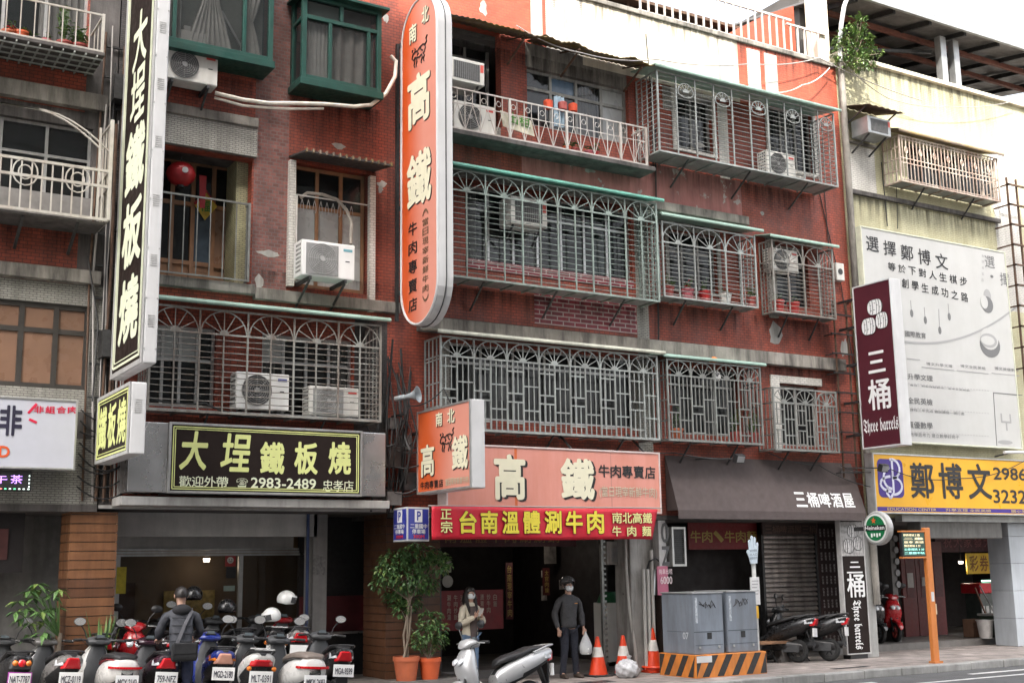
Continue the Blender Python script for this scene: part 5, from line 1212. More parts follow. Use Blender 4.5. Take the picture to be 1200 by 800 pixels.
# stainless stall, meter box, folded gate beside the concrete pillar
b = MB(); q = rect(704, 630, 709, 752, .5); b.box(q[0], q[0]+.05, .5, .56, ZS, 2.915, grille_d)
for k in range(24): b.box(q[0]+.055, q[0]+.10, .50, .54, .4+k*.1, .44+k*.1, grille_d)
b.build('folding_gate', b3)
q = rect(738, 640, 760, 760, .2); pilm = mat('grimy pillar paint', (.33, .32, .30), .75, var=.2, scale=3, dirt=.7, dirtcol=(.07, .06, .055), peel=((.10, .09, .085), .70, 4))
b = MB(); b.box(q[0], q[1]+.18, .2, .7, ZS, 2.915, pilm); b.build('pillar', b3, bevel=.012)
q = rect(711, 634, 731, 661, .6); t = thing('meter_box', 'grey electric meter box high beside the grimy concrete pillar', 'meter box')
b = MB(); b.box(q[0], q[1], .6, .8, q[2], q[3], conc_light); b.build('box', t, bevel=.01); b = MB(); b.box(q[0]+.1, q[1]-.04, .592, .599, q[2]+.06, q[3]-.12, galv); b.box(q[1]-.12, q[1]-.08, .58, .592, q[2]+.1, q[2]+.16, black); b.build('door', t); base(t, q[0], .6, q[2])
b = MB(); q = P(734, 640, .3)[0]; b.tube([(q, .3, 2.8), (q-.03, .28, 2.0), (q, .26, 1.3), (q+.06, .2, .5), (q+.05, .18, ZS)], .03, pipe_m, 8)
for px in (757, 762, 767):
    xx = P(px, 700, .05)[0]; b.tube([(xx, .1, ZS), (xx, .1, 2.0 if px < 765 else 2.35)], .032, pipe_m, 8)
xx = P(762, 660, 0)[0]; b.tube([(xx, .1, 2.0), (xx+.02, .05, 2.14), (xx+.15, .02, 2.2), (xx+.26, .0, 2.1)], .018, black, 6)
b.build('wall_pipe', b3)
t = thing('cabinet', 'white metal cabinet with a green lid beside the grimy concrete pillar', 'cabinet'); q = rect(711, 706, 733, 756, 1.0)
b = MB(); b.box(q[0], q[1], 1.0, 1.45, ZS+.05, q[3], ac_white); b.build('body', t, bevel=.012); b = MB(); b.loft([[(q[0]-.02+(q[1]-q[0]+.04)*(.5+.5*math.cos(a)*(1-.35*k)), 1.22+.26*math.sin(a)*(1-.35*k), q[3]+.002+.2*k) for a in np.linspace(0, 2*PI, 17)[:-1]] for k in (0, .5, 1)], mat('green lid', (.012, .09, .035), .4)); b.build('lid', t)
b = MB(); b.box(q[0]+.02, q[1]-.02, 1.02, 1.4, ZS, ZS+.049, black); b.build('plinth', t); base(t, q[0], 1.0, ZS)
# sign column with large dim lettering
t = thing('pillar_sign', 'narrow white and pink sign strip with large grey characters on the pillar', 'sign'); q = rect(771, 606, 785, 762, -.02)
b = MB(); b.box(q[0], q[1], -.02, .18, 2.0, 2.9, mat('dirty white board', (.42, .41, .40), .6, dirt=.4)); b.box(q[0], q[1], .0, .18, ZS+.1, 1.52, signblack); b.build('board', t)
b = MB(); text(b, '0', (q[0], -.02, 0), UX, UZ, NF, (.05, 2.48, .24, 2.86), mat('dark grey lettering', (.06, .06, .06), .5), off=.03); text(b, 'Z', (q[0], -.02, 0), UX, UZ, NF, (.05, 2.06, .25, 2.42), mat('dark grey lettering', (.06,)*3), off=.04)
for i, ch in enumerate('桶啤酒屋'): text(b, ch, (q[0], 0, 0), UX, UZ, NF, (.04, 1.20-i*.29, .25, 1.46-i*.29), white_l, off=.02)
b.build('lettering', t)
b = MB(); b.box(q[0]-.08, q[1]+.0, -.045, -.022, 1.52, 2.05, mat('pink sticker board', (.42, .12, .19), .5, var=.15, dirt=.3)); text(b, '6000', (q[0], -.045, 0), UX, UZ, NF, (-.02, 1.72, .26, 1.86), mat('pale pink lettering', (.66, .55, .56), .5), off=.03); text(b, '機車出租', (q[0], -.045, 0), UX, UZ, NF, (-.05, 1.90, .27, 2.0), mat('pale pink lettering', (.66, .55, .56)), off=.01); b.build('sticker_board', t); base(t, q[0], 0, ZS)
# ---- beer house
t = thing('ventilation_grille', 'framed dark louvre panel above the left electrical cabinet', 'vent'); q = rect(787, 617, 805, 663, -.05)
b = MB()
for (a, c, d, e) in ((q[0], q[0]+.04, q[2], q[3]), (q[1]-.04, q[1], q[2], q[3]), (q[0]+.04, q[1]-.04, q[2], q[2]+.04), (q[0]+.04, q[1]-.04, q[3]-.04, q[3])): b.box(a, c, -.05, .12, d, e, alu)
b.box(q[0]+.04, q[1]-.04, .0, .1, q[2]+.04, q[3]-.04, ac_dark); b.build('frame', t); b = MB()
for k in range(18): z = q[2]+.05+k*(q[3]-q[2]-.1)/18; b.box(q[0]+.04, q[1]-.04, -.02, -.002, z, z+.02, dark_metal)
b.build('louvre', t); base(t, q[0], 0, q[2])
b = MB(); q = rect(806, 612, 888, 643, 1.1); b.box(q[0], q[1]+.1, 1.1, 1.13, q[2], q[3], mat('dim red banner', (.17, .012, .014), .6, var=.15)); 
htext(b, '牛肉、牛肉麵', (0, 1.1, 0), UX, UZ, NF, (q[0]+.05, q[2]+.14, q[1]-.02, q[3]-.16), mat('dim yellow lettering', (.34, .24, .05), .5, var=0), off=.03, gap=.1); o = b.build('banner', None); tag(o, 'dim red banner with yellow characters inside the beer house front', 'banner')
q = rect(893, 612, 960, 732, .95); shm = mat('roller shutter slat', (.50, .45, .42), .45, .5, var=.3, scale=5, dirt=.5, dirtcol=(.07, .05, .045))
t = thing('roller_shutter', 'closed ribbed metal roller shutter behind the parked scooters', 'shutter'); b = MB(); z = ZA
while z < q[3]-.25:
    b.prism([(0, 0), (-.05, .012), (-.055, .05), (-.02, .085), (0, .09)], (q[0], 1.0, z), (0, 1, 0), UZ, (q[1]-q[0], 0, 0), shm); z += .10
b.build('slats', t); b = MB()
for x in (q[0]-.06, q[1]): b.box(x, x+.06, .93, 1.05, ZA, q[3], dark_metal)
b.build('guide_rail', t); b = MB(); b.box(q[0]-.06, q[1]+.06, .88, 1.05, q[3]-.25, q[3]+.1, mat('dark ornament panel', (.05, .032, .03), .6))
htext(b, '三桶啤酒屋三桶', (0, .88, 0), UX, UZ, NF, (q[0], q[3]-.22, q[1], q[3]-.06), mat('dull tan lettering', (.18, .11, .08), .6), gap=.05); b.build('header', t); base(t, q[0], .95, ZA)
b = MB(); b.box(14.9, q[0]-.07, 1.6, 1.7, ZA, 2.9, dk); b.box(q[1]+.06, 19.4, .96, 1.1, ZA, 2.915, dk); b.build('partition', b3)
t = thing('menu_panel', 'dark brown wall panel with columns of small white dish names', 'sign'); q = rect(958, 612, 991, 764, .55); b = MB(); b.box(q[0], q[1], .55, .6, .3, 2.9, mat('dark brown panel', (.032, .018, .018), .5)); b.build('board', t); b = MB()
rr = random.Random(4); dishes = ['炸雞塊', '烤魷魚', '三杯雞', '炒海瓜子', '宮保雞', '生魚片', '烤香腸', '鹹蛋苦瓜', '牛小排', '炒水蓮', '蚵仔酥']
for r in range(10):
    for c_ in range(5):
        s_ = dishes[(r*5+c_) % 11][:3] if c_ < 4 else str(rr.choice((80, 120, 150, 200)))
        w_ = (q[1]-q[0])/5
        a = q[0]+.03+c_*w_; zt = 2.78-r*.245
        if c_ < 4: vtext(b, s_, (0, .55, 0), UX, UZ, NF, (a, zt-.17, a+w_*.42, zt), mat('small pale lettering', (.6, .58, .56), .5, var=0), off=.0)
        else: text(b, s_, (0, .55, 0), UX, UZ, NF, (a, zt-.13, a+w_*.6, zt-.03), mat('small pale lettering', (.6, .58, .56)), off=.01)
b.build('lettering', t); base(t, q[0], .55, .3)
t = thing('standing_sign', 'tall brown standing board with barrels and white vertical lettering beside the grey column', 'sign'); Y = -.12; x0, x1 = P(988, 690, Y)[0], P(1016, 690, Y)[0]
board(t, x0, x1, Y, .22, 2.95, .12, signblack, mat('pale grey board rim', (.45, .44, .43), .5), .025); W_ = x1-x0
b = MB(); b.box(x0+.03, x1-.03, Y-.004, Y-.001, 2.20, 2.90, mat('pale barrel ground', (.34, .33, .32), .6, var=.5, scale=14)); barrels(b, (x0+.05, Y-.004, 2.22), UX, UZ, NF, W_-.1, .66, mat('pale barrel print', (.52, .51, .5), .5), blk_l)
b.box(x0+W_*.38, x0+W_*.7, Y-.008, Y-.002, 2.06, 2.085, white_l); b.box(x0+W_*.34, x0+W_*.76, Y-.008, Y-.002, 1.96, 1.99, white_l); b.box(x0+W_*.2, x0+W_*.85, Y-.008, Y-.002, 1.85, 1.88, white_l)
text(b, '桶', (x0, Y, 0), UX, UZ, NF, (W_*.16, 1.36, W_*.9, 1.84), white_l, off=.025)
text(b, '𝕿𝖍𝖗𝖊𝖊 𝖇𝖆𝖗𝖗𝖊𝖑𝖘', (x0+W_*.28, Y, 1.30), (0, 0, -1), UX, NF, (0, 0, .98, W_*.42), white_l, off=.015)
b.build('lettering', t); b = MB(); b.box(x0+.1, x1-.1, Y, Y+.2, ZS, .219, black); b.build('foot', t); base(t, x0, Y, ZS)
b = MB(); q0, q1 = P(1010, 700, -.06)[0]+.05, P(1026, 700, -.06)[0]; b.box(q0, q1, -.06, .5, ZS, 2.99, mat('pale grey column paint', (.33, .33, .315), .7, var=.12, dirt=.35)); b.build('column', b4, bevel=.015)
# ---- tutoring school building ground floor
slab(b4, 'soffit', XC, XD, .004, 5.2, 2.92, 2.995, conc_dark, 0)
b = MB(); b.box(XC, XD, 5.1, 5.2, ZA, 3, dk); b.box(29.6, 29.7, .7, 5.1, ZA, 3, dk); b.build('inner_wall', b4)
slab(b4, 'shutter_housing', P(1074, 610, -.02)[0], P(1169, 610, -.02)[0], -.12, .25, 2.56, 3.0, mat('dull grey housing', (.17, .165, .155), .55, .2, var=.15, dirt=.4), .02)
b = MB(); b.box(XC+.9, XD, -.2, -.003, 2.92, 3.05, galv); b.build('beam', b4)
q = rect(1054, 640, 1112, 752, 2.6); b = MB(); rdm = mat('dark red door paint', (.13, .010, .008), .45, var=.15, dirt=.3)
for k in range(3):
    a = q[0]+(q[1]-q[0])*k/3; b.box(a+.012, q[0]+(q[1]-q[0])*(k+1)/3-.012, 2.6, 2.66, ZA, 2.55, rdm)
    b.box(a+.15, a+.45, 2.59, 2.6, 1.2, 2.2, mat('darker red inset', (.08, .008, .007), .45))
f = b.build('door', b4); b = MB()
for k, px in enumerate(((1063, 671, 1071, 688), (1080, 676, 1086, 686))): r_ = rect(*px, 2.58); b.box(r_[0], r_[1], 2.578, 2.585, r_[2], r_[3], mat('pale door notice', (.36, .34, .32), .6, var=.2))
b.build('notice', f)
b = MB(); q = rect(1041, 612, 1056, 742, 1.5); b.box(q[0], q[1], 1.5, 1.9, ZA, 2.915, mat('dark grey pier', (.115, .11, .105), .7, var=.25, dirt=.4))
for k in range(5): b.disc((q[0]+.16, 1.49, 2.6-k*.26), NF, .075, .03, mat('grey meter', (.2, .2, .2), .5), 14)
b.build('pier', b4)
b = MB(); q = rect(1132, 648, 1182, 671, 2.9); b.box(q[0], q[1]+.3, 2.9, 2.93, q[2], q[3], mat('yellow shop banner', (.50, .33, .02), .5, var=.15)); htext(b, '彩券開獎', (0, 2.9, 0), UX, UZ, NF, (q[0]+.1, q[2]+.06, q[1], q[3]-.06), mat('brown lettering', (.15, .06, .01), .5, var=0), off=.03, gap=.15); tag(b.build('banner'), 'yellow banner deep inside the right hand shop', 'banner')
b = MB(); q = rect(1095, 624, 1180, 646, 3.0); b.box(q[0], q[1], 3.0, 3.03, q[2], q[3], mat('dark maroon banner', (.05, .012, .016), .6, var=.3)); htext(b, '祝大家發大財', (0, 3.0, 0), UX, UZ, NF, (q[0]+.3, q[2]+.12, q[1]-.2, q[3]-.1), mat('dull rose lettering', (.17, .06, .06), .6), off=.01, gap=.2); tag(b.build('banner'), 'dark maroon banner near the ceiling of the right hand shop', 'banner')
t = thing('counter', 'red shop counter with glass shelves in the right hand shop', 'counter'); q = rect(1148, 683, 1180, 694, 2.2)
b = MB(); b.box(q[0], q[1]+.5, 2.2, 2.8, q[2], q[3], mat('bright red counter', (.45, .012, .02), .35)); b.build('top', t, bevel=.03); b = MB(); b.box(q[0]+.25, q[1]-.1, 2.3, 2.34, q[3]+.03, q[3]+.07, mat('green tube light', (.3, .8, .5), .5, var=0, emit=(.4, 1, .7), estr=1.2)); b.box(q[1]-.05, q[1]+.15, 2.3, 2.34, q[3]+.05, q[3]+.16, mat('red lamp glow', (.8, .1, .1), .5, var=0, emit=(1, .06, .08), estr=.8)); b.build('lamp', t)
b = MB(); b.box(q[0]+.1, q[1]+.4, 2.3, 2.75, ZA, q[2]-.002, mat('dim glass case', (.05, .06, .055), .2)); b.build('case', t); b = MB()
for k in range(6): b.box(q[0]+.12+k*.16, q[0]+.23+k*.16, 2.28, 2.299, .75, .95, mat('pale goods', (.35, .34, .32), .6, var=.4, scale=9))
b.box(q[0]+.05, q[1]+.4, 2.25, 2.299, .68, .72, alu); b.build('shelf', t); base(t, q[0], 2.2, ZA)
b = MB(); q = rect(1176, 560, 1205, 757, .05); bl = mat('pale blue grey column block', (.42, .45, .48), .6, var=.08, scale=2, dirt=.25, dirtcol=(.2, .21, .22)); z = ZS
while z < 2.9: b.box(q[0], q[0]+.95, .05, .65, z+.006, min(z+.62, 2.915), bl); z += .62
b.box(q[0]+.01, q[0]+.94, .06, .64, ZS, 2.91, conc_dark); b.build('column', b4, bevel=.008)
def bucket(x, y, z, r0, r1, h, m, name, label):
    t = thing(name, label, name); b = MB(); b.lathe((x, y, z), UZ, [(0, 0), (0, r0), (h, r1), (h, r1-.012), (.03, r0-.012), (.03, 0)], m, 24); b.build('body', t)
    b = MB(); b.lathe((x, y, z+h-.02), UZ, [(0, r1), (0, r1+.015), (.025, r1+.015), (.025, r1)], m, 24); b.tube([(x+r1*math.cos(a), y-.04, z+h-.03-.16*math.sin(a)) for a in np.linspace(0, PI, 9)], .006, m, 4); b.build('rim', t); return base(t, x, y, z)
x, z = P(1155, 740, .95); bucket(x, .95, ZS+.0 if False else ZA, .14, .19, .42, mat('white bucket plastic', (.55, .53, .51), .5, dirt=.2), 'bucket', 'white plastic bucket standing at the right hand shop front'); 
x = P(1141, 740, 1.3)[0]
t = thing('crate', 'brown cardboard box behind the white bucket', 'box'); b = MB(); b.box(x, x+.4, 1.3, 1.6, ZA, ZA+.42, mat('cardboard', (.20, .11, .07), .8, var=.2)); b.build('body', t, bevel=.01); b = MB(); b.box(x+.02, x+.38, 1.24, 1.299, ZA+.35, ZA+.42, mat('cardboard', (.2,)*3)); b.box(x+.17, x+.22, 1.297, 1.2995, ZA, ZA+.34, mat('packing tape', (.3, .22, .12), .4)); b.build('flap', t); base(t, x, 1.3, ZA)
t = thing('trash_bin', 'dark green bin with a pale lid next to the pale blue column', 'bin'); x = P(1171, 740, .9)[0]; b = MB(); b.loft([[(x+sx*w_, 1.1+sy*w_, ZA+zz_) for sx, sy in ((-1, -1), (1, -1), (1, 1), (-1, 1))] for zz_, w_ in ((0, .15), (.5, .20))], mat('dark green plastic', (.03, .045, .03), .5), smooth=False); b.build('body', t, bevel=.02); b = MB(); b.box(x-.22, x+.22, .88, 1.32, ZA+.502, ZA+.55, mat('grey lid', (.3, .3, .28), .5)); b.bar((x-.1, .9, ZA+.55), (x-.18, 1.2, ZA+1.2), .03, alu); b.build('lid', t, bevel=.01); base(t, x, 1.1, ZA)
t = thing('broom', 'brown handled broom leaning behind the bucket', 'broom'); b = MB(); x = P(1163, 740, 1.2)[0]; b.bar((x, 1.2, ZA+.15), (x-.12, 1.5, ZA+1.15), .03, mat('broom stick', (.2, .08, .04), .6)); b.build('stick', t); b = MB(); b.prism([(-.12, 0), (.12, 0), (.05, .2), (-.05, .2)], (x, 1.16, ZA), UX, UZ, (0, .06, 0), mat('broom bristle', (.25, .16, .07), .9)); b.build('bristle', t); base(t, x, 1.2, ZA)

# lit lamps seen inside two shops, plus a bulb added to brighten the third
def ceiling_lamp(label, px, py, Y, watt, col):
    x, z = P(px, py, Y); t = thing('ceiling_lamp', label, 'lamp', None, (x, Y, z)); b = MB(); b.lathe((0, 0, .0), UZ, [(0, 0), (0, .05), (.06, .06), (.06, .0)], mat('lamp glow %s' % (col,), (.8, .8, .8), .5, var=0, emit=col, estr=3.), 14); b.build('bulb', t)
    b = MB(); b.bar((0, 0, .061), (0, 0, 2.9-z), .015, black); b.build('cord', t); l = bpy.data.lights.new('lamp_light', 'POINT'); l.energy = watt; l.color = col; l.shadow_soft_size = .06; o = bpy.data.objects.new('lamp_light', l); COL.objects.link(o); o.parent = t; o.location = (0, 0, -.08)
ceiling_lamp('small lit spot lamp inside the teppanyaki window', 242, 658, 2.7, .5, (1, .82, .6))
ceiling_lamp('small lit lamp under the ceiling of the beef restaurant', 626, 637, 2.2, 1.2, (1, .88, .75))
ceiling_lamp('small added lamp deep in the right hand shop', 1126, 660, 3.0, 1.5, (1, .85, .7))
# ================================================================ street furniture
t = thing('bus_stop', 'orange bus stop post with a small lit timetable display', 'bus stop'); Y = -1.9; x0 = P(1091, 720, Y)[0]; om = mat('orange post paint', (.60, .20, .045), .45, var=.1, dirt=.2, dirtcol=(.3, .1, .03)); zt = P(1092, 618, Y)[1]
b = MB(); b.box(x0, x0+.16, Y, Y+.09, ZS, zt, om); b.build('post', t, bevel=.015); b = MB(); b.box(x0-.02, x0+.21, Y-.03, Y+.12, ZS, ZS+.04, mat('orange base plate', (.5, .18, .05), .5)); b.build('base_plate', t)
dx0 = P(1058, 640, Y)[0]; dz0, dz1 = P(1060, 652, Y)[1], P(1060, 623, Y)[1]
b = MB(); b.box(dx0, x0-.004, Y+.01, Y+.08, dz0, dz1, black); b.build('display', t, bevel=.01); b = MB()
for (a, c, e, f_) in ((dx0-.02, x0-.003, dz1, dz1+.03), (dx0-.02, x0-.003, dz0-.03, dz0)): b.box(a, c, Y, Y+.09, e, f_, om)
b.build('display_frame', t); b = MB(); scr = mat('display green', (.012, .035, .025), .4, var=0, emit=(.12, .32, .25), estr=.03); b.box(dx0+.02, x0-.02, Y+.004, Y+.009, dz0+.02, dz1-.02, scr)
lg_ = mat('display amber', (.7, .55, .3), .5, var=0, emit=(1, .8, .5), estr=.4); lt_ = mat('display teal', (.3, .7, .6), .5, var=0, emit=(.4, 1, .85), estr=.4)
hh = (dz1-dz0-.06)/6
for k in range(6):
    zz_ = dz1-.03-(k+1)*hh+.02
    text(b, ['即將進站 2 路', '二重', '忠孝 末班', '預估到站 5 分', '公車資訊 3 分', '二重國中站'][k], (0, Y+.004, 0), UX, UZ, NF, (dx0+.04, zz_, x0-(.05 if k % 3 else .15), zz_+hh*.62), lg_ if k < 4 else lt_, off=.01, lift=.003)
b.build('screen', t); b = MB(); b.box(x0+.05, x0+.13, Y-.003, Y-.0005, 1.3, 1.48, sign_white); b.box(x0+.15, x0+.18, Y-.003, Y-.0005, 1.05, 1.25, mat('pale label', (.6, .45, .3), .5)); b.build('label', t); base(t, x0, Y, ZS)
# electrical cabinets on the striped plinth
cabm = mat('blue grey cabinet paint', (.20, .23, .27), .5, .1, var=.14, scale=2, dirt=.5, dirtcol=(.10, .10, .105))
ZP = .52; PX0, PX1, PY0, PY1 = 13.98, 15.62, -1.45, -.42
t = thing('plinth', 'low concrete plinth striped orange and black under the cabinets', 'plinth')
b = MB(); b.box(PX0, PX1, PY0, PY1, ZS-.05, ZP, mat('plinth orange', (.60, .20, .03), .6, var=.2, scale=5, dirt=.4, dirtcol=(.2, .09, .04))); b.build('block', t, bevel=.012)
b = MB(); sk_ = mat('plinth black stripe', (.03, .028, .026), .7, var=.2)
def stripe_face(o, u, L_, n):
    h_ = ZP-ZS-.03; k = -.2
    while k < L_:
        poly = [(k, .015), (k+.15, .015), (k+.15+h_*.62, .015+h_), (k+h_*.62, .015+h_)]
        poly = [(min(max(a, .015), L_-.015), c) for a, c in poly]
        if len({p[0] for p in poly}) > 1: b.prism(poly, Vector(o)+Vector(n)*.002, u, UZ, Vector(n)*.002, sk_)
        k += .335
stripe_face((PX0, PY0, ZS), UX, PX1-PX0, NF); stripe_face((PX0, PY1, ZS), (0, -1, 0), PY1-PY0, (-1, 0, 0)); b.build('stripe', t)
b = MB(); b.box(PX0+.02, PX0+.36, PY0-.008, PY0-.005, ZP-.13, ZP-.02, sign_white); b.build('notice', t); base(t, (PX0+PX1)/2, (PY0+PY1)/2, ZS)
def cabinet(x0, x1, y0, y1, z1, label, tags, lid):
    t = thing('electrical_cabinet', label, 'cabinet', 'electrical cabinets on the striped plinth'); b = MB(); b.box(x0, x1, y0, y1, ZP+.002, z1, cabm); b.build('body', t, bevel=.012)
    b = MB(); b.box(x0-.015, x1+.015, y0-.015, y1+.015, z1+.002, z1+.025, galv); b.build('top_cover', t, bevel=.006)
    b = MB(); zs_ = ZP+.38; dk_ = mat('cabinet seam', (.05, .06, .07), .6)
    b.box(x0+.004, x1-.004, y0-.003, y0-.0005, zs_, zs_+.012, dk_); b.box(x0+.3, x0+.40, y0-.006, y0-.0005, zs_-.12, zs_-.01, black); b.box(x0+.10, x0+.14, y0-.012, y0-.0005, ZP+.1, ZP+.14, alu); b.box(x1-.14, x1-.10, y0-.012, y0-.0005, ZP+.1, ZP+.14, alu)
    b.box(x0+.03, x1-.03, y0-.003, y0-.0005, ZP+.155, ZP+.162, dk_)
    b.box(x0-.003, x0-.0005, y0+.2, y0+.75 if y1-y0 > .8 else y1-.02, ZP+.38, ZP+.388, dk_); b.build('door_panel', t)
    b = MB(); tm = mat('graffiti black', (.04, .04, .045), .6, var=0); wm = mat('graffiti pale', (.5, .52, .55), .6, var=0)
    rr = random.Random(tags)
    for q in range(2):
        pts = [(x0+.18+.3*(k/9)+rr.uniform(-.04, .04), y0-.004, z1-.18+rr.uniform(-.07, .07)) for k in range(10)]; b.tube(pts, .007, tm, 4)
    b.build('graffiti', t); b = MB(); b.box(x0+.05, x0+.10, y0-.0035, y0-.001, z1-.5, z1-.06, mat('pale stencil', (.36, .39, .42), .6, var=.5, scale=30))
    text(b, '07' if tags == 1 else '27', (x0, y0+.30, 0), (0, -1, 0), UZ, (-1, 0, 0), (.0, z1-.78, .16, z1-.66), wm, off=.02); b.build('marking', t)
    return base(t, (x0+x1)/2, (y0+y1)/2, ZP)
cabinet(14.02, 14.70, -1.38, -.50, 1.56, 'left blue grey electrical cabinet nearer the traffic cones', 1, 0); cabinet(14.80, 15.50, -1.38, -.50, 1.57, 'right blue grey electrical cabinet beside the hand shaped sign', 2, 0)
# hand shaped sign on a post
t = thing('hand_sign', 'pale blue open hand sign on a white post behind the cabinets', 'sign'); Y = -.62; hx = P(886, 700, Y)[0]; hz0 = P(884, 660, Y)[1]; hz1 = P(884, 627, Y)[1]; k = (hz1-hz0)
b = MB(); b.box(hx-.035, hx+.035, Y, Y+.05, ZS, hz0+.1, mat('white post paint', (.62, .62, .60), .5, dirt=.3)); b.build('post', t, bevel=.008)
hand = [(-.10, 0), (.10, 0), (.14, .22), (.21, .42), (.19, .50), (.15, .50), (.13, .44), (.145, .80), (.115, .86), (.085, .82), (.08, .58), (.07, .58), (.06, .95), (.03, 1.0), (.0, .95), (.0, .58), (-.01, .58), (-.035, .90), (-.065, .94), (-.09, .88), (-.075, .56), (-.085, .55), (-.12, .72), (-.15, .74), (-.165, .68), (-.13, .30)]
hand = [(-a*1.15, c) for a, c in hand]
b = MB(); b.prism([(a*k*1.25, c*k) for a, c in hand], (hx-.03, Y-.03, hz0), (1, 0, .06), UZ, (0, .025, 0), mat('pale blue hand board', (.50, .58, .64), .45, var=.06)); b.build('hand', t)
b = MB(); dkb = mat('dark blue small print', (.06, .08, .12), .5, var=0)
for j, s_ in enumerate(('請勿停車', '出入口', '謝謝合作')): text(b, s_, (hx-.03, Y-.03, hz0), (1, 0, .06), UZ, NF, (-.1, .22*1-.07*j, .08, .27-.07*j), dkb, off=.0)
b.build('lettering', t); r_ = rect(879, 676, 891, 708, Y-.02); b = MB(); b.box(r_[0], r_[1], Y-.03, Y-.002, r_[2], r_[3], sign_white); b.build('notice_board', t, bevel=.006); b = MB()
for j in range(5): b.box(r_[0]+.03, r_[1]-.03-.02*(j % 3), Y-.033, Y-.0305, r_[3]-.08-j*.06, r_[3]-.06-j*.06, mat('grey small print', (.3, .3, .3), .5, var=0))
b.build('notice_print', t); b = MB(); b.box(hx-.06, hx-.0, Y-.055, Y-.034, r_[2]-.25, r_[2]-.02, mat('yellow reflector', (.6, .33, .02), .4)); b.build('reflector', t); base(t, hx, Y, ZS)
# traffic cones
cone_o = mat('cone orange plastic', (.72, .055, .012), .45, var=.08, dirt=.2, dirtcol=(.3, .03, .01)); cone_w = mat('cone white band', (.70, .68, .64), .5, dirt=.2)
def cone(x, y, z, h, label, stack=False, base_m=cone_o):
    t = thing('traffic_cone', label, 'traffic cone', 'orange traffic cones', (x, y, z)); r = .17; b = MB()
    pr = lambda q: (.035+q*h, r-(r-.028)*q)
    b.lathe((0, 0, 0), UZ, [pr(0), pr(.46)], cone_o, 24); b.build('cone', t); b = MB(); b.lathe((0, 0, 0), UZ, [pr(.46), (pr(.46)[0], pr(.46)[1]+.004), (pr(.72)[0], pr(.72)[1]+.004), pr(.72)], cone_w, 24); b.build('white_band', t)
    b = MB(); b.lathe((0, 0, 0), UZ, [pr(.72), pr(1.), (pr(1)[0], 0)], cone_o, 24); b.build('tip', t)
    b = MB(); b.prism([(-.2, -.2), (.2, -.2), (.2, .2), (-.2, .2)], (0, 0, 0), UX, (0, 1, 0), (0, 0, .034), base_m); b.build('base', t, bevel=.015)
    if stack: b = MB(); b.lathe((0, 0, .04), UZ, [(0, .23), (.0, .185), (.08, .178), (.08, .21), (.05, .23)], cone_o, 24); b.build('skirt', t)
    return t
bm_ = mat('cone black foot', (.03, .03, .03), .8)
def gp(px, py, z=ZS): 
    d = ROT @ np.array([(px-CX)/FPX, (py-CY)/FPX, 1.]); t_ = (z-CAM[2])/d[2]; p = CAM+d*t_; return float(p[0]), float(p[1])
x, y = 13.15, .62; cone(P(701, 784, .05)[0], .05, ZS, .66, 'traffic cone standing nearest the man in the helmet', base_m=bm_); cone(P(731, 784, .0)[0], .0, ZS, .66, 'traffic cone between the two other cones', base_m=bm_); x, y = gp(766, 787); cone(x, y, ZS, .76, 'tallest traffic cone with a pole stuck into it beside the left cabinet', stack=True)
b = MB(); b.bar((x, y, ZS+.5), (x+.35, y+.3, 2.15), .025, alu); tag(b.build('pole'), 'thin pale metal pole standing in the tallest traffic cone', 'pole')
# rubbish bag
def blob(name, label, cat, c, r, m, seed=1, knot=True, n=20):
    rr = np.random.RandomState(seed); b = MB(); vs = []; fs = []
    dirs = rr.normal(size=(14, 3)); dirs /= np.linalg.norm(dirs, axis=1)[:, None]; amp = rr.uniform(-.1, .16, 14)
    for i in range(n+1):
        th = PI*i/n
        for j in range(n*2):
            ph = PI*j/n; d = np.array([math.sin(th)*math.cos(ph), math.sin(th)*math.sin(ph), math.cos(th)])
            k = 1+sum(a*max(0, d@q)**6 for a, q in zip(amp, dirs))+.05*math.sin(ph*9+th*4)+.05*math.sin(ph*5-th*9)+.03*rr.uniform(-1, 1)
            p = np.array(c)+d*np.array(r)*k; p[2] = max(p[2], c[2]-r[2]*.82); vs.append(p)
    for i in range(n):
        for j in range(n*2): a, c2 = i*n*2+j, i*n*2+(j+1) % (n*2); fs.append((a, a+n*2, c2+n*2, c2))
    b.add(vs, fs, m, True)
    t = thing(name, label, cat); b.build('bag', t, sharp=60)
    if knot: b = MB(); b.lathe((c[0]+.03, c[1], c[2]+r[2]*.9), (.3, 0, 1), [(0, .05), (.03, .025), (.05, .04), (.09, .05), (.08, 0)], m, 9); b.build('knot', t)
    return base(t, c[0], c[1], c[2]-r[2]*.82)
x, y = gp(740, 794); blob('rubbish_bag', 'tied pale plastic rubbish bag lying in front of the striped plinth', 'rubbish bag', (x, y+.12, ZS+.14), (.22, .19, .17), mat('translucent grey plastic', (.46, .46, .47), .3, var=.35, scale=14), 3)
# stone bench with a wooden top
t = thing('bench', 'wooden plank on short carved stone legs beside the scooters', 'bench'); x0, x1 = P(894, 750, .2)[0], P(930, 750, .2)[0]; z = P(915, 748, .2)[1]
b = MB(); b.box(x0-.3, x1, .1, .45, .50, .55, wood_w); b.build('seat', t, bevel=.008)
for xx in (x1-.28, x0-.15):
    b = MB(); b.prism([(-.12, 0), (.12, 0), (.12, .06), (.07, .12), (.09, .2), (.06, .28), (.12, .37), (-.12, .37), (-.06, .28), (-.09, .2), (-.07, .12), (-.12, .06)], (xx, .16, ZS), UX, UZ, (0, .22, 0), conc_dark); b.build('leg', t, bevel=.01)
base(t, x0, .2, ZS)
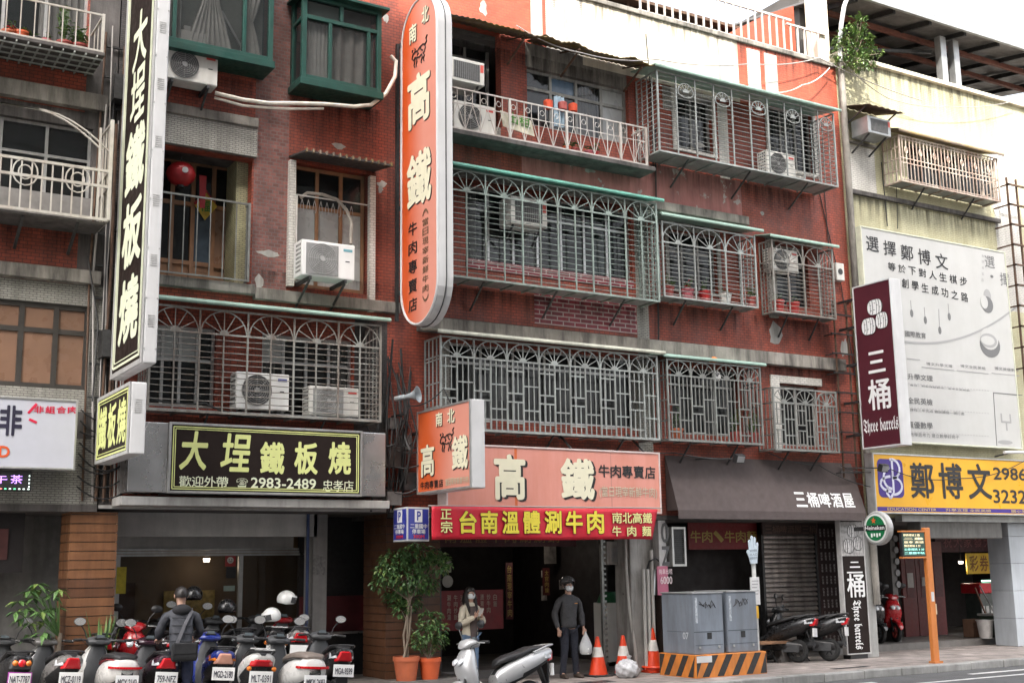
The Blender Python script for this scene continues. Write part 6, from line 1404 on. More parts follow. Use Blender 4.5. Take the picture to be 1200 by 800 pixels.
# loudspeaker horn
t = thing('loudspeaker', 'pale grey horn loudspeaker beside the orange square sign', 'loudspeaker'); c = P(478, 465, -.5); o = Vector((c[0]-.05, -.5, c[1])); ax = Vector((.62, -.75, .12)).normalized()
b = MB(); b.lathe(o, ax, [(.74*p, .74*q) for p, q in ((-.16, 0), (-.16, .055), (-.02, .06), (.0, .04), (.12, .06), (.24, .11), (.31, .175), (.32, .19), (.315, .165), (.22, .09), (.1, .045), (.05, 0))], mat('pale blue grey horn', (.36, .40, .42), .45, .2, var=.12, dirt=.3), 24); b.build('horn', t)
b = MB(); b.lathe(o-ax*.19, ax, [(0, 0), (0, .04), (.07, .045), (.08, 0)], galv, 16); b.bar(o+Vector((0, 0, -.04)), o+Vector((0, 0, -.28)), .04, dark_metal); b.bar(o+Vector((0, 0, -.28)), (o.x, -.01, o.z-.28), .035, dark_metal); b.build('bracket', t); base(t, o.x, o.y, o.z-.28)
# cables, hoses and boxes on the facade
def cable(pts, r=.012, m=cable_m, n=6, sag=0., b=None):
    P3 = []
    for p, q in zip(pts, pts[1:]):
        p, q = Vector(p), Vector(q)
        for k in range(n): s_ = k/n; v = p.lerp(q, s_); v.z -= sag*4*s_*(1-s_); P3.append(v)
    P3.append(Vector(pts[-1])); b.tube(P3, r, m, 5)
t = thing('cable_bundle', 'tangle of black cables and boxes on the dark pier beside the horn loudspeaker', 'cables'); rr = random.Random(11)
b = MB()
for k in range(16):
    xa = 8.62+rr.uniform(0, .55); z1 = rr.uniform(4.4, 6.0); z0 = rr.uniform(2.9, 3.8); cable([(xa, -.05-rr.uniform(0, .2), z1), (xa+rr.uniform(-.25, .25), -.1-rr.uniform(0, .35), (z0+z1)/2), (xa+rr.uniform(-.2, .2), -.06, z0)], rr.choice((.01, .014, .02)), cable_m, 6, rr.uniform(0, .12), b)
for k in range(6): z = rr.uniform(3.2, 4.3); cable([(8.5, -.1, z), (9.35, -.15-rr.uniform(0, .3), z+rr.uniform(-.2, .2))], .011, cable_m, 8, rr.uniform(.05, .3), b)
b.build('cable', t); b = MB()
for (dx, z, w_, h_) in ((.0, 3.72, .3, .34), (.36, 3.35, .22, .3), (.05, 3.1, .26, .22), (.1, 4.36, .16, .18), (.3, 4.02, .2, .24)): b.box(8.62+dx, 8.62+dx+w_, -.2, -.01, z, z+h_, mat('grimy junction box', (.16, .155, .15), .6, var=.3, dirt=.6) if h_ < .3 else dark_metal)
b.build('junction_box', t); base(t, 8.7, -.05, 2.9)
t = thing('cable_bundle', 'dark vertical conduits and cables behind the tall black sign', 'cables'); b = MB()
for k in range(12):
    xa = 3.9+k*.045+rr.uniform(-.02, .02); cable([(xa, -.05-rr.uniform(0, .1), 10.6-rr.uniform(0, 2)), (xa+rr.uniform(-.08, .08), -.08, 6.5), (xa+rr.uniform(-.1, .1), -.05, 3.1)], rr.choice((.012, .018, .026)), rr.choice((cable_m, cable_g, rust)), 10, 0, b)
for k in range(8): z = 3.3+k*.16; cable([(3.78, -.1, z), (4.5, -.12, z+rr.uniform(-.15, .15))], .012, cable_m, 8, rr.uniform(.05, .25), b)
for k in range(12): z = 4.6+k*.5; b.box(3.88, 4.46, -.07, -.03, z, z+.03, dark_metal)
b.build('cable', t); b = MB()
for z in (4.0, 5.2, 9.2): b.box(4.0, 4.3, -.3, -.02, z, z+.4, dark_metal)
b.build('junction_box', t); base(t, 4.0, -.05, 3.1)
t = thing('insulation_hose', 'cream insulated hose looping under the green bay windows', 'hose'); b = MB()
L_ = [(252, 109, -.3), (285, 117, -.4), (315, 121, -.45), (340, 121, -.48), (380, 122, -.5), (415, 125, -.5), (435, 123, -.48), (452, 110, -.5), (463, 90, -.35), (464, 72, -.25), (458, 66, -.2)]
p3 = [Vector((P(a, c, y)[0], y, P(a, c, y)[1])) for a, c, y in L_]
b.tube(p3, .034, hose_m, 8); b.tube([p+Vector((0, .03, -.07-.02*(i % 2))) for i, p in enumerate(p3[:5])], .022, hose_m, 6); b.build('hose', t); base(t, *p3[4])
t = thing('insulation_hose', 'dusty hose arching from the wooden window to the white outdoor unit', 'hose'); b = MB()
L_ = [(352, 232, .05), (360, 226, -.05), (378, 228, -.12), (395, 234, -.15), (406, 246, -.2), (412, 262, -.3), (411, 286, -.4)]
b.tube([(P(a, c, y)[0], y, P(a, c, y)[1]) for a, c, y in L_], .03, mat('dusty grey hose', (.30, .27, .23), .8, dirt=.4), 8); b.build('hose', t)
b = MB(); q = rect(347, 242, 430, 252, -.12); b.box(q[0], q[1], -.14, -.12, q[2]+.16, q[2]+.18, rail_w); b.box(q[0], q[0]+.02, -.14, -.02, 6.7, q[2]+.18, rail_w)
for k in range(9): xx = q[0]+.1+k*.11; b.tube([(xx+.03*math.sin(s_), -.13, q[2]+.15-.04-.22*abs(math.sin(s_*.5))) for s_ in np.linspace(0, 2*PI, 9)], .005, cable_g, 4)
tag(b.build('drying_rack'), 'thin white drying rack with wire hangers in the wooden window', 'rack')
b = MB()
for (L_, r_, m_) in (([(605, 30, -.2), (680, 62, -.9), (770, 70, -.9), (880, 75, -.3), (960, 68, -.2), (1080, 118, -.3)], .012, cable_g), ([(900, 108, -.2), (940, 100, -.3), (972, 80, -.2)], .014, hose_m), ([(985, 70, -.3), (1040, 115, -.2), (1110, 125, -.25), (1190, 118, -.2)], .01, cable_g)):
    pts = [(P(a, c, y)[0], y, P(a, c, y)[1]) for a, c, y in L_]; cable(pts, r_, m_, 6, .08, b)
tag(b.build('overhead_wire'), 'pale wires sagging across the top storey between the two buildings', 'wires')
b = MB()
for (L_, r_) in (([(768, 150, -.02), (769, 250, -.04), (772, 400, -.05), (774, 520, -.05)], .016), ([(757, 40, -.03), (762, 100, -.03), (766, 200, -.03)], .012), ([(960, 225, -.02), (975, 290, -.03), (985, 330, -.03), (1002, 440, -.03)], .011), ([(966, 222, -.02), (972, 300, -.03)], .01), ([(1033, 190, -.04), (1040, 265, -.04)], .012), ([(1050, 195, -.04), (1052, 268, -.04)], .009)):
    pts = [(P(a, c, y)[0], y, P(a, c, y)[1]) for a, c, y in L_]; cable(pts, r_, cable_m, 5, 0, b)
tag(b.build('wall_cable'), 'thin dark cables running down the red and yellow walls', 'cables')
b = MB()
for (L_, r_, sg) in (([(478, 475, -.45), (520, 455, -.75), (560, 520, -.7)], .011, .1), ([(985, 545, -.3), (1040, 548, -.6), (1120, 560, -.62), (1200, 540, -.6)], .010, .12), ([(900, 530, -.3), (960, 545, -.35), (1020, 570, -.5)], .012, .06), ([(700, 525, -.4), (790, 530, -.3), (866, 537, -.85)], .010, .05), ([(430, 500, -.2), (462, 520, -.3), (500, 500, -.25)], .012, .15), ([(300, 488, -.55), (240, 472, -.6), (176, 466, -.4)], .016, .05), ([(103, 300, -.15), (115, 380, -.2), (108, 470, -.25)], .012, 0)):
    pts = [(P(a, c, y)[0], y, P(a, c, y)[1]) for a, c, y in L_]; cable(pts, r_, cable_m, 8, sg, b)
t = thing('street_cables', 'black cables sagging between the shop signs', 'cables'); b.build('cable', t)
# pipes and brackets beside the maroon sign
t = thing('wall_junction', 'pair of pale meter boxes on the wall left of the maroon barrel sign', 'meter box'); b = MB(); q = rect(977, 308, 988, 330, -.1); b.box(q[0], q[1], -.16, -.01, q[2], q[3], ac_white); b.build('box', t, bevel=.02); b = MB(); b.disc((q[0]+.12, -.165, (q[2]+q[3])/2), NF, .07, .004, dark_metal, 14); b.build('dial', t); base(t, q[0], -.1, q[2])
b = MB()
for k in range(9): z = 3.9+k*.42; b.box(19.0, 19.62, -.28, -.25, z, z+.03, dark_metal); b.bar((19.05, -.26, z), (19.05, -.01, z), .02, dark_metal)
for x in (19.12, 19.5): b.box(x, x+.03, -.25, -.22, 3.8, 7.6, rust)
tag(b.build('steel_ladder'), 'rusty steel rungs on the wall behind the maroon barrel sign', 'ladder')
b = MB()
for k in range(10): z = 6.5+k*.5; b.box(25.05, 25.9, -.5, -.46, z, z+.04, rust); b.box(25.05, 25.09, -.5, -.02, z, z+.03, rust)
for x in (25.05, 25.4, 25.85): b.box(x, x+.04, -.46, -.42, 4.5, 11.2, rust)
tag(b.build('scaffold'), 'rusty steel scaffold grid at the right edge beside the billboard', 'scaffold')
# spotlights
for k, (px, py, y, lab) in enumerate(((866, 537, -.9, 'small black floodlight above the taupe beer house awning'), (1035, 548, -.8, 'small black floodlight in front of the yellow sign logo'))):
    t = thing('floodlight', lab, 'lamp'); x, z = P(px, py, y); b = MB(); b.obox((x, y, z), (.11, 0, 0), (0, .05, .02), (0, -.03, .075), black); b.build('housing', t, bevel=.012); b = MB(); b.bar((x, y+.03, z), (x-.35, -.02, z+.05), .025, dark_metal); b.build('arm', t)
    b = MB(); b.obox((x, y-.056, z-.02), (.085, 0, 0), (0, .002, .001), (0, -.02, .055), mat('lamp glass', (.3, .3, .3), .2)); b.build('lens', t); base(t, x, y, z)
# lantern, good luck sheet, clock
t = thing('lantern', 'round red lantern hanging above the brown wooden door', 'lantern'); c = P(212, 204, .3); b = MB(); rd = mat('lantern red', (.32, .010, .014), .45, var=.15)
b.lathe((c[0], .3, c[1]-.19), UZ, [(0, .06), (.03, .14), (.10, .21), (.19, .235), (.28, .21), (.35, .14), (.38, .06)], rd, 24); b.build('shade', t); b = MB(); b.lathe((c[0], .3, c[1]-.23), UZ, [(0, 0), (0, .06), (.04, .06), (.04, 0)], black, 16); b.disc((c[0], .065, c[1]), NF, .05, .008, alu, 16); b.bar((c[0], .3, c[1]+.19), (c[0], .3, c[1]+.3), .015, black); b.build('cap', t); b = MB(); b.prism([(-.06, 0), (.06, 0), (.05, -.55), (-.04, -.55)], (c[0]+.42, .5, c[1]+.1), UX, UZ, (0, .01, 0), rd); b.build('ribbon', t); base(t, c[0], .3, c[1]-.2)
t = thing('door_charm', 'yellow and red diamond good luck sheet on the wooden door', 'decoration'); c = P(241, 240, .66); b = MB(); b.prism([(-.2, 0), (0, -.26), (.2, 0), (0, .26)], (c[0], .67, c[1]), UX, UZ, (0, .008, 0), mat('gold paper', (.50, .34, .03), .5, var=.3, scale=9)); b.build('sheet', t); b = MB(); b.prism([(-.2, 0), (-.17, -.03), (.03, .24), (0, .26)], (c[0], .664, c[1]), UX, UZ, (0, .005, 0), rd); b.prism([(.2, 0), (.17, .03), (-.02, .24), (0, .26)], (c[0], .658, c[1]), UX, UZ, (0, .005, 0), rd); text(b, '福', (c[0], .668, c[1]), UX, UZ, NF, (-.09, -.12, .09, .08), mat('green ink', (.05, .2, .02), .5), off=.03); b.build('print', t); base(t, c[0], .66, c[1])
t = thing('wall_clock', 'small round white clock hanging in the right lattice cage', 'clock'); c = P(839, 441, -.44); b = MB(); b.disc((c[0], -.44, c[1]), NF, .10, .03, mat('clock white', (.62, .62, .6), .4), 24); b.build('face', t); b = MB(); b.bar((c[0], -.472, c[1]), (c[0]+.04, -.472, c[1]+.04), .012, black); b.bar((c[0], -.472, c[1]), (c[0]-.02, -.472, c[1]+.07), .01, black); b.build('hand', t); b = MB(); b.lathe((c[0]-.02, -.42, c[1]+.25), UZ, [(0, .02), (.04, .09), (.1, .09), (.14, .02)], mat('lantern orange', (.55, .16, .02), .5), 14); b.build('lantern_charm', t); base(t, c[0], -.44, c[1])
# folded advertising board on the top balcony
t = thing('paper_sign', 'faded cream board with green writing leaning inside the ornate railing', 'board'); q = rect(589, 130, 626, 158, -.40); b = MB(); b.obox(((q[0]+q[1])/2, -.36, (q[2]+q[3])/2), ((q[1]-q[0])/2, 0, -.04), (0, .008, 0), (0, .05, (q[3]-q[2])/2), mat('faded cream board', (.50, .47, .36), .7, var=.2, dirt=.3)); b.build('board', t)
b = MB(); text(b, '出租', (q[0], -.385, q[2]), (1, 0, -.1), UZ, NF, (.12, .16, .6, .38), mat('green ink', (.05, .2, .02)), off=.02); b.build('lettering', t); base(t, q[0], -.36, q[2])
# ================================================================ scooters (x forward, z up, origin on the ground between the wheels)
tyre_m = mat('tyre rubber', (.016, .016, .016), .85, var=.2)
rim_m = mat('cast wheel rim', (.28, .28, .28), .35, .8, var=.1)
rim_k = mat('black wheel rim', (.03, .03, .03), .4, .3, var=.1)
seat_k = mat('black seat vinyl', (.022, .022, .023), .5, var=.2, bump=.2, bscale=150)
seat_b = mat('taupe seat vinyl', (.16, .13, .11), .6, var=.2, bump=.2, bscale=150)
lens_r = mat('red tail lens', (.50, .006, .012), .15, var=.1, coat=.5)
lens_o = mat('orange indicator lens', (.62, .17, .02), .2, var=0)
lens_c = mat('clear headlamp lens', (.62, .64, .66), .12, .2, var=.1, coat=.6)
mirror_m = mat('mirror glass', (.82, .82, .80), .12, .75, var=0)
plate_m = mat('number plate white', (.74, .74, .73), .45, var=.05)
plate_k = mat('number plate ink', (.03, .03, .05), .5, var=0)
chrome = mat('chrome', (.6, .6, .6), .15, 1., var=0)
grey_pl = mat('dark grey plastic', (.055, .057, .06), .55, var=.2)
def paint(name, c, metal=.0): return mat('scooter paint '+name, c, .3, metal, var=.06, coat=.5, dirt=.12, dirtcol=tuple(x*.5+.03 for x in c), streak=False)
def ring(x, cz, hw, hh, e=2.6, n=18, dz=0., lean=0., cy=0.):
    r = []
    for k in range(n):
        a = 2*PI*k/n; c_, s_ = math.cos(a), math.sin(a)
        y = math.copysign(abs(c_)**(2/e), c_)*hw; z = math.copysign(abs(s_)**(2/e), s_)*hh
        r.append((x+lean*z, cy+y*(1+dz*z/hh if hh else 1), cz+z))
    return r
def wheel(parent, x, r, wd, rim):
    b = MB(); b.lathe((x, -wd/2, r), (0, 1, 0), [(.012, r*.62), (0, r*.72), (.006, r*.86), (wd*.2, r*.97), (wd*.5, r), (wd*.8, r*.97), (wd-.006, r*.86), (wd, r*.72), (wd-.012, r*.62), (.012, r*.62)], tyre_m, 30); w_ = b.build('wheel', parent)
    b = MB(); b.lathe((x, -wd*.4, r), (0, 1, 0), [(0, r*.64), (0, r*.56), (wd*.35, r*.52), (wd*.8, r*.56), (wd*.8, r*.64)], rim, 30)
    for k in range(6): a = 2*PI*k/6; b.bar((x+.02*math.cos(a), 0, r+.02*math.sin(a)), (x+r*.58*math.cos(a), 0, r+r*.58*math.sin(a)), .026, rim, .05)
    b.lathe((x, -wd*.45, r), (0, 1, 0), [(0, 0), (0, r*.2), (wd*.9, r*.2), (wd*.9, 0)], rim, 14); b.build('rim', w_)
def scooter(label, x, y, z, rz, body, seat=seat_k, style='sport', plate='', trim=grey_pl, plate_frame=None, rim=rim_k, tail=lens_r, helmet=None, mirrors=2, front=None, lean=4., wide=1., steer=0., group='parked scooters', v=0, size=1.):
    t = thing('scooter', label, 'scooter', group, (x, y, z)); t.rotation_euler = (R_(lean)*0, 0, R_(rz)); front = front or body
    rnd = style == 'round'
    wheel(t, -.60, .225, .115, rim)
    fr = empty('front_assembly', (0, 0, 0)); bpy.data.objects.remove(fr)
    wheel(t, .64, .225, .105, rim)
    b = MB()                                                            # rear body
    W_ = .165*wide
    if rnd: secs = [(-.92, .70, .08, .06), (-.89, .695, .15, .12), (-.80, .68, .20, .165), (-.62, .65, .22, .185), (-.40, .62, .215, .18), (-.20, .57, .175, .17), (-.06, .52, .14, .17), (.0, .47, .12, .14)]
    else: secs = [(-1.0, .835, .06, .03), (-.97, .82, .12, .075), (-.86, .775, W_*1.0, .125), (-.64, .70, W_*1.16, .165), (-.40, .62, W_*1.18, .175), (-.20, .55, W_, .165), (-.04, .48, .13, .15), (.02, .44, .12, .12)]
    b.loft([ring(a, c, w_, h_, 2.7 if rnd else 2.3, 20, .0 if rnd else .12) for a, c, w_, h_ in secs], body, pick=lambda i, j: (black if math.sin(2*PI*(j+.5)/20) < (-.75 if rnd else (-.2 if i < 4 else -.5)) else (seat if not rnd and math.sin(2*PI*(j+.5)/20) > .9 else body))); b.build('rear_body', t)
    b = MB()                                                            # lower dark engine, swing arm, floor
    b.loft([ring(a, c, w_, h_, 3) for a, c, w_, h_ in ((-.72, .30, .06, .07), (-.60, .29, .10, .10), (-.35, .31, .13, .12), (-.08, .34, .12, .12))], black); b.box(-.66, -.3, .07, .12, .2, .34, grey_pl)
    b.loft([ring(a, c, w_, h_, 4) for a, c, w_, h_ in ((-.12, .30, .16, .06), (.1, .275, .17, .05), (.34, .29, .165, .06), (.42, .34, .14, .08))], trim); b.build('underbody', t)
    b = MB(); o = .02
    if rnd: sr = [(-.86, .835, .10, .02), (-.80, .855, .16, .04), (-.55, .855, .175, .05), (-.3, .82, .16, .05), (-.12, .775, .125, .05), (-.06, .74, .08, .03)]
    else: sr = [(-.90, .895, .07, .012), (-.82, .905, .125, .03), (-.60, .885, .155, .04), (-.42, .825, .16, .045), (-.20, .775, .14, .05), (-.05, .73, .09, .04), (0, .69, .05, .02)]
    b.loft([ring(a, c, w_, h_, 2.8) for a, c, w_, h_ in sr], seat); s_ = b.build('seat', t)
    if rnd: b = MB(); b.loft([ring(a, c-.045, w_+.006, .010, 3) for a, c, w_, h_ in sr[1:-1]], mat('seat piping red', (.25, .012, .02), .5, var=0) if seat is seat_k else grey_pl); b.build('piping', s_)
    b = MB()                                                            # leg shield and front apron
    rr_ = []
    for xi, xo, hw, zz_, e_ in ((.36, .43, .13, .31, 3), (.345, .47, .175, .38, 2.6), (.335, .53, .205, .50, 2.2), (.335, .60, .215, .62, 1.9), (.34, .625, .205, .70, 1.8), (.345, .60, .185, .79, 1.9), (.35, .545, .15, .88, 2.1), (.36, .49, .10, .95, 2.3)):
        cx, hx_ = (xi+xo)/2, (xo-xi)/2
        rr_.append([(cx+hx_*math.copysign(abs(math.cos(a))**(2/e_), math.cos(a)), hw*math.copysign(abs(math.sin(a))**(2/(e_ if math.cos(a) > 0 else 3.2)), math.sin(a)), zz_) for a in np.linspace(0, 2*PI, 25)[:-1]])
    b.loft(rr_, front); b.build('front_shield', t)
    b = MB(); b.loft([[(min(p[0], rg[0][0]*.5+rg[12][0]*.5-.02)-.008 if p[0] < (rg[0][0]+rg[12][0])/2-.02 else p[0]-.06, p[1]*.93, p[2]) for p in rg] for rg in rr_], trim if trim is not body else black); b.build('leg_shield', t)
    b = MB(); b.loft([ring(a, c, w_, h_, 2.4) for a, c, w_, h_ in ((.40, .44, .03, .02), (.48, .47, .075, .035), (.62, .475, .08, .04), (.78, .43, .078, .04), (.88, .34, .06, .03), (.90, .30, .03, .02))], front if style != 'plain' else trim); b.build('front_fender', t)
    b = MB()
    for s in (-1, 1): b.tube([(.64, .075*s, .225), (.52, .07*s, .55)], .024, dark_metal, 8)
    b.build('fork', t)
    b = MB(); b.loft([ring(a, c, w_, h_, 2.4, dz=0) for a, c, w_, h_ in ((.27, 1.00, .08, .02), (.31, 1.0, .15, .05), (.40, 1.01, .17, .07), (.49, 1.0, .13, .06), (.54, .97, .07, .03))], trim if rnd or style == 'plain' else front); h = b.build('handlebar_cover', t)
    b = MB(); b.box(.28, .40, -.08, .08, 1.045, 1.062, black); b.prism([(-.06, 0), (.06, 0), (.05, .05), (-.05, .05)], (.30, 0, 1.05), (0, 1, 0), UZ, (.012, 0, 0), mat('dash glass', (.10, .12, .13), .1)); b.build('dashboard', t)
    b = MB()
    for s in (-1, 1): b.tube([(.36, .24*s, 1.02), (.46, .16*s, .98), (.44, .06*s, .90), (.42, .03*s, .80)], .006, cable_m, 4)
    b.build('brake_cable', t)
    b = MB(); b.tube([(.40, 0, .9), (.39, 0, 1.0)], .04, black, 8)
    for s in (-1, 1):
        b.tube([(.38, .1*s, 1.01), (.35, .22*s, 1.03), (.30, .35*s, 1.02)], .014, dark_metal, 6); b.tube([(.335, .25*s, 1.027), (.295, .365*s, 1.02)], .02, black_matt, 8); b.tube([(.40, .18*s, 1.02), (.42, .26*s, 1.02), (.37, .36*s, 1.01)], .008, alu, 5)
    b.build('handlebar', t)
    if mirrors:
        for s in ((-1, 1) if mirrors == 2 else (1,)):
            b = MB(); b.tube([(.39, .17*s, 1.05), (.40, .20*s, 1.14), (.385, .27*s, 1.23)], .008, black, 5); m_ = b.build('mirror', t)
            b = MB(); c = Vector((.375, .29*s, 1.27)); b.loft([[(c.x+dx, c.y+.085*k*math.cos(a), c.z+.058*k*math.sin(a)) for a in np.linspace(0, 2*PI, 19)[:-1]] for dx, k in ((-.014, .9), (-.012, 1.), (.012, .96), (.035, .5))], black); b.build('mirror_shell', m_)
            b = MB(); b.loft([[(c.x-.0155, c.y+.079*k*math.cos(a), c.z+.052*k*math.sin(a)) for a in np.linspace(0, 2*PI, 19)[:-1]] for k in (1, .01)], mirror_m, cap=False, smooth=False); b.build('mirror_glass', m_)
    if rnd:
        b = MB(); b.lathe((.52, 0, .80), (1, 0, .1), [(.05, .0), (.05, .085), (.085, .085), (.09, .07), (.092, 0)], lens_c, 20); b.build('headlight', t)
        b = MB(); n_ = 12                                                # arched tail lamp
        for q in range(n_):
            a0, a1 = PI*(-.02+1.04*q/n_)-PI/2, PI*(-.02+1.04*(q+1)/n_)-PI/2
            p0 = Vector((-.80-.115*math.cos(a0)**.7 if math.cos(a0) > 0 else -.80, .198*math.sin(a0), .72)); p1 = Vector((-.80-.115*math.cos(a1)**.7 if math.cos(a1) > 0 else -.80, .198*math.sin(a1), .72)); b.bar(p0, p1, .03, lens_r, .055)
        b.build('tail_light', t)
    else:
        for s in (-1, 1): b = MB(); b.loft([ring(a, c, w_, h_, 2, cy=.062*s) for a, c, w_, h_ in ((.50, .78, .03, .025), (.595, .77, .06, .042), (.63, .75, .045, .035), (.645, .74, .01, .01))], lens_c); b.build('headlight', t)
        if v == 1:                                        # three lamps in a row over a grey tail panel
            b = MB(); b.loft([[(-.90, -.15, .70), (-.90, .15, .70), (-.95, .12, .87), (-.95, -.12, .87)], [(-.975, -.13, .71), (-.975, .13, .71), (-1.0, .10, .86), (-1.0, -.10, .86)]], grey_pl, smooth=False); b.build('tail_panel', t, bevel=.015)
            for cy, m_, rr2 in ((0, tail, .05), (.085, lens_o, .036), (-.085, lens_o, .036)):
                b = MB(); b.lathe((-.985, cy, .785), (-1, 0, .12), [(0, rr2), (.02, rr2), (.035, rr2*.6), (.04, 0)], m_, 16); b.build('tail_light' if cy == 0 else 'indicator', t)
        if v == 2:                                        # broad lamp under a luggage rack
            b = MB(); b.loft([[(-.88, -.17, .72), (-.88, .17, .72), (-.93, .14, .83), (-.93, -.14, .83)], [(-.98, -.10, .73), (-.98, .10, .73), (-1.02, .08, .81), (-1.02, -.08, .81)]], tail, smooth=False); b.build('tail_light', t, bevel=.02)
            b = MB()
            for yy_ in (-.12, -.04, .04, .12): b.tube([(-.72, yy_, .93), (-1.08, yy_, .95)], .009, alu, 6)
            for xx_ in (-.74, -.9, -1.07): b.tube([(xx_, -.13, .94), (xx_, .13, .94)], .009, alu, 6)
            b.build('luggage_rack', t)
            for s in (-1, 1): b = MB(); b.lathe((-.93, .16*s, .70), (-1, 0, 0), [(0, .03), (.03, .03), (.045, 0)], lens_o, 14); b.build('indicator', t)
        b = MB(); tl = [(-.86, .72, .105, .005), (-.985, .715, .085, .005), (-1.012, .785, .10, .055), (-.985, .855, .085, .005)]
        q0 = [(-.88, -.15, .70), (-.88, .15, .70), (-.94, .10, .86), (-.94, -.10, .86)]; q1 = [(-.985, -.11, .715), (-.985, .11, .715), (-1.03, .065, .85), (-1.03, -.065, .85)]
        if v in (0, 3): b.loft([q0, q1], tail, smooth=False); b.build('tail_light', t, bevel=.02)
        for s in (-1, 1) if v in (0, 3) else ():
            q0 = [(-.80, .185*s*wide, .74), (-.80, .150*s*wide, .74), (-.80, .150*s*wide, .82), (-.80, .180*s*wide, .82)]; q1 = [(-.95, .135*s, .755), (-.95, .10*s, .745), (-.96, .085*s, .82), (-.95, .115*s, .815)]
            b = MB(); b.loft([q0, q1], lens_c if tail is lens_r else lens_o, smooth=False); b.build('indicator', t, bevel=.006)
        b = MB(); b.tube([(-.60, .17, .84), (-.85, .17, .92), (-.99, .11, .935), (-1.01, 0, .94), (-.99, -.11, .935), (-.85, -.17, .92), (-.60, -.17, .84)], .014, black if style != 'silver' else alu, 8); b.build('grab_rail', t)
    b = MB(); b.prism([(-.075, .72), (.075, .72), (.085, .33), (-.085, .33)], (-.90, 0, 0), (0, 1, 0), UZ, (-.02, 0, 0), black) ; b.prism([(0, 0), (-.12, -.33), (-.10, -.34), (.03, 0)], (-.82, -.05, .62), UX, UZ, (0, .1, 0), black); b.build('mudguard', t)
    xp = -.955 if not rnd else -.93; zp = .50 if not rnd else .46; pw = .15; ph = .085
    b = MB(); b.box(xp-.012, xp, -pw, pw, zp, zp+2*ph, plate_frame or plate_m)
    k = .012 if plate_frame else .003
    b.box(xp-.016, xp-.0125, -pw+k, pw-k, zp+k, zp+2*ph-k, plate_m)
    if plate: text(b, plate, (xp-.016, pw, zp), (0, -1, 0), UZ, (-1, 0, 0), (.025, .035, 2*pw-.025, 2*ph-.045), plate_k, off=.02, lift=.004)
    b.build('number_plate', t); b = MB(); b.tube([(-.25, -.13, .27), (-.45, -.16, .27), (-.52, -.17, .29)], .02, dark_metal, 8); b.tube([(-.50, -.17, .28), (-.60, -.18, .31), (-.90, -.185, .37)], [.035, .055, .05], grey_pl if style != 'silver' else steel, 12); b.build('exhaust', t)
    b = MB(); b.tube([(-.1, .12, .24), (-.2, .22, .06), (-.26, .26, .005)], .014, dark_metal, 6); b.build('kickstand', t)
    t.rotation_euler = (R_(lean), 0, R_(rz)); t.scale = (size, size, size)
    return t
def helmet_obj(label, x, y, z, m, rz=0., visor=True, r=.135):
    t = thing('helmet', label, 'helmet', None, (x, y, z)); b = MB(); n = 16; vs = []; fs = []
    rings_ = []
    for i in range(n+1):
        th = PI*.02+(PI*.66)*i/n
        rings_.append([(r*1.1*math.sin(th)*math.cos(a), r*.95*math.sin(th)*math.sin(a), r*math.cos(th)+(.35*r*max(0, math.cos(a))*max(0, math.sin(th))**3 if i > n*.5 else 0)) for a in np.linspace(0, 2*PI, 25)[:-1]])
    b.loft(rings_, m, cap=False); b.build('shell', t, solid=.012)
    b = MB(); b.loft([[(q[0]*.93, q[1]*.93, q[2]*.93) for q in rg] for rg in rings_[6:]], black, cap=False); b.build('lining', t)
    if visor: b = MB(); b.loft([[(r*1.14*math.cos(a), r*1.0*math.sin(a), zz_) for a in np.linspace(-1.1, 1.1, 14)]+[(r*1.11*math.cos(a), r*.97*math.sin(a), zz_) for a in np.linspace(1.1, -1.1, 14)] for zz_ in (-.03, .06)], grey_pl); b.build('visor', t)
    t.rotation_euler = (0, R_(14), R_(rz)); return t
def sx(px, y): return P(px, 760, y)[0]
pw_ = paint('pearl white', (.54, .53, .50)); pk = paint('black', (.014, .014, .015)); pg = paint('warm grey', (.21, .20, .19), .2); pr = paint('red', (.36, .010, .014)); psv = mat('scooter paint silver', (.48, .48, .48), .38, .35, var=.05, coat=.3); pb = paint('blue', (.018, .035, .22)); ppu = paint('plum black', (.035, .012, .022))
def row(label, px, py, rz, *a, **k):
    """parks a scooter so that its number plate stands where the photograph has it"""
    rx, ry = gp(px, py, ZS+.585 if k.get('style') != 'round' else ZS+.545); scooter(label, rx+.96*math.cos(R_(rz)), ry+.96*math.sin(R_(rz)), ZS, rz, *a, **k)
row('black scooter with a violet rimmed number plate at the far left of the row', 19, 795, 92, pk, plate='NAT-7787', plate_frame=mat('violet plate rim', (.35, .05, .33), .4), style='plain', v=1)
row('warm grey scooter with a big red tail lamp second from the left of the row', 79, 795, 95, pg, plate='MCZ-0119', style='sport', mirrors=1)
row('white round tailed scooter with a black seat beside the plank pillar', 146, 799, 95, pw_, style='round', plate='MCX-2142', trim=grey_pl)
row('plum black scooter with a red lamp left of the man with the shoulder bag', 192, 793, 87, ppu, plate='759-NFZ', style='sport', tail=lens_r, mirrors=1, size=.97)
row('blue scooter with a pale orange tail lamp right of the man in slate', 258, 789, 82, pb, plate='MGD-2180', tail=mat('pale orange lens', (.58, .30, .22), .2, coat=.4), front=pb)
row('silver white scooter with a boxy rear third from the right of the row', 302, 794, 80, pw_, plate='MLT-0391', style='plain', wide=1.1, mirrors=1, v=2)
row('white round tailed scooter with a taupe seat second from the right of the row', 367, 799, 92, pw_, style='round', seat=seat_b, plate='MKX-2683', trim=grey_pl)
row('black scooter with a white and red tail at the right end of the row', 400, 784, 83, pk, plate='MGA-9599', tail=lens_r, style='plain', v=0, size=.97)
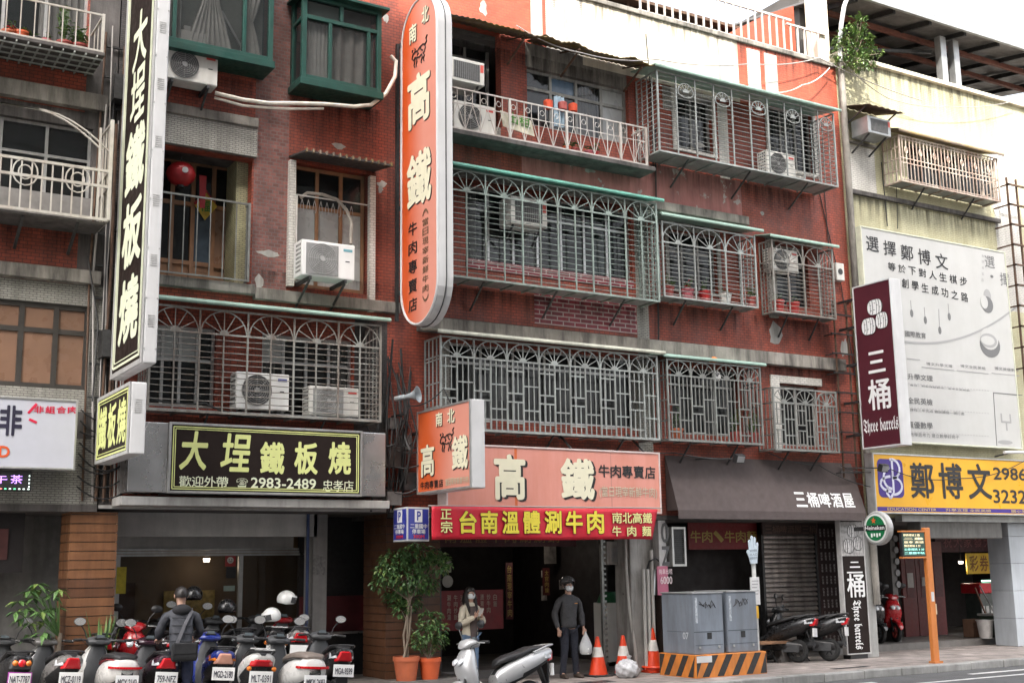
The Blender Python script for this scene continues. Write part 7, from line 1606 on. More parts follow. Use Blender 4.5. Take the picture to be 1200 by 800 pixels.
# second row under the arcade
scooter('bright red scooter facing the street in front of the teppanyaki window', sx(158, .3), .75, ZA, -100, pr, style='sport', lean=-4, front=pr)
scooter('dark scooter with a red tail lamp behind the man with the shoulder bag', sx(243, -.1), .85, ZA, 88, pk, style='sport', plate='MEB-5521')
scooter('black scooter in the back row under the grey fascia left of the helmets', sx(278, -.1), .80, ZA, 95, pk, style='plain', plate='', mirrors=0)
scooter('black scooter in the back row with a plate hanging below the white helmets', sx(326, -.1), .80, ZA, 84, pk, style='plain', v=2, plate='NCW-8857', mirrors=0)
scooter('grey scooter with a red handlebar in the back row beside the grey column', sx(352, -.2), .55, ZA, 82, pg, style='sport', plate='', front=pr, mirrors=0)
scooter('black scooter in the back row left of the bright red scooter', sx(118, .3), .85, ZA, 84, pk, style='plain', mirrors=0)
scooter('black scooter in the back row behind the plum black scooter', sx(200, .2), .8, ZA, 86, pk, style='sport', mirrors=0)
h = [(P(318, 722, .1), .1, 'white open face helmet resting on a mirror in the back row, lower of the two', mat('helmet white', (.70, .71, .69), .3, var=.04, coat=.4), -170), (P(336, 702, .2), .2, 'white open face helmet higher up beside the shop window frame', mat('helmet white', (.7,)*3), -20), (P(227, 697, .25), .25, 'black helmet on a scooter beside the head of the man with the shoulder bag', pk, 60), (P(266, 712, .2), .2, 'black helmet on a mirror in the back row left of the white helmets', pk, 40)]
for (c, y, lab, m_, rz) in h: helmet_obj(lab, c[0], y, c[1], m_, rz)
# silver scooter in the foreground, parked along the kerb and pointing left
scooter('silver scooter parked along the kerb in front of the woman with the phone', sx(578, -2.9), -2.95, 0, 184, psv, style='silver', plate='NBX-6180', front=psv, rim=rim_k, trim=grey_pl, lean=4)
# right hand side
scooter('black scooter with a white number plate beside the stone legged bench', sx(945, .15), .35, ZS, 122, pk, style='plain', plate='', tail=lens_r, group='scooters in front of the roller shutter')
scooter('black scooter half hidden behind the striped plinth and the bench', sx(908, .3), .5, ZS, 120, pk, style='plain', plate='', front=pw_, group='scooters in front of the roller shutter')
scooter('red and black scooter facing the street behind the grey column', sx(1048, 1.7), 2.0, ZA, -112, pr, style='sport', lean=-4, rim=mat('red spoked rim', (.30, .05, .04), .4, .3), group='scooters behind the grey column')
scooter('black and white scooter tucked between the grey column and the red scooter', sx(1031, 1.5), 1.9, ZA, -108, pk, style='sport', front=pk, lean=-4, group='scooters behind the grey column')
# ================================================================ people
def skin_mesh(pts, edges, rad, m, name, parent, root=0, sub=2, shapes=None):
    me = bpy.data.meshes.new(name); me.from_pydata([tuple(p) for p in pts], edges, []); o = bpy.data.objects.new(name, me); COL.objects.link(o)
    s = o.modifiers.new('skin', 'SKIN'); s.use_smooth_shade = True
    for i, v in enumerate(me.skin_vertices[0].data): r = rad[i]; v.radius = r if isinstance(r, tuple) else (r, r); v.use_root = (i == root)
    q = o.modifiers.new('sub', 'SUBSURF'); q.levels = sub; q.render_levels = sub
    dg = bpy.context.evaluated_depsgraph_get(); dg.update(); n = bpy.data.meshes.new_from_object(o.evaluated_get(dg)); n.name = name
    bpy.data.objects.remove(o); n.materials.clear(); n.materials.append(m)
    n.polygons.foreach_set('use_smooth', [True]*len(n.polygons))
    r = bpy.data.objects.new(name, n); COL.objects.link(r); r.parent = parent; return r
skin_m = mat('skin', (.42, .25, .18), .5, var=.06, scale=20)
hair_k = mat('black hair', (.014, .011, .010), .45, var=.3, scale=60)
mask_m = mat('face mask', (.60, .66, .68), .8, var=.05)
def ell_mesh(b, c, r, m, n=12, cut=None):
    rings_ = [[(c[0]+r[0]*math.sin(t)*math.cos(a), c[1]+r[1]*math.sin(t)*math.sin(a), c[2]+r[2]*math.cos(t)) for a in np.linspace(0, 2*PI, 2*n+1)[:-1]] for t in np.linspace(.02, PI-.02 if cut is None else cut, n+1)]
    b.loft(rings_, m)
def person(label, x, y, z, rz, H, arms, legs, jac, trou, shoe, head_turn=0., bend=0., female=False, coat_len=.0, sleeve=1., curl=.8):
    """faces -y before turning; arms / legs: joint offsets; all joints in metres for a figure 1.70 tall"""
    t = thing('person', label, 'person', 'people', (x, y, z)); t.rotation_euler = (0, 0, R_(rz)); k = H/1.70; t.scale = (k, k, k)
    sh = .165 if female else .195; V = []; E_ = []; Rr = []
    def v(p, r, e=None):
        V.append(Vector(p)); Rr.append(r); i = len(V)-1
        if e is not None: E_.append((e, i))
        return i
    by = lambda zz: -bend*max(0, (zz-.95))                       # forward lean
    hip = v((0, 0, .93), (.115, .09)); wa = v((0, by(1.08), 1.08), (.105 if not female else .09, .08), hip); ch = v((0, by(1.28)+.005, 1.28), (.13 if not female else .11, .09), wa); nk = v((0, by(1.43), 1.43), (.065, .06), ch)
    hd0 = v((0, by(1.5)-.012, 1.50), (.058, .06), nk); hd1 = v((0, by(1.56)-.018, 1.565), (.072, .085), hd0); hd2 = v((0, by(1.62)-.012, 1.625), (.076, .092), hd1); hd3 = v((0, by(1.67)-.005, 1.672), (.055, .068), hd2)
    J = {}
    for s, a in ((-1, arms[0]), (1, arms[1])):
        s0 = v((s*sh*.70, by(1.37), 1.37), .042, ch); s1 = v((s*sh*.98, by(1.345), 1.34), .040, s0); el = v(a[0], .036, s1); wr = v(a[1], (.027, .023), el)
        d = (Vector(a[1])-Vector(a[0])).normalized(); hd = Vector(a[2]) if len(a) > 2 else d; hd.normalize()
        pm = v(Vector(a[1])+hd*.055, (.036, .018), wr); J[s] = (V[s1].copy(), Vector(a[0]), Vector(a[1]), hd)
        side = hd.cross(Vector((0, -1, 0))); side = side.normalized() if side.length > .2 else Vector((1, 0, 0)); cur = hd.cross(side).normalized()
        for f_, (off, ln) in enumerate(((-.030, .062), (-.010, .072), (.010, .068), (.030, .052))):
            p0 = Vector(a[1])+hd*.085+side*off; f0 = v(p0, .0095, pm); f1 = v(p0+hd*ln*.5+cur*ln*.22*curl, .0088, f0); v(p0+hd*ln*.78+cur*ln*.62*curl, .0075, f1)
        p0 = Vector(a[1])+hd*.035+side*(-.045); f0 = v(p0, .011, pm); v(p0+hd*.045+cur*.02-side*.012, .009, f0)
    for s, l in ((-1, legs[0]), (1, legs[1])):
        h0 = v((s*.085, 0, .86), (.085, .088), hip); kn = v(l[0], (.057, .06), h0); an = v(l[1], (.040, .045), kn); v(Vector(l[1])+Vector((s*.015, -.11, -.055)), (.038, .028), an); J[('l', s)] = (Vector((s*.085, 0, .86)), Vector(l[0]), Vector(l[1]))
    skin_mesh(V, E_, Rr, skin_m, 'body', t, 0, 2)
    # jacket
    V, E_, Rr = [], [], []
    zb = .83-coat_len
    a00 = v((0, 0, zb), (.168+coat_len*.05, .135)); a0 = v((0, by(.95), .95), (.166, .135), a00); a1 = v((0, by(1.05), 1.05), (.155 if not female else .15, .125), a0); a2 = v((0, by(1.28), 1.27), (.178 if not female else .155, .13), a1); a3 = v((0, by(1.40), 1.405), (.12 if not female else .10, .095), a2); v((0, by(1.45), 1.455), (.075, .07), a3)
    for s in (-1, 1):
        s1, el, wr, hd = J[s]; i = v((s*sh*.75, by(1.37), 1.375), .076, a2); i = v(s1, .070, i); i = v((s1+el)/2, .062, i); i = v(el, .056*sleeve, i); i = v(el.lerp(wr, .55), .048*sleeve, i); v(el.lerp(wr, .97), .038*sleeve, i)
    j = skin_mesh(V, E_, Rr, jac, 'jacket', t, 0, 2)
    tx_ = bpy.data.textures.get('folds') or bpy.data.textures.new('folds', 'CLOUDS'); tx_.noise_scale = .07; dm = j.modifiers.new('folds', 'DISPLACE'); dm.texture = tx_; dm.strength = .03; dm.mid_level = .5
    V, E_, Rr = [], [], []
    a0 = v((0, 0, .95), (.148, .115)); 
    for s in (-1, 1):
        h0, kn, an = J[('l', s)]; i = v(h0+Vector((0, 0, -.02)), (.098, .10), a0); i = v(h0.lerp(kn, .55), (.085, .088), i); i = v(kn, .070, i); i = v(kn.lerp(an, .5), .066, i); i = v(an+Vector((0, 0, .0)), .060, i); v(an+Vector((0, -.005, -.035)), .060, i)
    j = skin_mesh(V, E_, Rr, trou, 'trousers', t, 0, 2); dm = j.modifiers.new('folds', 'DISPLACE'); dm.texture = tx_; dm.strength = .024; dm.mid_level = .5
    for s in (-1, 1):
        an = J[('l', s)][2]; b = MB(); b.loft([[(an.x+s*.012*q+ .046*wd*math.cos(a), an.y+.07-q*.27, max(.0, .045*hh+.045*hh*math.sin(a))) for a in np.linspace(0, 2*PI, 15)[:-1]] for q, wd, hh in ((0, .5, .6), (.08, .85, 1.05), (.35, .95, 1.1), (.7, 1.08, .8), (.92, .85, .6), (1, .4, .35))], shoe); b.build('shoe', t)
    # face
    fy = by(1.6); b = MB()
    for s in (-1, 1): ell_mesh(b, (s*.032, fy-.098, 1.612), (.013, .008, .007), mat('eye white', (.6, .58, .55), .3), 6); ell_mesh(b, (s*.032, fy-.104, 1.612), (.006, .004, .0065), black, 5); b.box(s*.032-.02, s*.032+.02, fy-.103, fy-.096, 1.632, 1.638, hair_k)
    b.build('eyes', t); b = MB()
    for s in (-1, 1): ell_mesh(b, (s*.083, fy+.0, 1.60), (.012, .02, .032), skin_m, 7)
    ell_mesh(b, (0, fy-.108, 1.587), (.014, .018, .024), skin_m, 7); b.build('ears_and_nose', t)
    b = MB(); b.box(-.024, .024, fy-.100, fy-.094, 1.547, 1.555, mat('lips', (.33, .12, .10), .4)); b.build('mouth', t)
    return t, by
def mask(t, by, m=mask_m):
    b = MB(); fy = by(1.57); rings_ = []
    for q, hw, dep, zz_ in ((0, .055, .105, 1.598), (.3, .070, .118, 1.585), (.6, .070, .110, 1.555), (.85, .062, .098, 1.525), (1, .04, .075, 1.505)):
        rings_.append([(hw*1.1*math.sin(a), fy-.0-dep*math.cos(a)**.6 if math.cos(a) > 0 else fy, zz_) for a in np.linspace(-1.35, 1.35, 13)])
    n = 13; vs = [p for r in rings_ for p in r]; fs = [(i*n+j, i*n+j+1, (i+1)*n+j+1, (i+1)*n+j) for i in range(4) for j in range(n-1)]
    b.add(vs, fs, m, True)
    for s in (-1, 1): b.tube([(s*.073, fy-.03, 1.59), (s*.086, fy+.01, 1.60)], .003, m, 4); b.tube([(s*.07, fy-.03, 1.535), (s*.086, fy+.01, 1.575)], .003, m, 4)
    b.build('face_mask', t, solid=.004)
def hair(t, by, long=False, top=1.73):
    b = MB(); fy = by(1.62)+.008
    rings_ = []
    for i in range(13):
        th = .03+(PI*.62)*i/12
        rings_.append([((.091+.004*math.sin(a*7+i))*math.sin(th)*math.cos(a), fy+.005+(.108 if math.sin(a) > 0 else .104)*math.sin(th)*math.sin(a), 1.622+.105*math.cos(th)+(.055*max(0, -math.sin(a))*(i/12) if i > 4 else 0)) for a in np.linspace(0, 2*PI, 25)[:-1]])
    b.loft(rings_, hair_k)
    if long:
        for s in (-1, 1):
            b.tube([(s*.075, fy-.015, 1.64), (s*.094, fy-.02, 1.55), (s*.092, fy-.05, 1.44), (s*.085, fy-.095, 1.33), (s*.08, fy-.10, 1.25)], [.03, .032, .034, .03, .012], hair_k, 8)
        b.tube([(0, fy+.08, 1.62), (0, fy+.10, 1.48), (0, fy+.11, 1.32)], [.07, .085, .05], hair_k, 10)
    b.build('hair', t)
# man with the helmet, facing the street
dk_j = mat('dark grey jacket cloth', (.050, .050, .053), .8, var=.2, scale=14, bump=.3, bscale=60); navy = mat('navy trousers', (.014, .016, .026), .85, var=.25, scale=14); brn_s = mat('brown shoe', (.045, .030, .022), .6); 
mx_, my_ = gp(667, 793); my_ = max(my_, .2)
t, by = person('man in dark jacket with a grey motorcycle helmet and white face mask', sx(667, .1), .1, ZS, -4, 1.70, (((-.27, .03, 1.11), (-.25, -.06, .86)), ((.27, .02, 1.11), (.26, -.07, .87))), (((-.10, -.02, .49), (-.13, .02, .085)), ((.10, -.02, .49), (.15, .02, .085))), dk_j, navy, brn_s, sleeve=1.08)
mask(t, by, mat('white face mask', (.70, .74, .75), .8)); hair(t, by)
b = MB(); hm = mat('grey helmet shell', (.10, .095, .095), .25, .3, var=.15, coat=.5)
rings_ = []
for k in range(13):
    q = k/12; rg = []
    for a in np.linspace(0, 2*PI, 29)[:-1]:
        th = .02+(PI*(.60-.20*max(0, -math.sin(a))**.7))*q; rg.append((.128*math.sin(th)*math.cos(a), .012+.142*math.sin(th)*math.sin(a), 1.645+.128*math.cos(th)))
    rings_.append(rg)
b.loft(rings_, hm, cap=False); b.build('helmet', t, solid=.014)
b = MB(); b.loft([[(.140*math.sin(a)*math.sin(th), .012-.156*math.cos(a)*math.sin(th), 1.645+.138*math.cos(th)) for a in np.linspace(-1.15, 1.15, 14)]+[(.134*math.sin(a)*math.sin(th), .012-.150*math.cos(a)*math.sin(th), 1.645+.132*math.cos(th)) for a in np.linspace(1.15, -1.15, 14)] for th in np.linspace(.75, 1.28, 5)], mat('smoked visor', (.10, .10, .10), .08, .3)); b.build('visor', t)
b = MB()
for s in (-1, 1): b.tube([(s*.10, -.02, 1.62), (s*.085, -.06, 1.54), (s*.03, -.075, 1.488)], .007, black, 5)
b.build('chin_strap', t); b = MB(); b.box(.055, .115, -.142, -.136, 1.285, 1.30, mat('amber chest badge', (.5, .22, .04), .6)); b.box(-.15, -.05, -.14, -.135, 1.275, 1.28, grey_pl); b.build('badge', t)
ph = t
t2 = thing('plastic_bag', 'clear plastic bag with white tubs held by the man in the helmet', 'bag'); bx_, by_ = ph.location.x+.27, ph.location.y-.13
b = MB(); b.loft([[(bx_+w_*math.cos(a), by_+w_*.7*math.sin(a)*(1+.1*math.sin(a*5)), ZS+zz_) for a in np.linspace(0, 2*PI, 17)[:-1]] for zz_, w_ in ((.40, .09), (.43, .12), (.55, .125), (.66, .08), (.76, .025), (.80, .015))], mat('clear bag film', (.65, .67, .68), .2, alpha=.5, var=.1)); b.build('bag', t2); b = MB(); b.lathe((bx_, by_, ZS+.41), UZ, [(0, 0), (0, .07), (.10, .08), (.10, 0)], ac_new, 18); b.build('tub', t2); base(t2, bx_, by_, ZS+.4)
# woman with the phone
cream_j = mat('cream jacket cloth', (.52, .47, .37), .85, var=.12, scale=12, bump=.3, bscale=60); jeans = mat('blue jeans', (.10, .16, .25), .85, var=.3, scale=12); wshoe = mat('pale shoe', (.45, .43, .40), .6)
t, by = person('woman in an open cream jacket and jeans reading a phone, hair loose and mask on', sx(551, .1), .1, ZS, 6, 1.60, (((-.24, -.06, 1.08), (-.075, -.27, 1.20), (.35, -.35, .55)), ((.24, -.06, 1.08), (.075, -.27, 1.20), (-.35, -.35, .55))), (((-.09, -.02, .48), (-.09, .02, .085)), ((.09, -.02, .48), (.11, .02, .085))), cream_j, jeans, wshoe, female=True, coat_len=.14, sleeve=1.2)
mask(t, by, mat('white face mask', (.7, .74, .75))); hair(t, by, True)
b = MB(); b.loft([[(hw*math.sin(a), .0-dp*math.cos(a), zz_) for a in np.linspace(-.55, .55, 9)]+[(hw*.9*math.sin(a), .03-dp*math.cos(a)*.9, zz_) for a in np.linspace(.55, -.55, 9)] for zz_, hw, dp in ((.78, .13, .15), (.95, .14, .148), (1.15, .15, .15), (1.38, .12, .125))], mat('dark inner shirt', (.08, .06, .055), .85)); b.build('shirt', t)
ph = t; t2 = thing('phone', 'pale mobile phone in both hands of the woman', 'phone'); k = 1.60/1.7; a_ = R_(6); lx, ly, lz = 0, -.335, 1.275
wx, wy, wz = ph.location.x+k*(lx*math.cos(a_)-ly*math.sin(a_)), ph.location.y+k*(lx*math.sin(a_)+ly*math.cos(a_)), ZS+k*lz
b = MB(); b.obox((0, 0, 0), (.04, 0, 0), (0, .004, .003), (0, .045, -.065), mat('phone case', (.55, .53, .5), .3)); b.build('case', t2, bevel=.004); b = MB(); b.obox((0, .0045, .0035), (.035, 0, 0), (0, .0006, .0004), (0, .04, -.058), black); b.build('screen', t2); t2.location = (wx, wy, wz); t2.rotation_euler = (0, 0, a_)
# man with the shoulder bag, seen from behind
slate = mat('slate padded jacket', (.040, .043, .052), .7, var=.25, scale=10, bump=.4, bscale=40); djean = mat('dark blue jeans', (.015, .02, .045), .85, var=.3, scale=10)
t, by = person('man in a slate jacket with a black shoulder bag, seen from behind among the scooters', 4.86, -1.85, ZS, 172, 1.72, (((-.27, -.12, 1.14), (-.24, -.36, 1.05)), ((.27, -.12, 1.14), (.24, -.36, 1.05))), (((-.10, -.03, .49), (-.11, .03, .085)), ((.10, -.03, .49), (.12, .03, .085))), slate, djean, brn_s, bend=.16, sleeve=1.12, coat_len=.02)
hair(t, by)
b = MB(); ell_mesh(b, (0, by(1.42)+.07, 1.42), (.125, .085, .075), mat('black hood cloth', (.012, .012, .014), .9, bump=.3), 12); b.build('hood', t)
b = MB(); pts = [(-.15, by(1.4)-.02, 1.42), (-.13, by(1.4)+.09, 1.41), (-.03, by(1.25)+.155, 1.24), (.05, by(1.05)+.165, 1.05), (.10, .16, .92)]
for p, q in zip(pts, pts[1:]): b.bar(p, q, .042, mat('grey bag strap', (.10, .10, .11), .7), .008)
b.build('bag_strap', t); 
b = MB(); 
for zz_ in (1.32, 1.22, 1.12, 1.02): b.tube([(.165*math.sin(a), by(zz_)-.0+.138*math.cos(a), zz_+.006*math.sin(a*3)) for a in np.linspace(-1.2, 1.2, 9)], .006, mat('jacket seam', (.02, .021, .025), .8), 4)
b.build('quilt_seam', t)
b = MB(); R0 = Matrix.Rotation(R_(172), 4, 'Z'); c = R0 @ Vector((-.02, .2, .90)); t2 = thing('shoulder_bag', 'black shoulder bag hanging at the hip of the man in the slate jacket', 'bag', None, (4.86+c.x, -1.85+c.y, ZS+c.z)); t2.rotation_euler = (0, 0, R_(172))
b.loft([ring(a, c_, w_, h_, 3) for a, c_, w_, h_ in ((-.17, 0, .03, .09), (-.15, 0, .055, .12), (.15, 0, .055, .12), (.17, 0, .03, .09))], mat('black bag cloth', (.012, .012, .013), .8)); b.build('pouch', t2); b = MB(); b.box(-.14, .14, .05, .063, -.02, .11, black); b.build('flap', t2)

# ================================================================ plants
def leafmat(name, c, var=.35): 
    m = mat(name, c, .45, var=var, scale=9); return m
leaf_d = leafmat('glossy dark leaf', (.045, .105, .032)); leaf_m = leafmat('mid green leaf', (.075, .15, .042)); leaf_l = leafmat('pale young leaf', (.13, .19, .05)); leaf_v = leafmat('sunlit vine leaf', (.10, .16, .035)); bark = mat('pale bark', (.20, .16, .12), .85, var=.3, scale=12, bump=.4)
def leaf(b, p, d, up, L_, W_, m, fold=.25):
    d = Vector(d).normalized(); up = Vector(up); s = d.cross(up)
    s = s.normalized() if s.length > .05 else Vector((1, 0, 0)); n = s.cross(d).normalized(); p = Vector(p)
    a = p; m1 = p+d*L_*.5-n*L_*.03; e = p+d*L_-n*L_*.16; l1 = p+d*L_*.42+s*W_*.5+n*W_*fold; l2 = p+d*L_*.42-s*W_*.5+n*W_*fold
    b.add([a, l1, e, m1, l2], [(0, 1, 3), (1, 2, 3), (0, 3, 4), (3, 2, 4)], m, False)
def pot(t, x, y, z, r0, r1, h, m):
    b = MB(); b.lathe((x, y, z), UZ, [(0, 0), (0, r0), (h*.82, r1*.93), (h*.82, r1), (h, r1), (h, r1-.03), (h-.06, r1-.035), (h-.06, 0)], m, 28); o = b.build('pot', t)
    b = MB(); b.disc((x, y, z+h-.059), UZ, r1-.04, .012, mat('potting soil', (.03, .022, .016), .95), 20); b.build('soil', o)
terra = mat('terracotta pot', (.46, .115, .045), .6, var=.15, dirt=.3, dirtcol=(.25, .08, .05)); terra2 = mat('orange plastic pot', (.55, .10, .03), .45, var=.1, dirt=.2, dirtcol=(.28, .06, .03))
def crown(b, cs, n, L_, W_, mats, seed, droop=.5):
    rr = random.Random(seed)
    for (c, r) in cs:
        for _ in range(int(n*r[0]*r[2]*14)):
            u = Vector((rr.gauss(0, 1), rr.gauss(0, 1), rr.gauss(0, 1))).normalized(); k = rr.uniform(.35, 1)**.5
            p = Vector((c[0]+u.x*r[0]*k, c[1]+u.y*r[1]*k, c[2]+u.z*r[2]*k)); d = Vector((u.x*.8+rr.gauss(0, .5), u.y*.8+rr.gauss(0, .5), u.z*.3-droop+rr.gauss(0, .3)))
            leaf(b, p, d, (rr.gauss(0, .3), rr.gauss(0, .3), 1), L_*rr.uniform(.7, 1.2), W_*rr.uniform(.7, 1.2), rr.choices(mats, (5, 3, 1))[0])
# ficus in the taller pot
pz = ZA
t = thing('potted_tree', 'leafy fig tree in a terracotta pot in front of the brown plank pillar', 'potted tree'); Y = .05; x = P(476, 760, Y)[0]; pot(t, x, Y, pz, .16, .22, .38, terra)
b = MB(); rr = random.Random(2); top = Vector((x+.05, Y, 1.55)); stems = []
for k in range(3): q = (x-.05+.05*k, Y+.02*k, pz+.33); b.tube([q, (x+rr.uniform(-.06, .06), Y, 1.0), top+Vector((rr.uniform(-.05, .05), 0, rr.uniform(-.1, .1)))], [.022, .018, .016], bark, 7)
cs = []
for (px, py, r) in ((462, 656, .26), (488, 650, .30), (508, 660, .24), (450, 672, .24), (474, 676, .34), (498, 684, .26), (470, 700, .22), (486, 706, .18), (512, 652, .16), (440, 684, .13), (519, 659, .09)):
    c = P(px, py, Y); yy = Y+rr.uniform(-.22, .2); cs.append(((c[0]+.02, yy, c[1]), (r, r*.8, r*.72))); b.tube([top, top.lerp(Vector((c[0], yy, c[1])), .5)+Vector((0, 0, .06)), (c[0], yy, c[1])], [.012, .008, .004], bark, 5)
b.build('trunk', t); b = MB(); crown(b, cs, 250, .10, .055, (leaf_d, leaf_m, leaf_l), 3); b.build('crown', t); base(t, x, Y, pz)
t = thing('potted_shrub', 'low bushy shrub in an orange pot beside the fig tree', 'potted plant'); x = P(503, 770, Y)[0]; pot(t, x, Y-.02, pz, .135, .19, .34, terra2)
b = MB(); cs = []
for (px, py, r) in ((492, 742, .16), (508, 738, .18), (500, 726, .15), (515, 750, .12), (488, 752, .12), (505, 754, .16), (512, 722, .1), (470, 714, .12)):
    c = P(px, py, Y); cs.append(((c[0], Y+rr.uniform(-.1, .1), c[1]), (r, r*.9, r))); b.tube([(x, Y, pz+.29), (c[0], Y, c[1])], .006, bark, 4)
b.build('stem', t); b = MB(); crown(b, cs, 300, .085, .045, (leaf_m, leaf_d, leaf_l), 8, .3); b.build('foliage', t); base(t, x, Y, pz)
# pachira left of the plank pillar
t = thing('potted_tree', 'money tree with drooping leaf fans left of the plank pillar', 'potted tree'); Y = -.05; x = P(68, 760, Y)[0]; b = MB(); b.tube([(x, Y, ZA+.3), (x+.0, Y, 1.0), (x+.02, Y, 1.25)], [.045, .04, .03], bark, 8); rr = random.Random(9); L2 = MB()
for (px, py) in ((40, 700), (52, 690), (30, 712), (22, 704), (62, 698), (46, 716), (36, 728), (70, 712), (16, 716), (55, 728), (44, 684), (66, 690), (26, 724), (38, 744), (48, 740), (58, 712), (33, 692)):
    c = P(px, py, Y); q = Vector((c[0], Y+rr.uniform(-.25, .25), c[1])); b.tube([(x, Y, 1.2), Vector((x, Y, 1.35)).lerp(q, .6)+Vector((0, 0, .1)), q], [.012, .008, .005], leaf_m, 5)
    for j in range(7): a = 2*PI*j/7+rr.random(); leaf(L2, q, (math.cos(a), math.sin(a)*.9, -.25+rr.uniform(-.4, .25)), (0, 0, 1), rr.uniform(.17, .25), .07, rr.choice((leaf_m, leaf_m, leaf_d, leaf_l)), .15)
pot(t, x, Y, ZA, .17, .22, .36, mat('dark glazed pot', (.03, .035, .03), .3)); b.build('trunk', t); L2.build('crown', t); base(t, x, Y, ZA)
t = thing('potted_plant', 'tuft of upright sword leaves against the plank pillar', 'potted plant'); Y = -.1; x = P(119, 760, Y)[0]; pot(t, x, Y, ZA, .15, .19, .3, mat('dark glazed pot', (.03,)*3)); b = MB()
for k in range(26):
    a = rr.uniform(0, 2*PI); r_ = rr.uniform(.05, .30); h_ = rr.uniform(.55, 1.05); w_ = .03; p0 = Vector((x+.05*math.cos(a), Y+.05*math.sin(a), ZA+.25)); p2 = Vector((x+r_*math.cos(a), Y+r_*.7*math.sin(a), ZA+.25+h_)); p1 = p0.lerp(p2, .5)+Vector((0, 0, .08)); s = Vector((-math.sin(a), math.cos(a), 0))
    b.add([p0-s*w_*.6, p0+s*w_*.6, p1+s*w_, p1-s*w_, p2], [(0, 1, 2, 3), (3, 2, 4)], rr.choice((leaf_d, leaf_m, leaf_l)))
b.build('foliage', t); base(t, x, Y, ZA)
# vine on the corner of the yellow parapet
t = thing('wall_shrub', 'sunlit shrub rooted in the top corner of the yellow building', 'plant'); b = MB(); cs = []; rr = random.Random(5); o = Vector((20.25, -.12, 13.2))
for (px, py, r) in ((1005, 28, .22), (995, 44, .30), (1012, 44, .24), (990, 60, .26), (1006, 66, .30), (1020, 58, .20), (998, 78, .24), (1028, 64, .10), (984, 48, .14), (1010, 20, .1), (987, 74, .14), (1012, 80, .14)):
    c = P(px, py, -.25); q = Vector((c[0], -.25+rr.uniform(-.2, .1), c[1])); cs.append((tuple(q), (r, r*.8, r*.8))); b.tube([o, o.lerp(q, .5)+Vector((0, -.1, .05)), q], [.02, .012, .005], bark, 5)
b.build('stem', t); b = MB(); crown(b, cs, 230, .10, .055, (leaf_v, leaf_m, leaf_l), 6, .1); b.build('foliage', t); base(t, *o)
# pots on the balconies
def small_pot(label, px, py, y, r, h, m, fol, seed, hgt=.25, flower=None, zb=None):
    c = P(px, py, y); z = zb if zb is not None else c[1]; t = thing('flower_pot', label, 'potted plant', 'small pots on balconies'); pot(t, c[0], y, z, r*.7, r, h, m); b = MB(); rr = random.Random(seed)
    for k in range(fol):
        a = rr.uniform(0, 2*PI); q = rr.uniform(.1, 1); p0 = Vector((c[0], y, z+h-.04)); p1 = p0+Vector((r*1.3*q*math.cos(a), r*1.3*q*math.sin(a), hgt*rr.uniform(.3, 1))); b.tube([p0, p1], .004, leaf_m, 4); 
        for j in range(3): leaf(b, p0.lerp(p1, .5+.25*j), (math.cos(a+j*2), math.sin(a+j*2), rr.uniform(-.2, .6)), (0, 0, 1), .09, .045, (flower if flower and rr.random() < .5 else rr.choice((leaf_m, leaf_l, leaf_d))))
    b.build('foliage', t); return base(t, c[0], y, z)
fl_r = mat('red flower', (.5, .02, .03), .5); pot_r = mat('red brown pot', (.30, .06, .05), .6); pot_p = mat('rose pot', (.40, .10, .12), .6)
zb_ = 9.665
small_pot('red flowering pot at the far left of the top left rail', 10, 36, -.6, .10, .14, terra, 8, 1, .18, fl_r, zb_)
small_pot('orange pot with a small cactus on the top left balcony', 25, 40, -.6, .11, .16, terra2, 5, 2, .1, None, zb_)
small_pot('dark pot with few leaves on the top left balcony', 42, 42, -.6, .09, .12, black, 3, 3, .08, None, zb_)
small_pot('rose pot next to the dark pot on the top left balcony', 54, 45, -.6, .08, .12, pot_p, 5, 4, .12, None, zb_)
small_pot('tall leafy pot plant in the middle of the top left balcony', 76, 45, -.55, .12, .16, pot_r, 26, 5, .62, None, zb_)
small_pot('spreading pot plant at the right end of the top left balcony', 93, 47, -.55, .12, .16, pot_r, 26, 6, .36, None, zb_)
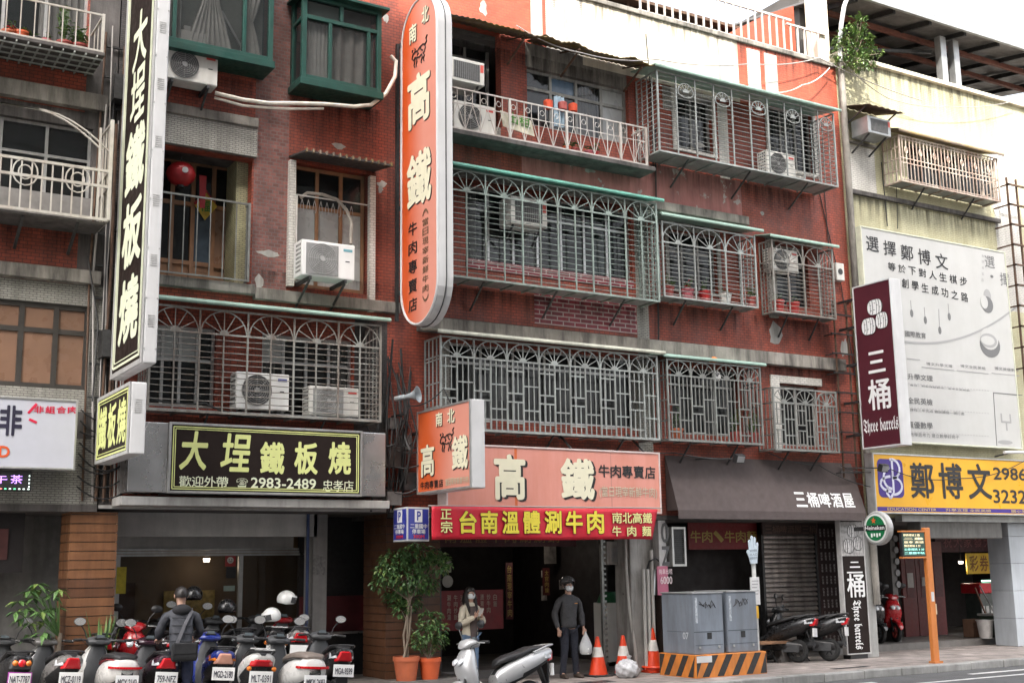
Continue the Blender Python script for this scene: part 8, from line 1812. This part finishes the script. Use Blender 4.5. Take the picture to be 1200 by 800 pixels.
for k, (px, py, col, fo, hg, lab) in enumerate(((664, 165, terra2, 6, .12, 'orange pot under the ornate railing'), (672, 167, pot_r, 8, .16, 'red brown pot under the ornate railing'), (690, 168, pot_p, 5, .12, 'rose pot with white leaves under the ornate railing'), (696, 166, mat('red pot', (.4, .02, .02), .5), 9, .2, 'red pot standing at the right end of the ornate railing'))): small_pot(lab, px, py, -.33, .09, .13, col, fo, 20+k, hg, None, 9.695)
for k, (px, py, lab) in enumerate(((643, 122, 'orange red hanging pot left of the light blue towel'), (660, 124, 'dark red hanging pot just right of the light blue towel'), (672, 126, 'orange red hanging pot farthest right of the towel on the ornate railing'))):
    c = P(px, py, -.4); b = MB(); b.lathe((c[0], -.38, c[1]-.1), UZ, [(0, .0), (0, .04), (.02, .085), (.16, .09), (.18, .06)], (mat('orange red cloth', (.5, .06, .02), .8), pot_r)[k % 2], 12); tag(b.build('hanging_pot'), lab, 'pot', 'hanging pots on the ornate railing')
b = MB(); c = rect(649, 112, 662, 150, -.34); cloth(None, c[0], c[1], c[2], c[3], -.34, mat('light blue towel', (.30, .40, .48), .9, var=.15), 3, name='towel'); o = COL.objects[-1]; tag(o, 'light blue towel drying on the ornate railing', 'towel')
for k, (px, py, m_, f_, lab) in enumerate(((783, 340, pot_r, 12, 'spiky dry plant in a red pot in the cage right of the teal canopy'), (806, 342, pot_p, 8, 'rose flowering pot in the cage right of the teal canopy'), (826, 346, mat('red pot', (.4,)*3), 6, 'red pot in the middle of the plant filled cage'), (850, 350, ac_white, 7, 'white pot with red flowers in the plant filled cage'), (882, 348, pot_r, 16, 'green plant pushing out at the right end of the plant filled cage'))):
    small_pot(lab, px, py, -.35, .13, .2, m_, f_, 40+k, .3, fl_r if k in (1, 3) else None, 7.17)
for k, (px, m_, f_, lab) in enumerate(((793, terra, 9, 'small green pot plant at the left of the right lattice cage'), (862, pot_r, 16, 'leafy pot plant at the right of the lattice cage with the clock'), (882, pot_r, 18, 'leafy pot plant in the corner of the lattice cage with the clock'))): small_pot(lab, px, 505, -.35, .13, .2, m_, f_, 60+k, .5, None, 4.41)
for k, (px, lab) in enumerate(((912, 'red tub inside the small square barred cage'), (930, 'second red tub inside the small square barred cage, right of the first'))): small_pot(lab, px, 365, -.25, .14, .24, mat('red tub', (.4, .025, .02), .5), 6, 70+k, .2, None, 7.17)
